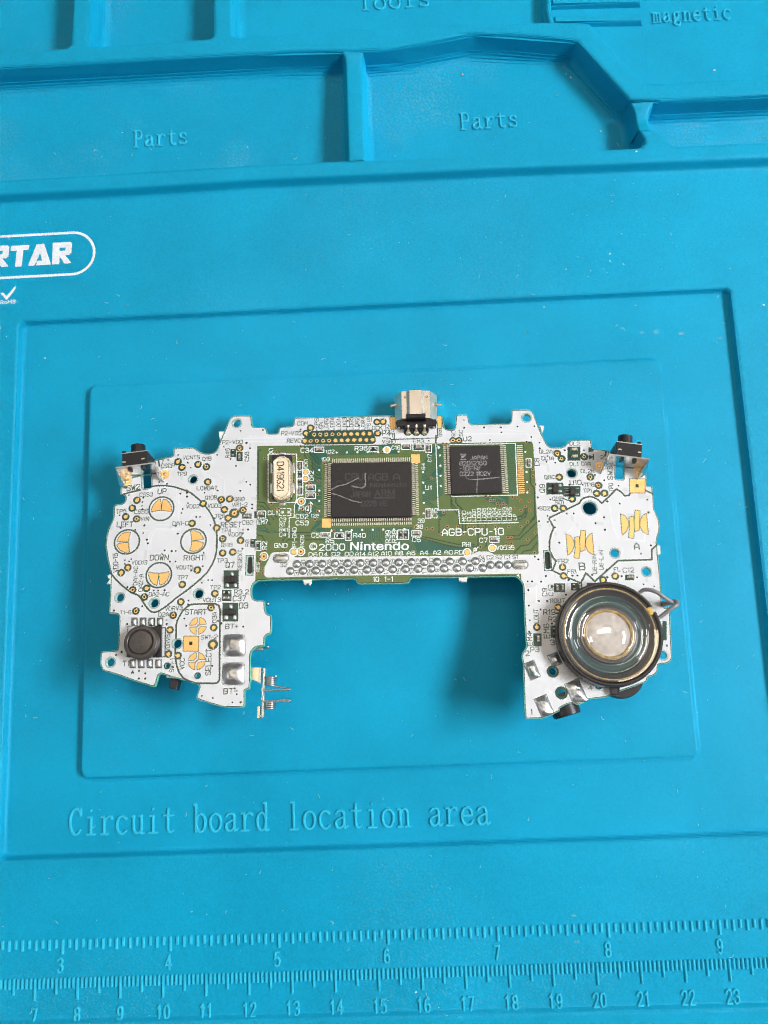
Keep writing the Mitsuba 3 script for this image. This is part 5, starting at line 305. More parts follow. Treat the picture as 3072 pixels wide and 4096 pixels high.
def disc(x, y, r, q=8): return Point(x, y).buffer(r, quad_segs=q)
def dome(g, h, n=7, z0=0.0, base=0.0, lump=0.0, seed=0):
    """A blob of solder over an outline: rising in steps towards the middle."""
    rmax = -min(0, 0); lo, hi = 0.0, 50.0
    for _ in range(24):
        mid = (lo + hi) / 2
        if g.buffer(-mid).is_empty: hi = mid
        else: lo = mid
    prof = [(0, z0), (0, z0 + base)] if base else [(0, z0)]
    for k in range(1, n + 1):
        t = k / n * .96; prof.append((-lo * t, z0 + base + h * math.sqrt(1 - (1 - t) ** 2)))
    m = stack(g, prof)
    if lump:
        m = trimesh.Trimesh(*trimesh.remesh.subdivide_to_size(m.vertices, m.faces, .45)); m.merge_vertices(digits_vertex=4)
        v = m.vertices.copy(); k = np.clip((v[:, 2] - z0) / max(h, 1e-6), 0, 1)
        v[:, 2] += (meshkit.fbm(v * .9, 3, seed) - .5) * lump * k; m.vertices = v
    return m

# ------------------------------------------------------------------ lettering
def arc(cx, cy, rx, ry, a0, a1, n=14):
    return [(cx + rx * math.cos(math.radians(a0 + (a1 - a0) * i / n)), cy + ry * math.sin(math.radians(a0 + (a1 - a0) * i / n))) for i in range(n + 1)]
def parse(s): return [[tuple(map(float, p.split(','))) for p in st.split()] for st in s.split('|')]
GL = {k: parse(v) for k, v in {
'A': '0,0 0,3.6 2,6 4,3.6 4,0|0,2 4,2', 'B': '0,0 0,6 3.2,6 4,5.3 4,3.8 3.2,3.1 0,3.1|3.2,3.1 4,2.4 4,.7 3.2,0 0,0', 'C': '4,5 3.2,6 .8,6 0,5 0,1 .8,0 3.2,0 4,1', 'D': '0,0 0,6 2.9,6 4,4.9 4,1.1 2.9,0 0,0',
'E': '4,6 0,6 0,0 4,0|0,3.1 3.2,3.1', 'F': '4,6 0,6 0,0|0,3.1 3.2,3.1', 'G': '4,5 3.2,6 .8,6 0,5 0,1 .8,0 3.2,0 4,1 4,2.7 2.2,2.7', 'H': '0,0 0,6|4,0 4,6|0,3 4,3', 'I': '.8,0 .8,6', 'J': '3.6,6 3.6,1 2.8,0 .9,0 0,1 0,1.8',
'K': '0,0 0,6|4,6 0,2.6|1.4,3.7 4,0', 'L': '0,6 0,0 4,0', 'M': '0,0 0,6 2,3 4,6 4,0', 'N': '0,0 0,6 4,0 4,6', 'O': '0,1 0,5 .8,6 3.2,6 4,5 4,1 3.2,0 .8,0 0,1', 'P': '0,0 0,6 3.2,6 4,5.2 4,3.4 3.2,2.6 0,2.6', 'Q': '0,1 0,5 .8,6 3.2,6 4,5 4,1 3.2,0 .8,0 0,1|2.4,1.8 4.2,-.3',
'R': '0,0 0,6 3.2,6 4,5.2 4,3.6 3.2,2.8 0,2.8|2.2,2.8 4,0', 'S': '4,5 3.2,6 .8,6 0,5.2 0,3.9 .8,3.2 3.2,2.9 4,2.1 4,.8 3.2,0 .8,0 0,1', 'T': '0,6 4,6|2,6 2,0', 'U': '0,6 0,1 .8,0 3.2,0 4,1 4,6', 'V': '0,6 2,0 4,6', 'W': '0,6 .9,0 2,4 3.1,0 4,6', 'X': '0,0 4,6|0,6 4,0', 'Y': '0,6 2,3 4,6|2,3 2,0', 'Z': '0,6 4,6 0,0 4,0',
'0': '0,1 0,5 .8,6 3.2,6 4,5 4,1 3.2,0 .8,0 0,1', '1': '.2,5 1.3,6 1.3,0', '2': '0,4.8 .8,6 3.2,6 4,5 4,3.8 0,.6 0,0 4,0', '3': '0,5 .8,6 3.2,6 4,5.2 4,3.8 3.2,3.1 1.4,3.1|3.2,3.1 4,2.4 4,.8 3.2,0 .8,0 0,1', '4': '3,0 3,6 0,1.7 4,1.7', '5': '3.8,6 .3,6 0,3 .9,3.7 3.1,3.7 4,2.8 4,.9 3.1,0 .8,0 0,.8', '6': '3.8,5.2 3.1,6 .9,6 0,5 0,1 .8,0 3.2,0 4,.9 4,2.6 3.2,3.4 .8,3.4 0,2.6',
'7': '0,6 4,6 1.4,0', '8': '.8,3.2 0,4 0,5.2 .8,6 3.2,6 4,5.2 4,4 3.2,3.2 .8,3.2 0,2.4 0,.8 .8,0 3.2,0 4,.8 4,2.4 3.2,3.2', '9': '.2,.8 .9,0 3.1,0 4,1 4,5 3.2,6 .8,6 0,5.1 0,3.4 .8,2.6 3.2,2.6 4,3.4', '-': '0,3 2.6,3', '+': '0,3 3.4,3|1.7,1.3 1.7,4.7', '.': '.5,0 .5,.3', ' ': ''.join(''), }.items() if v}
NARROW = {'I': 1.6, '1': 1.8, '-': 2.6, '.': 1.0, ' ': 2.4, '+': 3.4}
el = lambda cx, cy, rx, ry, a0=0, a1=360: arc(cx, cy, rx, ry, a0, a1, 22)
SERIF = {k: (parse(v) if isinstance(v, str) else [q if isinstance(q, list) else parse(q)[0] for q in v]) for k, v in {
'C': [el(4.2, 7.2, 3.7, 7.2, 42, 318), '7.2,14 7.2,10.6'], 'i': '4,0 4,9.5|1.8,9.5 4,9.5|1.5,0 6.5,0|3.7,13 3.9,13.3', 'r': '2.5,0 2.5,9.5|.6,9.5 2.5,9.5|.6,0 5,0|2.5,6 3.5,8.5 5.4,9.7 7.2,9.3 7.3,8.4', 'c': [el(4.1, 4.8, 3.4, 4.9, 50, 318), '6.6,8 6.9,8.4'],
'u': '1.5,9.5 1.5,2.5 2.4,.5 4,0 5.5,.6 6.5,2.2|6.5,9.5 6.5,0 8,0|.2,9.5 1.5,9.5|5.1,9.5 6.5,9.5', 't': '3.5,13 3.5,2 4.2,.5 5.5,0 7,1|.8,9.5 6.8,9.5', 'b': ['1.5,15 1.5,0', '0,15 1.5,15', el(4.5, 4.8, 3, 4.9)], 'o': [el(4, 4.8, 3.5, 4.9)],
'a': '1,8 2.2,9.4 4,9.7 5.6,9 6,7.5 6,1 6.7,0 8,.8|6,6 3,5.2 1,3.8 .7,2 1.7,.3 3.2,0 4.8,.7 6,2.3', 'd': ['6.2,15 6.2,0 7.8,0', '4.7,15 6.2,15', el(3.5, 4.8, 2.8, 4.9)], 'l': '4,15 4,0|2,15 4,15|1.5,0 6.5,0', 'n': '1.8,9.5 1.8,0|.3,9.5 1.8,9.5|.3,0 3.3,0|1.8,7 3,9 4.5,9.7 5.8,9 6.4,7.5 6.4,0|4.9,0 8,0',
'e': '.6,5.2 7,5.2 6.8,7.5 5.5,9.3 4,9.7 2.2,9 .8,6.8 .6,4 1.3,1.5 2.8,.2 4.5,0 6.2,.6 7.2,2', 's': '6.3,9.5 6.3,7.6|6.3,8 5,9.3 3.5,9.7 1.8,9 1.3,7.5 2,6 5.8,4.2 6.7,2.7 6.2,1 4.5,0 2.8,.2 1.3,1.8|1.3,2.2 1.2,.2', 'P': '1.8,14.5 1.8,0|.2,14.5 4.5,14.5 6.4,13.6 7.2,11 6.4,8.2 4.5,7.2 1.8,7.2|.2,0 3.6,0', 'T': '4,14.5 4,0|.3,11.5 .6,14.5 7.4,14.5 7.7,11.5|2.2,0 5.8,0',
'm': '1,9.5 1,0|-.2,9.5 1,9.5|-.2,0 2.2,0|1,8 2,9.6 3.2,9.6 4,8 4,0|3,0 5,0|4,8 5,9.6 6.2,9.6 7,8 7,0|6,0 8.2,0', 'g': [el(3.7, 6.6, 2.4, 3.1), '5.6,8.8 6.8,9.7 7.8,9.3', '1.8,4 1,2.6 1.8,1.4 5.5,.8 7,-.5 6.8,-2.6 5,-3.8 2.6,-3.7 .9,-2.4 1,-.5 2.2,.9']}.items()}
DIG = {k: (parse(v) if isinstance(v, str) else [q if isinstance(q, list) else parse(q)[0] for q in v]) for k, v in {
'0': [el(2.5, 5, 2.1, 5)], '1': '.9,8 2.5,10 2.5,0', '2': '.5,7.5 .8,9 2.2,10 3.8,9.6 4.4,8 4,6 .4,0 4.6,0', '3': '.5,8.5 1.6,9.9 3.2,9.9 4.3,8.6 4.2,6.6 2.5,5.4|2.5,5.4 4.3,4.2 4.5,2 3.3,.2 1.5,.1 .4,1.6', '4': '3.4,0 3.4,10 .3,3 4.7,3', '5': '4.3,10 1,10 .7,5.4 2.2,6.3 3.8,5.7 4.5,3.4 3.8,.9 2,0 .4,1.2', '6': '3.9,9 2.6,10 1.2,8.8 .5,5 .6,2 1.6,.1 3.2,.1 4.4,1.8 4.3,4.4 3,6 1.3,5.2 .6,3.6',
'7': '.4,10 4.6,10 2,0', '8': [el(2.5, 7.6, 1.8, 2.4), el(2.5, 2.6, 2.1, 2.6)], '9': '1.1,1 2.4,0 3.8,1.2 4.5,5 4.4,8 3.4,9.9 1.8,9.9 .6,8.2 .7,5.6 2,4 3.7,4.8 4.4,6.4'}.items()}
def strokes(text, p0, p1, h, w=.15, font='pcb'):
    """The lettering's outline, its baseline from p0 to p1, capitals h tall."""
    g, H, gap = (GL, 6.0, 1.55) if font == 'pcb' else (SERIF, 15.0, 2.0) if font == 'serif' else (DIG, 10.0, 1.2)
    x, ls = 0.0, []
    for ch in text:
        wd = (NARROW.get(ch, 4.0) if font == 'pcb' else 8.0 if font == 'serif' else 5.0)
        for st in g.get(ch, []): ls.append([(x + a, b) for a, b in st])
        x += wd + gap
    tot = max(x - gap, 1e-6); p0, p1 = np.array(p0, float), np.array(p1, float); d = p1 - p0; L = np.linalg.norm(d); d /= L; nrm = np.array([-d[1], d[0]])
    if font == 'serif': L *= tot / (tot - .0)
    out = [LineString([tuple(p0 + d * (a * L / tot) + nrm * (b * h / H)) for a, b in st]) for st in ls]
    return unary_union([l.buffer(h * w / 2, quad_segs=3) for l in out])
def bold(text, p0, p1, h, z, dz=.02):
    m = meshkit.text_mesh(text, h, dz, True); b = m.bounds; p0, p1 = np.array(p0, float), np.array(p1, float); d = p1 - p0; L = np.linalg.norm(d); d /= L
    v = m.vertices.copy(); x = (v[:, 0] - b[0][0]) * L / (b[1][0] - b[0][0]); y = v[:, 1]
    m.vertices = np.c_[p0[0] + d[0] * x - d[1] * y, p0[1] + d[1] * x + d[0] * y, v[:, 2] + z]; return m
def line(pts, w, closed=False): return LineString(pts + ([pts[0]] if closed else [])).buffer(w / 2, quad_segs=3, join_style=1)

# ================================================================== THE MAT
K = 'repair_mat'
labels[K] = dict(label='turquoise silicone repair mat with embossed trays, lettering and two rulers', category='mat')
sil = 'silicone'
R = box(-190, -170, 190, 235)
poly = lambda p: Polygon(p).buffer(0)
re_ = M['rim_edge']; rimG = Polygon([(-300, re_[0][1])] + re_ + [(300, re_[-1][1]), (300, 400), (-300, 400)])
br = M['bottom_rim']; sl = (br[-1][1] - br[0][1]) / (br[-1][0] - br[0][0]); ylow = lambda x: br[0][1] + sl * (x - br[0][0])
lowG = Polygon([(-300, ylow(-300)), (300, ylow(300)), (300, -400), (-300, -400)])
rx0, ry0, rx1, ry1 = M['recess']; rec = round_poly(box(rx0, ry0, rx1, ry1), 1.8)
px0, py0, px1, py1 = M['platform']; plat = round_poly(box(px0, py0, px1, py1), 2.2)
ZR, ZF, ZREC, ZPL = 3.0, -4.5, -2.0, -.15
ms = [cap(R.difference(rimG.buffer(2.0, join_style=1, quad_segs=8)).difference(lowG.buffer(1.0)).difference(rec.buffer(.7, join_style=1, quad_segs=8)), 0.0)]
def cavity(g, zt, zf, clip=R, r=1.0):
    return [(o, z) for o, z in ((1.1, zt), (.7, zt - .07), (.35, zt - .24), (.1, zt - .58), (0, zt - 1.0), (-.55, zf + 2.2), (-.85, zf + 1.35), (-1.3, zf + .72), (-2.0, zf + .28), (-2.8, zf + .06), (-3.4, zf))]
ms.append(stack(rec, soft([(.7, 0), (.35, -.08), (.05, -.32), (-.45, ZREC + .42), (-.8, ZREC + .1), (-1.3, ZREC)]), top=False))
ms.append(cap(rec.buffer(-1.3, join_style=1, quad_segs=8).difference(plat.buffer(1.25, join_style=1, quad_segs=8)), ZREC))
ms.append(stack(plat, soft([(1.25, ZREC), (.95, ZREC + .07), (.7, ZREC + .28), (-.05, ZPL - .26), (-.28, ZPL - .06), (-.6, ZPL)])))
ms.append(stack(lowG, [(1.0, 0), (.7, .1), (.1, .78), (-.25, .97), (-.7, 1.05)], clip=R))
cav = {'tray1': (poly([(-180, 300), (M['tray1'][0][0], 300)] + M['tray1'] + [(-180, M['tray1'][-1][1] - .8)]), ZF),
       'tray2': (poly([(M['tray2'][0][0] - .3, 185)] + M['tray2'] + [(M['tray2'][-1][0], 185)]), ZF),
       'tray3': (poly([(M['tray3'][0][0], 185)] + M['tray3'] + [(M['tray3'][-1][0], 185)]), -.5),
       'parts': (poly([(-170, M['parts'][0][1] + .2)] + M['parts'] + [(-170, M['parts'][-1][1])]), ZF),
       'slot': (poly(M['slot'] + [(135, M['slot'][-2][1] + .1), (135, M['slot'][-1][1] + .1)][::-1][::-1]), ZF),
       'magnet': (poly(M['magnet']), .4)}
s0 = M['slot']; cav['slot'] = (poly(s0[:6] + [(135, s0[5][1] - .2), (135, s0[6][1] - .2)] + s0[6:]), ZF)
mg = M['magnet']; mgp = [(x, min(y, 185)) for x, y in mg]; mgp = [p if p[0] < 105 else (135, p[1]) for p in mgp]; cav['magnet'] = (poly(mgp), .4)
cav = {k: (round_poly(g, .9 if k != 'magnet' else .5).intersection(box(-400, -400, 400, 186)), z) for k, (g, z) in cav.items()}
cav['tray3'] = (cav['tray3'][0].difference(cav['magnet'][0].buffer(1.6)), -.5)
cav['parts'] = (cav['parts'][0].union(poly(M['saddle'])), ZF)
cav['parts'] = (cav['parts'][0].union(cav['slot'][0]).buffer(.6, quad_segs=4).buffer(-.6, quad_segs=4), ZF); del cav['slot']
allc = unary_union([g.buffer(1.1 if z < 0 - 1 else .75, join_style=1, quad_segs=8) for g, z in cav.values()])
ms.append(stack(rimG, soft([(2.0, 0), (1.4, .1), (.9, .5), (.35, ZR - .9), (.1, ZR - .4), (-.25, ZR - .12), (-.8, ZR)]), clip=R, top=False))
ms.append(cap(rimG.buffer(-.8, join_style=1, quad_segs=8).intersection(R).difference(allc), ZR))
for k, (g, z) in cav.items():
    h = ZR - z
    pr = cavity(g, ZR, z) if h > 3 else [(.75, ZR), (.3, ZR - .1), (0, ZR - .4), (-.25, z + .35), (-.55, z + .08), (-1.0, z)]
    ms.append(stack(g, pr, clip=R))
ms.append(wall(R, -6, 0)); ms.append(flip(cap(R, -6)))
put(K + '__base', weld(ms), sil, MT)
labels[K + '__base'] = dict(label='moulded turquoise base with recessed panel, raised rim and tray floors')
# divider between the two small-part trays: lower than the rim, curving up to it at its far end
dv = M['divider']; x0, x1 = dv[0][0] + .3, dv[1][0] + .1; yf, yn = 141.6, dv[2][1] - 1.2
prof = [(yn, 2.97), (yn + 1.5, 2.93)] + [(yn + 3 + (yf - yn - 9.5) * i / 6, 2.85 - 1.1 * (i / 6) ** 1.5) for i in range(7)] + [(yf - 6.0 + 6.0 * i / 8, 1.75 + 1.2 * (i / 8) ** 2.6) for i in range(1, 9)]
def loft(prof, x0, x1, zb):
    V_, F_ = [], []
    for n_, (y, z) in enumerate(prof):
        fl = 1.5 * max(0, (y - (yf - 4)) / 4) ** 2.2
        a_, b_ = x0 - fl, x1 + fl
        xs = [(a_ - 2.6, zb - .05), (a_ - 1.5, zb + .15), (a_ - .9, zb + .6), (a_ - .6, zb + 1.6), (a_, z - .8), (a_ + .1, z - .35), (a_ + .35, z - .08), (a_ + .75, z), (b_ - .75, z), (b_ - .35, z - .08), (b_ - .1, z - .35), (b_, z - .8), (b_ + .6, zb + 1.6), (b_ + .9, zb + .6), (b_ + 1.5, zb + .15), (b_ + 2.6, zb - .05)]
        V_ += [(x, y, h) for x, h in xs]
    k = len(xs)
    for i in range(len(prof) - 1):
        for j in range(k - 1): q_ = i * k + j; F_ += [(q_, q_ + 1, q_ + k + 1), (q_, q_ + k + 1, q_ + k)]
    return trimesh.Trimesh(V_, F_, process=False)
put(K + '__divider', loft(prof, x0, x1, ZF), sil, MT, smooth=38)
sd = M['saddle_ends']; yf, yn, x0, x1 = sd[1][1] - .2, sd[2][1] - .6, sd[2][0] + .1, sd[3][0] - .1
prof = [(yn + (yf - yn) * i / 12, 2.95 - 1.25 * math.sin(math.pi * min(1, i / 12 * 1.0)) ** 1.3 + .0) for i in range(13)]
put(K + '__divider', loft(prof, x0, x1, ZF), sil, MT, smooth=38)
for n in ('ridge1', 'ridge2'): put(K + '__ridge', stack(poly(M[n]), [(.6, 1.05), (.25, 1.9), (-.1, 2.7), (-.5, 2.85)]), sil, MT, smooth=38)
st = M['step']; sb = poly([(st[0][0], 185)] + st + [(st[2][0], st[2][1] - 9), (st[2][0] - 60, st[2][1] - 9), (st[2][0] - 60, 185)]).intersection(cav['magnet'][0].buffer(-.5))
put(K + '__step', stack(sb, [(.35, .38), (.05, .95), (-.35, 1.1)]), sil, MT, smooth=38)
# embossed words and numerals
def emboss(g, z, h):
    h *= 1.5
    return stack(g, [(.07, z - .02), (.03, z + h * .7), (-.06, z + h)])
for s, xa, ya, xb, yb, h, z, kind in M['text']:
    z = ZREC if z == -2.0 else z
    if kind == 'f':
        xo = 0
        words_ = s.split(' '); adv = 1.0 / (len(s) * 10 - 2); pos = 0
        for w_ in words_:
            a, b = pos * 10 * adv, (pos * 10 + len(w_) * 10 - 2) * adv; pos += len(w_) + 1
            pa, pb = (xa + (xb - xa) * a, ya + (yb - ya) * a), (xa + (xb - xa) * b, ya + (yb - ya) * b)
            put(K + '__embossed_word', emboss(strokes(w_, pa, pb, h, .085 if h > 6.2 else .072, 'serif'), z, .35), 'silicone_mark_lit', MT, smooth=50)
def numeral(s, xc, y0, y1):
    w_ = .46 * (y1 - y0); n = len(s); W_ = n * w_ + (n - 1) * .24 * w_
    put(K + '__numeral', emboss(strokes(s, (xc - W_ / 2, y0), (xc + W_ / 2, y0), y1 - y0, .12, 'dig'), 0, .3), 'silicone_mark_lit', MT, smooth=50)
for k in range(6, 25): numeral(str(k), k * 10 - 153.6, M['num_y'][1], M['num_y'][0])
for k in range(3, 11): numeral(str(k), M['in_x0'] + 25.4 * k - .5, M['inum_y'][1], M['inum_y'][0])
def tick(w_, y0, y1): return shared(emboss(box(-w_ / 2, y0, w_ / 2, y1), 0, .32), 'silicone_mark_lit', 40)
tm = [tick(.42, b, M['mm_ends'][0]) for b in (M['mm_ends'][1], M['mm_ends'][2], M['cm_len'][1])]
for k in range(50, 270):
    put(K + '__millimetre_tick', tm[2 if k % 10 == 0 else 1 if k % 5 == 0 else 0], None, MT, offset=T().translate([k - 153.6, 0, 0]))
ie = M['in_ends']; ti = [tick(.5, b, ie[0]) for b in (ie[1], ie[2], ie[3])]
for k in range(32, 173):
    put(K + '__inch_tick', ti[2 if k % 16 == 0 else 1 if k % 2 == 0 else 0], None, MT, offset=T().translate([M['in_x0'] + k * 25.4 / 16, 0, 0]))
# print
sc = M['stadium']; cyc = sc[0]; r = (sc[1][1] - sc[2][1]) / 2; dl = np.array(sc[0]) - np.array([(sc[3][0] + sc[4][0]) / 2, (sc[3][1] + sc[4][1]) / 2]); far_ = (cyc[0] - dl[0] * 1.75, cyc[1] - dl[1] * 1.75)
stad = LineString([cyc, far_]).buffer(r + .35, quad_segs=24).difference(LineString([cyc, far_]).buffer(r - .35, quad_segs=24))
put(K + '__printed_outline', cap(stad, .03), 'mat_print', MT)
for g in M['logo'][:4]: put(K + '__printed_letter', cap(poly(g).buffer(.12, quad_segs=3), .03), 'mat_print', MT)
put(K + '__printed_check_mark', cap(poly(M['logo'][4]), .03), 'mat_print', MT)
rh = M['rohs']; put(K + '__printed_word', bold('RoHS', rh[:2], rh[2:4], abs(rh[5] - rh[1]) * .95, .02), 'mat_print', MT)
# dull smears
for i, (x, y) in enumerate(M['smears']):
    z = ZREC if i < 6 else 0
    pts = [(x + rr * math.cos(a) * 1.25, y + rr * math.sin(a) * .7) for a, rr in [(2 * math.pi * j / 14, rng.uniform(.4, .8) * (.8 if i not in (1, 2) else 1.3)) for j in range(14)]]
    put(K + '__smear', cap(poly(pts), z + .03), 'smear', MT)

# ================================================================== THE CIRCUIT BOARD
K = 'circuit_board'
labels[K] = dict(label='white and green game console circuit board with deep notch, lying on the blue mat', category='circuit board')
outline = poly(D['outline']).buffer(.15, quad_segs=4).buffer(-.3, quad_segs=4).buffer(.15, quad_segs=4)
holes = unary_union([disc(*h, 10) for h in D['holes']])
wins = unary_union([round_poly(poly(w_), .35) for w_ in D['windows']]); slots = unary_union([poly(s) for s in D['slots']])
cut = unary_union([wins, holes])
link_cut = box(2.4, 37.2, 13.3, 60)
body = outline.difference(cut).difference(slots).difference(link_cut)
def jag(g, amp=.05):
    out = []
    for q in geoms(g):
        r_ = q.exterior.segmentize(.5); c = np.array(r_.coords)[:-1]; c = c + nrng.normal(0, amp, c.shape); out.append(Polygon(c, [i.coords for i in q.interiors]).buffer(0))
    return unary_union(out)
bodyj = jag(body, .035)
put(K + '__substrate', weld([wall(bodyj, -1.05, 0), flip(cap(bodyj, -1.05))]), 'edge', BT, smooth=30)
labels[K + '__substrate'] = dict(label='pale green laminate edge of the board')
put(K + '__solder_mask', cap(bodyj, 0), 'teal_dark', BT)
put(K + '__edge_rim', cap(bodyj.difference(bodyj.buffer(-.09)), .012), 'edge_rim', BT)
green = poly(D['green'])
teal = unary_union([poly(t_) for t_ in D['teal']])
put(K + '__copper_ground', cap(green.intersection(body.buffer(-.35)), .02), 'olive', BT)
for t_ in D['teal']: put(K + '__bare_patch', cap(poly(t_).intersection(green), .03), 'teal', BT)
for w_, p in D['copper_lines']:
    g = line(p, w_).intersection(green)
    if not g.is_empty: put(K + '__trace', cap(g, .04), 'olive', BT)
for w_, p in D['dark_lines']: put(K + '__isolation_line', cap(line(p, w_).intersection(green.buffer(.4)), .04), 'line_dark', BT)
ink = body.buffer(-.27, quad_segs=4).difference(green).difference(holes.buffer(.16)).difference(wins.buffer(.12)).difference(unary_union([poly(s) for s in D['slot_frames']]))
def tidy(g): return unary_union([q.simplify(.01) for q in geoms(g)])
ink = tidy(ink)
put(K + '__white_ink', cap(ink, .05), 'white_ink', BT)
labels[K + '__white_ink'] = dict(label='white printed coating over the outer areas of the board')
hole_m = [(h, wall(disc(*h, 10), -1.05, .0)) for h in D['holes']]
for h, m_ in hole_m: put(K + '__mounting_hole', weld([flip(m_), cap(disc(h[0], h[1], h[2] + .17, 10).difference(disc(*h, 10)), .055)]), 'hole_wall', BT, smooth=30)
for h in D['hole_rings']: put(K + '__hole_ring', cap(disc(*h, 10).difference(holes), .065), 'teal_dark', BT)
for w_ in D['windows']: g = round_poly(poly(w_), .35); put(K + '__window_rim', weld([flip(wall(g, -1.05, 0)), cap(g.buffer(.13).difference(g), .055)]), 'hole_wall', BT, smooth=30)
for d_ in D['dark']: put(K + '__exposed_patch', cap(poly(d_).intersection(body), .06), 'teal_dark', BT)
for s in D['slots']: put(K + '__slot_core', bx(*[f(c[i] for c in s) for i in (0, 1) for f in (min, max)], -1.5, -.5), 'black_plastic', BT)
for i, s in enumerate(D['slot_frames']): put(K + '__slot_rim', cap(poly(s).buffer(-.18).difference(poly(D['slots'][i])), .07), 'hole_wall', BT)
# traces under the white ink, their lit relief painted as paler ink
for p in D['strip_lines']: put(K + '__hidden_trace', cap(line(p, .17).intersection(ink), .058), 'ink_relief_lit', BT)
for w_, p in D['ink_lines']:
    g = line(p, w_).intersection(body)
    if not g.is_empty and g.area > .01: put(K + '__ink_line', cap(g, .07), 'mark_green', BT)
for c in D['rings']: put(K + '__ring_line', cap(disc(*c[:2], c[2] + .2, 24).difference(disc(*c[:2], c[2] - .2, 24)), .07), 'mark_green', BT)
def goldpad(g, name='contact_pad', z=.09, frame=.16):
    put(f'{K}__{name}', weld([wall(g, .05, z), cap(g, z)]), 'gold', BT, smooth=False)
    if frame: put(f'{K}__pad_border', cap(g.buffer(frame, quad_segs=3).difference(g), .068), 'mark_green', BT)
for n in D['dpads']:
    for p in D['dpads'][n]: goldpad(poly(p).buffer(.05))
for pads in D['abpads']:
    for p in pads: goldpad(poly(p).buffer(.08).buffer(-.05))
for d_ in D['discs']:
    q = disc(*d_[:3], 16); cuts = [line([tuple(x) for x in d_[3:7]], .62), line([tuple(x) for x in d_[7:11]], .62)]
    for g in sorted(geoms(q.difference(unary_union(cuts))), key=lambda g: -g.area): goldpad(g, frame=.14)
for s, h in zip(D['squares'], D['sq_holes']): goldpad(poly(s), 'test_square'); put(K + '__square_hole', cap(poly(h), .095), 'via_black', BT)
for s in D['gold_link']: goldpad(poly(s), 'anchor_pad')
for s in D['cpu_gold']: goldpad(poly(s), 'corner_pad', frame=0)
hole_ = shared(cap(disc(0, 0, .26, 6), 0), 'via_black')
for x, y, r0, r1, via, ring in D['testpads']:
    if not ring: r0, r1 = r0 * 1.04, r1 * .88
    if ring: put(K + '__pad_ring', cap(disc(x, y, r0 + .12).difference(disc(x, y, r0 - .16)), .075), 'silk', BT); put(K + '__pad_ring', cap(disc(x, y, r0 - .16), .07), 'teal_dark', BT)
    else: put(K + '__pad_ring', cap(disc(x, y, r0), .072), 'teal_dark' if rng.random() < .5 else 'mark_green', BT)
    g = disc(x, y, r1); a = rng.uniform(0, 6.28)
    if not ring: g = unary_union([g, line([(x, y), (x + math.cos(a) * r1 * 1.5, y + math.sin(a) * r1 * 1.5)], r1 * .5)]).intersection(disc(x, y, r0 * .9))
    k = put(K + '__test_pad', cap(g, .085), 'gold', BT)
    if via: scene[k + '__pad_hole'] = {**hole_, 'to_world': BT @ T().translate([x, y, .095])}
v0 = shared(cap(disc(0, 0, .24, 5), .085), 'via_black'); v1 = shared(cap(disc(0, 0, .36, 6).difference(disc(0, 0, .22, 6)), .082), 'copper')
for i, (x, y) in enumerate(D['vias']): put(K + '__via', v0, None, BT, offset=T().translate([x, y, 0]) @ T().scale([.85 + .3 * rng.random()] * 2 + [1]))
for x, y in D['green_vias']:
    k = put(K + '__ringed_via', v1, None, BT, offset=T().translate([x, y, 0])); scene[k + '__drill'] = {**v0, 'to_world': BT @ T().translate([x, y, 0])}
dot = shared(cap(disc(0, 0, .26, 6), .08), 'silk')
for x, y in D['silk_dots']: put(K + '__print_dot', dot, None, BT, offset=T().translate([x, y, 0]))
for p in D['silk_rects']: put(K + '__part_outline', cap(line(p, .22, True), .078), 'silk', BT); put(K + '__bare_patch', cap(poly(p).buffer(-.05), .066), 'teal_dark', BT) if poly(p).area < 9 else None
for p in D['silk_lines']: put(K + '__printed_line', cap(line(p, .2), .078), 'silk', BT)
for p in D['silk_tri']: put(K + '__printed_arrow', cap(poly(p), .078), 'silk', BT)
for s, xa, ya, xb, yb, h, c in D['text']:
    g = strokes(s, (xa, ya), (xb, yb), h, .175 if c == 'd' else .155)
    put(K + ('__lettering' if c == 'd' else '__white_lettering'), cap(g, .083), 'mark_green' if c == 'd' else 'silk', BT)
mk = D['maker']; put(K + '__maker_name', bold('Nintendo', mk[:2], mk[2:4], mk[4] * .95, .075), 'silk', BT)
c = D['copyright']; put(K + '__copyright_ring', cap(disc(*c).difference(disc(c[0], c[1], c[2] - .26)), .083), 'silk', BT)
c = D['phi']; put(K + '__phase_symbol', cap(unary_union([disc(*c[:3]).difference(disc(c[0], c[1], c[2] - .22)), line([tuple(c[3]), tuple(c[4])], .2)]), .083), 'silk', BT)
for t_ in D['tabs']:
    g = jag(poly(t_).buffer(.05), .08); put(K + '__break_off_tab', prism(unary_union(geoms(g)), -.95, -.15), 'fibre', BT)
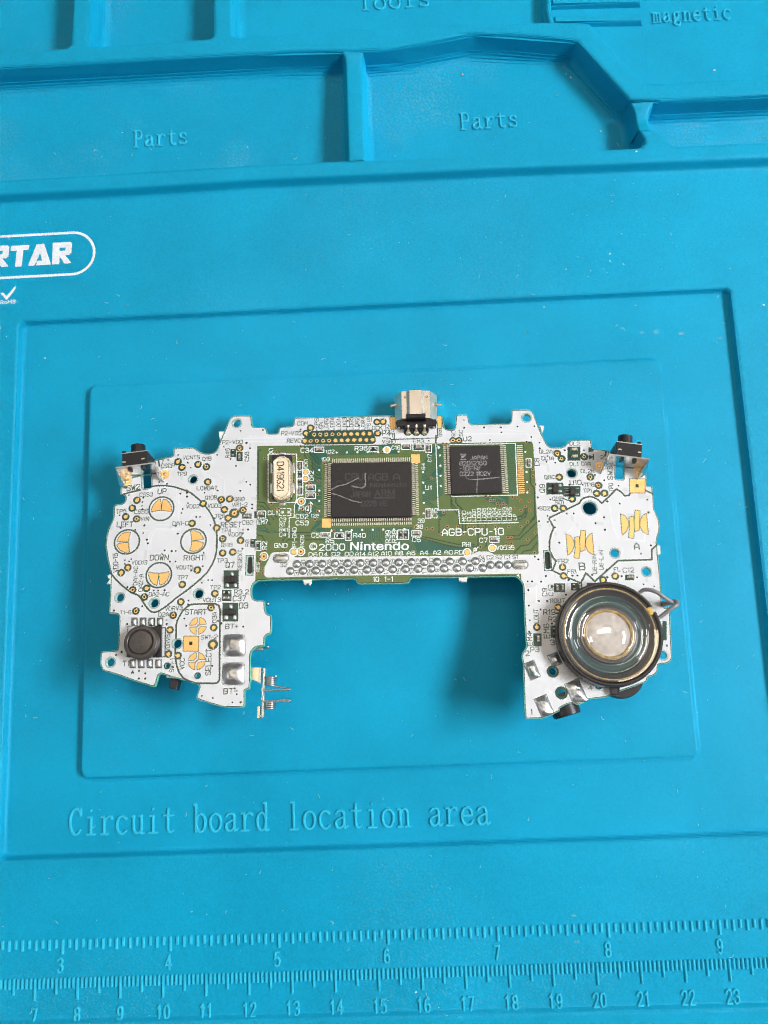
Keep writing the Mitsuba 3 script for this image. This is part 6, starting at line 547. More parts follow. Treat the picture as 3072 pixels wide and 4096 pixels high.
# ---- solder joints
ball = trimesh.creation.icosphere(3, 1.0); ball.vertices[:, 2] *= .62; ball = shared(ball, 'solder_ball', True)
bl = np.array(D['balls']); brr = D['ball_r']
ringm = shared(cap(disc(0, 0, brr + .17, 10), .072), 'teal_dark')
def joint(x, y, r=brr, z=.08):
    put(K + '__solder_joint', ball, None, BT, offset=T().translate([x, y, z]) @ T().rotate([0, 0, 1], rng.uniform(0, 360)) @ T().scale([r, r, r * rng.uniform(.9, 1.1)]))
    put(K + '__joint_ring', ringm, None, BT, offset=T().translate([x, y, 0]))
for i in range(15): joint(*(bl[0] + (bl[1] - bl[0]) * i / 14))
for i in range(16): joint(*(bl[2] + (bl[3] - bl[2]) * i / 15))
for x, y, r_ in D['ball_extra']: joint(x, y, .86)
for a, b, w_ in D['ball_slots']:
    g = LineString([a, b]).buffer(w_ / 2, quad_segs=8); put(K + '__joint_ring', cap(g.buffer(.16), .073), 'teal_dark', BT); put(K + '__solder_joint', dome(g, .5, z0=.08), 'solder', BT, smooth=60)
for i, p in enumerate(D['bt']):
    g = round_poly(poly(p), .7); put(K + '__pad_border', cap(g.buffer(.1).difference(g), .068), 'mark_green', BT); k = put(K + '__battery_pad', blob(p, 1.0, .06, .4, i + 3, .16), 'solder', BT, smooth=True)
    cx, cy = np.mean(p, axis=0)
    m_ = bx(-.85, .85, -.11, .11, .4, .95, .05); m_.apply_translation([cx - .35, cy - 1.15, 0]); scene[k + '__contact_tip'] = {**mikit.ply(m_, 'tin'), 'to_world': BT}
for i, p in enumerate(D['solder_quads']):
    g = poly(p); put(K + '__pad_border', cap(g.buffer(.14, join_style=2).difference(g), .068), 'teal_dark', BT)
    k = put(K + '__jack_joint', blob(p, .75, .06, .6, i + 11, .03), 'solder', BT, smooth=True)
    if i == 0: q = poly(D['quad_slot']); scene[k + '__slot'] = {**mikit.ply(prism(round_poly(q, .12), .3, .72), 'teal'), 'to_world': BT}
for c in D['cl1']: put(K + '__empty_pad', dome(disc(*c), .12, z0=.08), 'tin', BT, smooth=60)
# ---- chip resistors, capacitors, beads, diodes
KIND = dict(r=('resistor', 'resistor', .42), c=('capacitor', 'ceramic', .6), e=('filter', 'ceramic', .7), f=('filter', 'ferrite_bead', .9), l=('diode', 'led_body', .8))
for kd, x, y, L, w_, a in D['chips']:
    nm, mt, h = KIND[kd]; L *= .74; w_ *= .70; e = L * .22
    tw = T().translate([x, y, .07]) @ T().rotate([0, 0, 1], a + rng.uniform(-2, 2))
    k = new(f'{K}__{nm}')
    scene[k + '__body'] = {**mikit.ply(bx(-L / 2 + e, L / 2 - e, -w_ / 2 + .03, w_ / 2 - .03, 0, h, .06), mt), 'to_world': BT @ tw}
    for j, s in enumerate((-1, 1)):
        m_ = bx(min(s * L / 2, s * (L / 2 - e)), max(s * L / 2, s * (L / 2 - e)), -w_ / 2, w_ / 2, 0, h + .03, .07)
        scene[k + '__terminal' + ('_001' if j else '')] = {**mikit.ply(m_, 'tin'), 'to_world': BT @ tw}
    m_ = dome(box(-L / 2 - .2, -w_ / 2 - .02, -L / 2, w_ / 2 + .02), .14); m2 = dome(box(L / 2, -w_ / 2 - .02, L / 2 + .2, w_ / 2 + .02), .14)
    scene[k + '__solder'] = {**mikit.ply(trimesh.util.concatenate([m_, m2]), 'solder', 60), 'to_world': BT @ tw}
# ---- transistors
for body_, leads, txt, rot in D['sot']:
    k = new(K + '__transistor'); g = poly(body_)
    scene[k + '__body'] = {**mikit.ply(stack(g, [(0, .15), (0, .55), (-.14, 1.0)]), 'package', 20), 'to_world': BT}
    for j, l in enumerate(leads):
        scene[k + '__lead' + (f'_{j:03d}' if j else '')] = {**mikit.ply(dome(poly(l), .3, 4, z0=.06, base=.06), 'solder', 60), 'to_world': BT}
    x0, y0, x1, y1 = g.buffer(-.25).bounds
    q = strokes(txt, (x0 + .1, (y0 + y1) / 2 - .35), (x1 - .1, (y0 + y1) / 2 - .35), .75, .12) if not rot else strokes(txt, ((x0 + x1) / 2 + .3, y0 + .1), ((x0 + x1) / 2 + .3, y1 - .1), .65, .12)
    scene[k + '__marking'] = {**mikit.ply(cap(q, 1.012), 'package_mark'), 'to_world': BT}
# ---- the two big chips
def gull(w_, L, h):   # a pin: foot, bend, shoulder; from the tip (x=0) to the package (x=L)
    pr = [(0, .05), (.62 * L / 1.6, .05), (.85 * L / 1.6, h), (L, h)]; t_ = .13
    V_, F_ = [], []
    for x, z in pr: V_ += [(x, -w_ / 2, z), (x, -w_ / 2, z + t_), (x, w_ / 2, z + t_), (x, w_ / 2, z)]
    for i in range(3):
        a = i * 4
        for j in range(4): F_ += [(a + j, a + (j + 1) % 4, a + 4 + (j + 1) % 4), (a + j, a + 4 + (j + 1) % 4, a + 4 + j)]
    F_ += [(0, 3, 2), (0, 2, 1)]
    m_ = trimesh.Trimesh(V_, F_, process=False); m_.faces = m_.faces[:, ::-1]; return m_
def chip(name, quad, zt, ch, label):
    k = new(f'{K}__{name}'); labels[k] = dict(label=label)
    g = poly(quad); g = g.buffer(-ch, join_style=3).buffer(ch, join_style=3)
    scene[k + '__body'] = {**mikit.ply(stack(g.buffer(-.12, join_style=2), [(0, .12), (.12, zt * .5), (.1, zt * .52), (-.04, zt - .05), (-.12, zt)]), 'package', 20), 'to_world': BT}
    return k
def pins(k, p0, p1, n, L, side, h, pin):
    p0, p1 = np.array(p0), np.array(p1)
    for i in range(n):
        p = p0 + (p1 - p0) * i / (n - 1)
        scene[new(k + '__pin')] = {**pin, 'to_world': BT @ T().translate([p[0], p[1], .03]) @ T().rotate([0, 0, 1], side)}
q, tp_, bp_, lp_, rp_ = D['cpu']
k = chip('processor_chip', q, 1.6, .35, 'large black flat chip with pins on all four sides')
L = 1.62; pin = shared(gull(.24, L, .62), 'tin')
cx0, cx1 = min(q[0][0], q[3][0]), max(q[1][0], q[2][0]); cy0, cy1 = min(q[2][1], q[3][1]), max(q[0][1], q[1][1])
pins(k, (tp_[0][0] + .05, cy1 + L - .12), (tp_[1][0], cy1 + L - .12), 38, L, -90, .6, pin); pins(k, (bp_[0][0], cy0 - L + .12), (bp_[1][0], cy0 - L + .12), 38, L, 90, .6, pin)
pins(k, (cx0 - L + .12, lp_[0][1]), (cx0 - L + .12, lp_[1][1]), 26, L, 0, .6, pin); pins(k, (cx1 + L - .12, rp_[0][1]), (cx1 + L - .12, rp_[1][1]), 26, L, 180, .6, pin)
for s, xa, ya, xb, yb, h in D['cpu_text']: scene[new(k + '__marking')] = {**mikit.ply(cap(strokes(s, (xa, ya), (xb, yb), h, .17), 1.613), 'package_mark'), 'to_world': BT}
for s, xa, ya, xb, yb, h in D['cpu_bold']: scene[new(k + '__marking')] = {**mikit.ply(bold(s, (xa, ya), (xb, yb), h, 1.595), 'package_mark'), 'to_world': BT}
scene[new(k + '__marking')] = {**mikit.ply(cap(poly(D['cpu_bar']), 1.613), 'package_mark'), 'to_world': BT}
for i, (x, y, r_) in enumerate(D['cpu_circ']):
    g = disc(x, y, r_, 12).difference(disc(x, y, r_ - (.16 if i < 2 else .12), 12))
    if i == 1: g = g.intersection(box(x - .1, y - 2, x + 2, y + 2))
    scene[new(k + '__dimple')] = {**mikit.ply(cap(g, 1.612), 'dimple' if i < 2 else 'package_mark'), 'to_world': BT}
scr = lambda w_, p: unary_union([line([a, b], w_ * rng.uniform(.6, 1.1)) for a, b in zip(*(lambda s: (s[:-1], s[1:]))([tuple(x) for x in np.array(LineString(p).segmentize(.35).coords)]))])
for w_, p in D['cpu_scratch']: scene[new(k + '__scratch')] = {**mikit.ply(cap(scr(w_, p), 1.62), 'scratch' if w_ > .25 else 'package_print' if w_ > .15 else 'package_mark'), 'to_world': BT}
q, lp_, rp_, fp_ = D['ram']
k = chip('memory_chip', q, 1.1, .15, 'smaller black chip with white print and pins on two sides')
L = 1.5; pin = shared(gull(.25, L, .42), 'tin')
cx0, cx1 = min(q[0][0], q[3][0]), max(q[1][0], q[2][0])
pins(k, (cx0 - L + .1, lp_[0][1]), (cx0 - L + .1, lp_[1][1]), 24, L, 0, .5, pin); pins(k, (cx1 + L - .1, rp_[0][1]), (cx1 + L - .1, rp_[1][1]), 24, L, 180, .5, pin)
fg = shared(weld([wall(box(-.75, -.15, .75, .15), .04, .09), cap(box(-.75, -.15, .75, .15), .09)]), 'gold')
for i in range(24):
    p = np.array(fp_[0]) + (np.array(fp_[1]) - np.array(fp_[0])) * i / 23; put(K + '__gold_finger', fg, None, BT, offset=T().translate([p[0], p[1], 0]))
for s, xa, ya, xb, yb, h in D['ram_text']: scene[new(k + '__marking')] = {**mikit.ply(cap(strokes(s, (xa, ya), (xb, yb), h, .15), 1.113), 'package_print'), 'to_world': BT}
lg = np.array(D['ram_logo']); x0, x1, y0, y1 = lg[3][0], lg[1][0], lg[3][1], lg[0][1]; hh = y1 - y0; cxx = (x0 + x1) / 2
F_ = unary_union([box(x0, y1 - .2, x1, y1), box(x0, y0, x1, y0 + .2), box(cxx - .42, y0 + .42, cxx - .08, y1 - .4), box(cxx - .6, y1 - .65, cxx + .6, y1 - .42), box(cxx - .6, y0 + .4, cxx + .1, y0 + .55), box(cxx - .1, y0 + hh * .5 - .08, cxx + .35, y0 + hh * .5 + .1)])
scene[new(k + '__marking')] = {**mikit.ply(cap(F_, 1.113), 'package_print'), 'to_world': BT}
for w_, p in D['ram_scratch']: scene[new(k + '__scratch')] = {**mikit.ply(cap(scr(w_, p), 1.12), 'scratch' if w_ > .12 else 'package_print'), 'to_world': BT}
# ---- crystal
ax, r_, base_, tabs_, tx_ = D['crystal']; k = new(K + '__crystal_oscillator'); labels[k] = dict(label='silver rounded crystal can standing on a black base')
can = LineString(ax).buffer(r_, quad_segs=12)
scene[k + '__can'] = {**mikit.ply(stack(can, [(.12, .5), (.12, .7), (0, .8), (0, 2.2), (-.06, 2.42), (-.2, 2.6), (-.42, 2.7), (-.55, 2.66), (-.6, 2.62)]), 'can', 50), 'to_world': BT}
gb = round_poly(poly(base_), .3); scene[k + '__base'] = {**mikit.ply(prism(gb, .08, .75, .1), 'black_plastic', 20), 'to_world': BT}
for j, t_ in enumerate(tabs_): scene[k + '__tab' + (f'_{j:03d}' if j else '')] = {**mikit.ply(dome(poly(t_), .22, 4, z0=.08), 'solder', 60), 'to_world': BT}
scene[k + '__marking'] = {**mikit.ply(cap(strokes('D419G2I', tx_[:2], tx_[2:4], tx_[4], .15), 2.635), 'ferrite_mark'), 'to_world': BT}
# ---- transformer
(cx, cy, r_), base_, legs_ = D['T1']; k = new(K + '__transformer'); labels[k] = dict(label='round dark brown drum on a square black base with eight legs')
gb = poly(base_); bx0, by0, bx1, by1 = gb.bounds
gb = gb.intersection(unary_union([disc(cx + .9, cy, 4.1, 12), box(bx1 - 2.3, by1 - 2.6, bx1, by1), box(bx1 - 2.3, by0, bx1, by0 + 2.4), box(bx0, by0, bx0 + 1.8, by0 + 2)])).buffer(.12).buffer(-.12)
scene[k + '__base'] = {**mikit.ply(prism(gb.buffer(-.1), .15, .8, .08), 'black_plastic', 20), 'to_world': BT}
m_ = lathe([(0, .8), (r_ * .98, .8), (r_, .95), (r_, 1.6), (r_ - .35, 1.75), (r_ - .5, 1.9), (r_ - .42, 2.4), (r_ - .06, 2.6), (r_, 2.75), (r_, 2.95), (r_ - .12, 3.12), (r_ - .3, 3.2), (r_ * .79, 3.2), (r_ * .76, 3.1), (r_ * .75, 2.85), (r_ * .72, 2.8), (r_ * .70, 2.86), (r_ * .69, 3.15), (r_ * .66, 3.3), (r_ * .6, 3.36), (0, 3.38)], 72); m_.apply_translation([cx, cy, 0])
scene[k + '__drum'] = {**mikit.ply(m_, 'ferrite', 35), 'to_world': BT}
for j, l in enumerate(legs_): scene[k + '__leg' + (f'_{j:03d}' if j else '')] = {**mikit.ply(dome(poly(l), .5, 5, z0=.07, base=.1, lump=.25, seed=j), 'solder', 60), 'to_world': BT}
for s, xa, ya, xb, yb, h in D['T1_text']: scene[new(k + '__marking')] = {**mikit.ply(cap(strokes(s, (xa, ya), (xb, yb), h, .12), 3.395), 'ferrite_mark'), 'to_world': BT}
scene[k + '__dimple'] = {**mikit.ply(cap(disc(cx, cy, .42, 10).difference(disc(cx, cy, .3, 10)), 3.395), 'ferrite_mark'), 'to_world': BT}
# ---- shoulder switches
for c in D['switch_pads']:
    k = put(K + '__switch_pad', cap(disc(*c, 12).difference(disc(c[0], c[1], .45)), .09), 'gold', BT); scene[k + '__pin_hole'] = {**mikit.ply(dome(disc(c[0], c[1], .52), .35, 5, z0=.085), 'contact_gold', 60), 'to_world': BT}
def sheet(pts, t_):   # a flat plate of thickness t_ from 3-D corner points
    p = np.array(pts, float); n_ = np.cross(p[1] - p[0], p[2] - p[0]); n_ /= np.linalg.norm(n_); k_ = len(p)
    v = np.vstack([p - n_ * t_ / 2, p + n_ * t_ / 2]); f = [(0, i + 1, i) for i in range(1, k_ - 1)] + [(k_, k_ + i, k_ + i + 1) for i in range(1, k_ - 1)]
    for i in range(k_): j = (i + 1) % k_; f += [(i, j, j + k_), (i, j + k_, i + k_)]
    return trimesh.Trimesh(v, f, process=False)
for s, lab in zip(D['sw'], ('black push switch on a shiny bracket at the upper left edge', 'black push switch on a shiny bracket at the upper right edge')):
    k = new(K + '__shoulder_switch'); labels[k] = dict(label=lab)
    b0, b1 = np.array(s['base']); d_ = (b1 - b0) / np.linalg.norm(b1 - b0); n_ = np.array([-d_[1], d_[0]])
    al = lambda p: float((np.array(p) - b0) @ d_)
    t0, t1 = al(s['top'][0]), al(s['top'][1])
    def at(a, n__, z): q_ = b0 + d_ * a + n_ * n__; return (q_[0], q_[1], z)
    H = 6.2
    scene[k + '__bracket'] = {**mikit.ply(sheet([at(min(t0, 0) + .2, 0, .1), at(max(t1, al(b1)) - .2, 0, .1), at(t1, 0, H), at(t0, 0, H)], .3), 'plate_mirror'), 'to_world': BT}
    for j, (mid, end, ta) in enumerate(((s['lmid'], s['lend'], t0), (s['rmid'], s['rend'], t1))):
        b_ = al(b0) if j == 0 else al(b1)
        scene[k + '__bracket_ear' + ('_001' if j else '')] = {**mikit.ply(sheet([at(ta, 0, H), (mid[0], mid[1], 1.4), (end[0], end[1], .1), at(ta + (.3 if j == 0 else -.3), 0, .1)], .25), 'plate_mirror'), 'to_world': BT}
    bx_ = s['box']; a0, a1 = al(bx_[3]), al(bx_[2]); dep = float((np.array(bx_[1]) - b0) @ n_ + (np.array(bx_[0]) - b0) @ n_) / 2
    fr = np.eye(4); fr[:2, 0] = d_; fr[:2, 1] = n_; fr[:2, 3] = b0; frT = T(fr)
    m_ = bx(a0, a1, .35, dep - .25, -.6, 5.6, .08); scene[k + '__body'] = {**mikit.ply(m_, 'black_plastic'), 'to_world': BT @ frT}
    m_ = bx(a0 - .02, a1 + .02, dep - .25, dep, -.6, 5.64, .05); scene[k + '__cover'] = {**mikit.ply(m_, 'tin'), 'to_world': BT @ frT}
    bt_ = al(s['btn']); m_ = trimesh.creation.cylinder(1.72, 3.4, sections=40); m_.apply_transform(trimesh.transformations.rotation_matrix(math.pi / 2, [1, 0, 0])); m_.apply_translation([bt_, dep + 1.0, 2.6])
    scene[k + '__button'] = {**mikit.ply(m_, 'black_plastic', 40), 'to_world': BT @ frT}
    nb = al(s['nib']); m_ = trimesh.creation.cylinder(.5, .5, sections=20); m_.apply_transform(trimesh.transformations.rotation_matrix(math.pi / 2, [1, 0, 0])); m_.apply_translation([nb, dep + .2, 5.2]); scene[k + '__rivet'] = {**mikit.ply(m_, 'black_plastic', 40), 'to_world': BT @ frT}
    for j, tg in enumerate(s['tags']):
        a = al(tg); nn = float((np.array(tg) - b0) @ n_); scene[k + '__contact' + ('_001' if j else '')] = {**mikit.ply(bx(a - .4, a + .4, nn - .17, nn + .17, 5.5, 5.68, .03), 'contact_gold'), 'to_world': BT @ frT}
    for j, a in enumerate((a0 + 1.6, a1 - 1.4)): scene[k + '__post' + ('_001' if j else '')] = {**mikit.ply(bx(a - .38, a + .38, -.65, .4, 5.0 - 1.2, 5.4, .08), 'black_plastic'), 'to_world': BT @ frT}
# ---- link port
k = new(K + '__link_port'); labels[k] = dict(label='metal link port socket standing out from the upper edge')
cx = 7.86; y0, y1 = 37.35, 44.9
sec = [(-5.3, .2), (-3.55, 2.6), (-2.35, 2.6), (-2.1, 2.85), (-1.6, 3.25), (1.4, 3.25), (1.75, 2.95), (2.05, 2.6), (3.45, 2.6), (3.7, 2.3), (5.3, .3), (5.3, -3.2), (4.3, -4.7), (-4.3, -4.7), (-5.3, -3.2)]
def along_v(sec, y0, y1, ch=.0):
    m_ = prism(Polygon(sec), 0, y1 - y0); v = m_.vertices; m_.vertices = np.c_[v[:, 0], y1 - v[:, 2], v[:, 1]]; return m_
shell = along_v(sec, y0 + .2, y1); shell.apply_translation([cx, 0, 0]); scene[k + '__shell'] = {**mikit.ply(shell, 'shell', 18), 'to_world': BT}
lip = along_v([(-5.0, .1), (-3.5, 2.35), (3.5, 2.35), (5.0, .1), (4.6, -2.9), (-4.6, -2.9)], y1, y1 + .25); lip.apply_translation([cx, 0, 0]); scene[k + '__front_lip'] = {**mikit.ply(lip, 'tin'), 'to_world': BT}
for j, (a, b, z0, z1, ya, yb) in enumerate(((-4.9, 4.9, .1, 1.5, 35.9, 37.7), (-3.0, 2.9, .1, 1.9, 35.1, 36.0))): scene[new(k + '__housing')] = {**mikit.ply(bx(cx + a, cx + b, ya, yb, z0, z1, .15), 'black_plastic', 20), 'to_world': BT}
scene[k + '__housing_tab'] = {**mikit.ply(bx(cx - 2.5, cx + 2.3, 37.2, 38.6, 1.0, 3.3, .25), 'black_plastic', 20), 'to_world': BT}
for j, dx in enumerate((-2.05, -.05, 1.95)):
    x = cx + dx
    scene[new(k + '__pin')] = {**mikit.ply(dome(disc(x, 35.0, .72, 10), .65, 6, z0=.09), 'contact_gold', 60), 'to_world': BT}
    scene[new(k + '__pin_tail')] = {**mikit.ply(tube(spline([(x, 36.0, 1.95), (x, 35.5, 1.7), (x, 35.1, 1.0), (x, 35.0, .4)], 12), .36, 10), 'contact_gold', 50), 'to_world': BT}
    for s in (-1, 1): scene[new(k + '__pin_wall')] = {**mikit.ply(bx(x + s * .95 - .16, x + s * .95 + .16, 34.75, 35.5, .1, 1.5, .08), 'black_plastic'), 'to_world': BT}
for s in (-1, 1):
    scene[new(k + '__anchor')] = {**mikit.ply(dome(box(cx + s * 4.35 - .42, 35.6, cx + s * 4.35 + .42, 36.7), 1.1, 5, z0=.09), 'solder', 60), 'to_world': BT}
    scene[new(k + '__side_prong')] = {**mikit.ply(tube([(cx + s * 4.9, 42.1, .9), (cx + s * 5.6, 42.0, .9), (cx + s * 6.35, 41.85, .8)], .36, 8), 'shell', 30), 'to_world': BT}
    scene[new(k + '__dimple')] = {**mikit.ply(cap(disc(cx + s * 2.7, 43.3, .3).difference(disc(cx + s * 2.7, 43.3, .16)), 2.615), 'ferrite_mark'), 'to_world': BT}
# ---- cartridge connector under the board (it carries the board)
k = new(K + '__cartridge_connector'); m_ = prism(Polygon([(1.2, -1.1), (1.2, -10.95), (3, -11.0), (24, -7.65), (24, -1.1)]), 0, 52); v = m_.vertices; m_.vertices = np.c_[v[:, 2] - 26, v[:, 0], v[:, 1]]; m_.faces = m_.faces[:, ::-1]; m_.fix_normals()
scene[k] = {**mikit.ply(m_, 'black_plastic', 20), 'to_world': BT}
# ---- volume wheel, headphone jack, slide switch
x, y, r_ = D['wheel']; wh = Polygon([(x + (r_ - (.16 if i % 2 else 0)) * math.cos(2 * math.pi * i / 110), y + (r_ - (.16 if i % 2 else 0)) * math.sin(2 * math.pi * i / 110)) for i in range(110)])
put(K + '__volume_wheel', prism(wh, -3.1, -1.35, .12), 'black_plastic', BT); labels[K + '__volume_wheel'] = dict(label='black toothed volume wheel showing past the lower right edge')
(p0, p1, r_) = D['jack']; p0, p1 = np.array(p0), np.array(p1); ax = (p1 - p0) / np.linalg.norm(p1 - p0)
prof = [(0, 0), (r_ - .1, 0), (r_, .3), (r_, 4.6), (r_ - .12, 4.95), (r_ - .4, 5.1), (r_ - 1.2, 5.1), (r_ - 1.25, 4.2), (0, 4.2)]
m_ = lathe(prof, 48); ang_ = math.atan2(ax[1], ax[0]); m_.apply_transform(trimesh.transformations.rotation_matrix(math.pi / 2, [0, 1, 0])); m_.apply_transform(trimesh.transformations.rotation_matrix(ang_, [0, 0, 1])); m_.apply_translation([p1[0] - ax[0] * 5.1, p1[1] - ax[1] * 5.1, -3.4])
put(K + '__headphone_jack', m_, 'black_plastic', BT, smooth=35); labels[K + '__headphone_jack'] = dict(label='round black headphone socket under the lower right edge')
g = poly(D['nub']); put(K + '__slide_knob', prism(g.buffer(-.1).buffer(.1), -4.6, -2.2, .15), 'black_plastic', BT); c0 = g.centroid
g2 = affinity.translate(affinity.scale(g, 1.6, .9), .2, 2.2); put(K + '__slide_switch', prism(g2, -4.2, -1.1), 'tin', BT)
# ---- battery springs by the left leg
k = new(K + '__battery_contact'); labels[k] = dict(label='gilt battery contact with two wire springs beside the left leg'); sp = D['sp']
def coil(c, n, r_, ln): t_ = np.linspace(0, n * 2 * np.pi, int(n * 22)); return np.c_[c[0] + r_ * np.cos(t_), c[1] + (t_ / t_[-1] - .5) * ln, c[2] + r_ * np.sin(t_)]
c1, c2 = (*sp['coil1'], -3.4), (*sp['coil2'], -3.4)
scene[k + '__coil'] = {**mikit.ply(tube(coil(c1, 5, 1.25, 2.2), .2, 8), 'spring', 50), 'to_world': BT}
scene[k + '__coil_001'] = {**mikit.ply(tube(coil(c2, 4, 1.25, 1.7), .2, 8), 'spring', 50), 'to_world': BT}
def W2(a, z): return (*sp[a], z)
w1a, w1b, w2a, w2b = sp['w1a'], sp['w1b'], sp['w2a'], sp['w2b']
yu, yl = w1b[1], w2b[1]
hp1 = [(c1[0] + .9, c1[1] - 1.15, -2.6), (w1b[0] - 1.2, yu + .28, -2.4), (w1b[0], yu + .08, -2.2), (w1b[0], yu - .14, -2.1), (w1b[0] - .8, yu - .2, -2.0), (w1a[0] + .7, yu - .24, -2.0), (w1a[0], yu - .3, -2.0), (w1a[0], yu - 1, -2.0), (w2a[0], yl + .7, -2.0), (w2a[0], yl - .02, -2.0), (w2a[0] + .7, yl - .06, -2.0), (w2b[0] - .8, yl - .1, -2.0), (w2b[0], yl - .08, -2.1), (w2b[0], yl + .14, -2.2), (w2b[0] - 1.2, yl + .3, -2.4), (c2[0] + .9, c2[1] + .95, -2.6)]
scene[k + '__wire_loop'] = {**mikit.ply(tube(chaikin(hp1, 3), .21, 10), 'spring', 60), 'to_world': BT}
a, b = sp['p1'], sp['p1b']
scene[k + '__plate'] = {**mikit.ply(sheet([(a[0] - .6, a[1] + 1.1, -2.6), (b[0] + .0, a[1] + 1.15, -2.8), (b[0] + .1, b[1] - .6, -2.8), (b[0] - .6, b[1] - .1, -2.75), (a[0] - .6, a[1] - 1.2, -2.6)], .25), 'contact_gold'), 'to_world': BT}
scene[k + '__flange'] = {**mikit.ply(bx(b[0] - .35, b[0] + .12, b[1] - .4, a[1] + 1.2, -5.5, -2.6, .06), 'tin'), 'to_world': BT}
pa, pb = sp['plate2a'], sp['plate2b']; scene[k + '__plate_001'] = {**mikit.ply(bx(pa[0] - .35, pa[0] + .3, pb[1], pa[1], -5.5, -2.7, .06), 'contact_gold'), 'to_world': BT}
for i, (x, y) in enumerate(((b[0] + .55, a[1] + .2), (pa[0] + .55, pb[1] + .5))):
    m_ = trimesh.creation.icosphere(2, .3); m_.apply_translation([x, y, -2.7]); scene[k + '__rivet' + ('_001' if i else '')] = {**mikit.ply(m_, 'steel', True), 'to_world': BT}
for i, (y0_, y1_) in enumerate(((w1a[1] - .25, w1a[1] + .45), (w2a[1] - .5, w2a[1] + .25))): scene[k + '__clip' + ('_001' if i else '')] = {**mikit.ply(bx(w1a[0] - .35, w1a[0] + .2, y0_ + .3, y1_ + .3, -4.5, -2.3, .05), 'contact_gold'), 'to_world': BT}
m_ = bx(sp['bar'][0] - .2, sp['bar'][0] + .25, pb[1] + .2, a[1] + 1.0, -4.4, -3.0); scene[k + '__rail'] = {**mikit.ply(m_, 'steel'), 'to_world': BT}
for i, t_ in enumerate(('t1', 't2')):
    x, y = sp[t_]; m_ = trimesh.creation.icosphere(2, .4); m_.apply_translation([x, y, -2.4]); m2 = tube([(x, y, -2.6), (x - .1, y, -4), (x - 1.5, y, -4.6)], .22, 8)
    scene[new(K + '__terminal_pin')] = {**mikit.ply(trimesh.util.concatenate([m_, m2]), 'steel', 50), 'to_world': BT}
x, y = sp['clip']; put(K + '__terminal_clip', bx(x - 1.6, x + 1.0, y - .28, y + .3, -3.2, -2.3, .06), 'tin', BT)

# ================================================================== THE LOUDSPEAKER
K = 'loudspeaker'
labels[K] = dict(label='round black loudspeaker with clear dome and cream centre on the board', category='loudspeaker')
cx, cy, r_ = D['spk']; k_ = r_ / 606.0
SP = BT @ T().translate([cx, cy, 0])
N_ = 120
ft = [(r_ * .93, .55), (r_ - .1, .6), (r_, .9), (r_, 3.3), (r_ - .12, 3.75), (r_ - .4, 4.0), (572 * k_, 4.0), (562 * k_, 3.75), (550 * k_, 3.1), (542 * k_, 2.5), (462 * k_, 2.3)]
m_ = lathe(ft, N_)
ang0 = math.degrees(math.atan2(722 - 455, 1265 - 748))      # the notch in the rim
cc = m_.triangles_center; aa = np.degrees(np.arctan2(cc[:, 1], cc[:, 0])); rr_ = np.hypot(cc[:, 0], cc[:, 1])
m_.update_faces(~((np.abs((aa - ang0 + 180) % 360 - 180) < 4.2) & (rr_ > 560 * k_) & (cc[:, 2] > 1.2)))
put(K + '__frame', m_, 'speaker_black', SP, smooth=30)
a = math.radians(ang0); m_ = bx(525 * k_, 575 * k_, -.95, .95, 2.2, 3.75, .1); m_.apply_transform(trimesh.transformations.rotation_matrix(a, [0, 0, 1])); put(K + '__tape', m_, 'tape', SP)
put(K + '__basket', lathe([(466 * k_, 2.3), (460 * k_, 2.0), (440 * k_, 1.75), (370 * k_, 1.6), (335 * k_, 1.75), (330 * k_, 2.2)], N_), 'speaker_teal', SP, smooth=60)
put(K + '__surround_edge', lathe([(532 * k_, 3.40), (528 * k_, 3.55), (520 * k_, 3.54), (516 * k_, 3.36)], N_), 'glue_gold', SP, smooth=60)
put(K + '__magnet_ring', lathe([(336 * k_, 1.6), (334 * k_, 2.3), (320 * k_, 2.42), (292 * k_, 2.42), (288 * k_, 2.2)], N_), 'speaker_brown', SP, smooth=40)
put(K + '__coil_ring', lathe([(290 * k_, 2.1), (284 * k_, 2.75), (270 * k_, 2.85), (256 * k_, 2.75), (250 * k_, 2.3)], N_), 'glue_gold', SP, smooth=50)
put(K + '__centre_cap', lathe([(256 * k_, 2.35), (200 * k_, 2.45), (100 * k_, 2.55), (0, 2.58)], N_), 'paper_cream', SP, smooth=60)
mem = [(549 * k_, 3.74), (530 * k_, 3.7), (505 * k_, 3.6), (488 * k_, 3.45), (462 * k_, 3.12), (438 * k_, 2.95), (420 * k_, 3.05), (395 * k_, 3.4), (372 * k_, 3.68), (352 * k_, 3.66), (332 * k_, 3.4), (312 * k_, 3.1), (292 * k_, 2.98), (272 * k_, 3.05), (248 * k_, 3.36), (215 * k_, 3.80), (180 * k_, 4.14), (140 * k_, 4.40), (90 * k_, 4.57), (40 * k_, 4.65), (0.001, 4.67)]
ms_ = spline([(a_, b_, 0) for a_, b_ in mem], 70)[:, :2]; put(K + '__diaphragm', lathe(ms_, N_), 'clear_film', SP, smooth=True); labels[K + '__diaphragm'] = dict(label='clear plastic diaphragm with a domed centre')
t0, t1 = D['wire'], D['wire2']
put(K + '__wire', tube(spline(t0, 50), .46, 12), 'wire_grey', BT, smooth=50); put(K + '__wire', tube(spline(t1, 50), .46, 12), 'wire_grey', BT, smooth=50)
tb = [(x, y) for x, y in D['spk_tab']]; put(K + '__rim_tab', stack(poly(tb).buffer(.3), [(0, .5), (0, 1.3), (-.25, 1.5), (-.4, 1.3)]), 'speaker_black', BT, smooth=30)

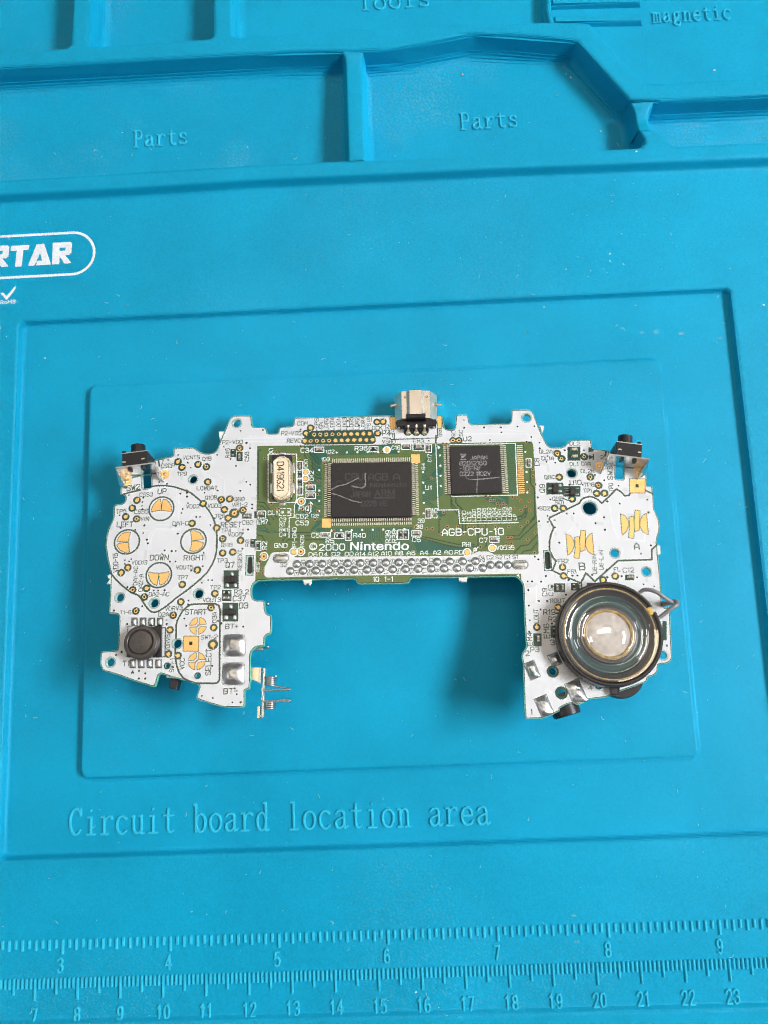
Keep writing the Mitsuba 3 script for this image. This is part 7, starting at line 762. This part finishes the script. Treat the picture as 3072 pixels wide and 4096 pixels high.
# ================================================================== DEBRIS
def crumb(r_, seed):
    m_ = trimesh.creation.icosphere(1, 1.0); q_ = np.random.default_rng(seed); m_.vertices = m_.vertices * (q_.uniform(.55, 1.15, (len(m_.vertices), 1))) * [1, q_.uniform(.6, .9), .55] * r_; return m_
zc = [0] * 5 + [ZREC] + [0] * 4 + [ZR, ZR, ZREC, 0, ZF, ZREC, ZREC, 0, ZREC]
CR = {1: 'largest white crumb, on the flat mat near the right edge', 10: 'white crumb on the rim below the slanting tray wall', 11: 'white crumb on the rim beside the magnetic area', 12: 'white crumb in the recess near its upper left corner',
      14: 'white crumb on the floor of the left parts tray', 15: 'white crumb at the lower edge of the raised platform, right of the middle', 16: 'white crumb at the lower edge of the raised platform near its right corner', 17: 'white crumb below the ruler beside the number 16', 18: 'white crumb at the lower edge of the raised platform, left of the middle'}
TR = {0: 'tan crumb high on the dark slanting wall of the right parts tray', 2: 'largest tan crumb on the floor of the right parts tray', 3: 'tan crumb in the far corner of the right parts tray', 8: 'tan crumb beside the curved wall of the right parts tray'}
ds = []
for pts, lab, mt, sz, base in ((M['crumbs'], CR, 'pale_debris', (.17, .28), 0), (M['tray_crumbs'], TR, 'tan_debris', (.2, .34), 50)):
    for i, (x, y) in enumerate(pts):
        z = ZF if base else zc[i]; r_ = rng.uniform(*sz) * (1.7 if (i == 1 and not base) else 1.25 if i in lab else 1); m_ = crumb(r_, base + i)
        if i in lab:
            k = new('crumb'); scene[k] = {**mikit.ply(m_, mt), 'to_world': MT @ T().translate([x, y, z + r_ * .35])}; labels[k] = dict(label=lab[i], category='crumb')
        else: m_.apply_translation([x, y, z + r_ * .35]); ds.append(m_)
for i in range(760):
    x, y = rng.uniform(-100, 112), rng.uniform(-104, 125)
    p = Point(x, y)
    if rimG.buffer(2).contains(p):
        if not cav['parts'][0].buffer(-2).contains(p): continue
        z = ZF
    elif plat.buffer(1.2).contains(p):
        if not plat.buffer(-1).contains(p) : continue
        z = ZPL
    elif rec.buffer(.8).contains(p):
        if not rec.buffer(-1).contains(p): continue
        z = ZREC
    else: z = 0 if not lowG.buffer(1).contains(p) else 1.0
    r_ = rng.uniform(.045, .115)
    if rng.random() < .7: m_ = crumb(r_, 900 + i)
    else:
        a = rng.uniform(0, 6.3); L = rng.uniform(.3, 1.3); b = a + rng.uniform(-1, 1)
        m_ = tube(spline([(0, 0, 0), (L * .5 * math.cos(a), L * .5 * math.sin(a), .03), (L * .5 * (math.cos(a) + math.cos(b)), L * .5 * (math.sin(a) + math.sin(b)), 0)], 7), .035, 5)
    m_.apply_translation([x, y, z + .05]); ds.append(m_)
scene['dust'] = {**mikit.ply(trimesh.util.concatenate(ds), 'pale_debris'), 'to_world': MT}
labels['dust'] = dict(label='fine pale dust and lint scattered over the mat', category='dust', kind='stuff')
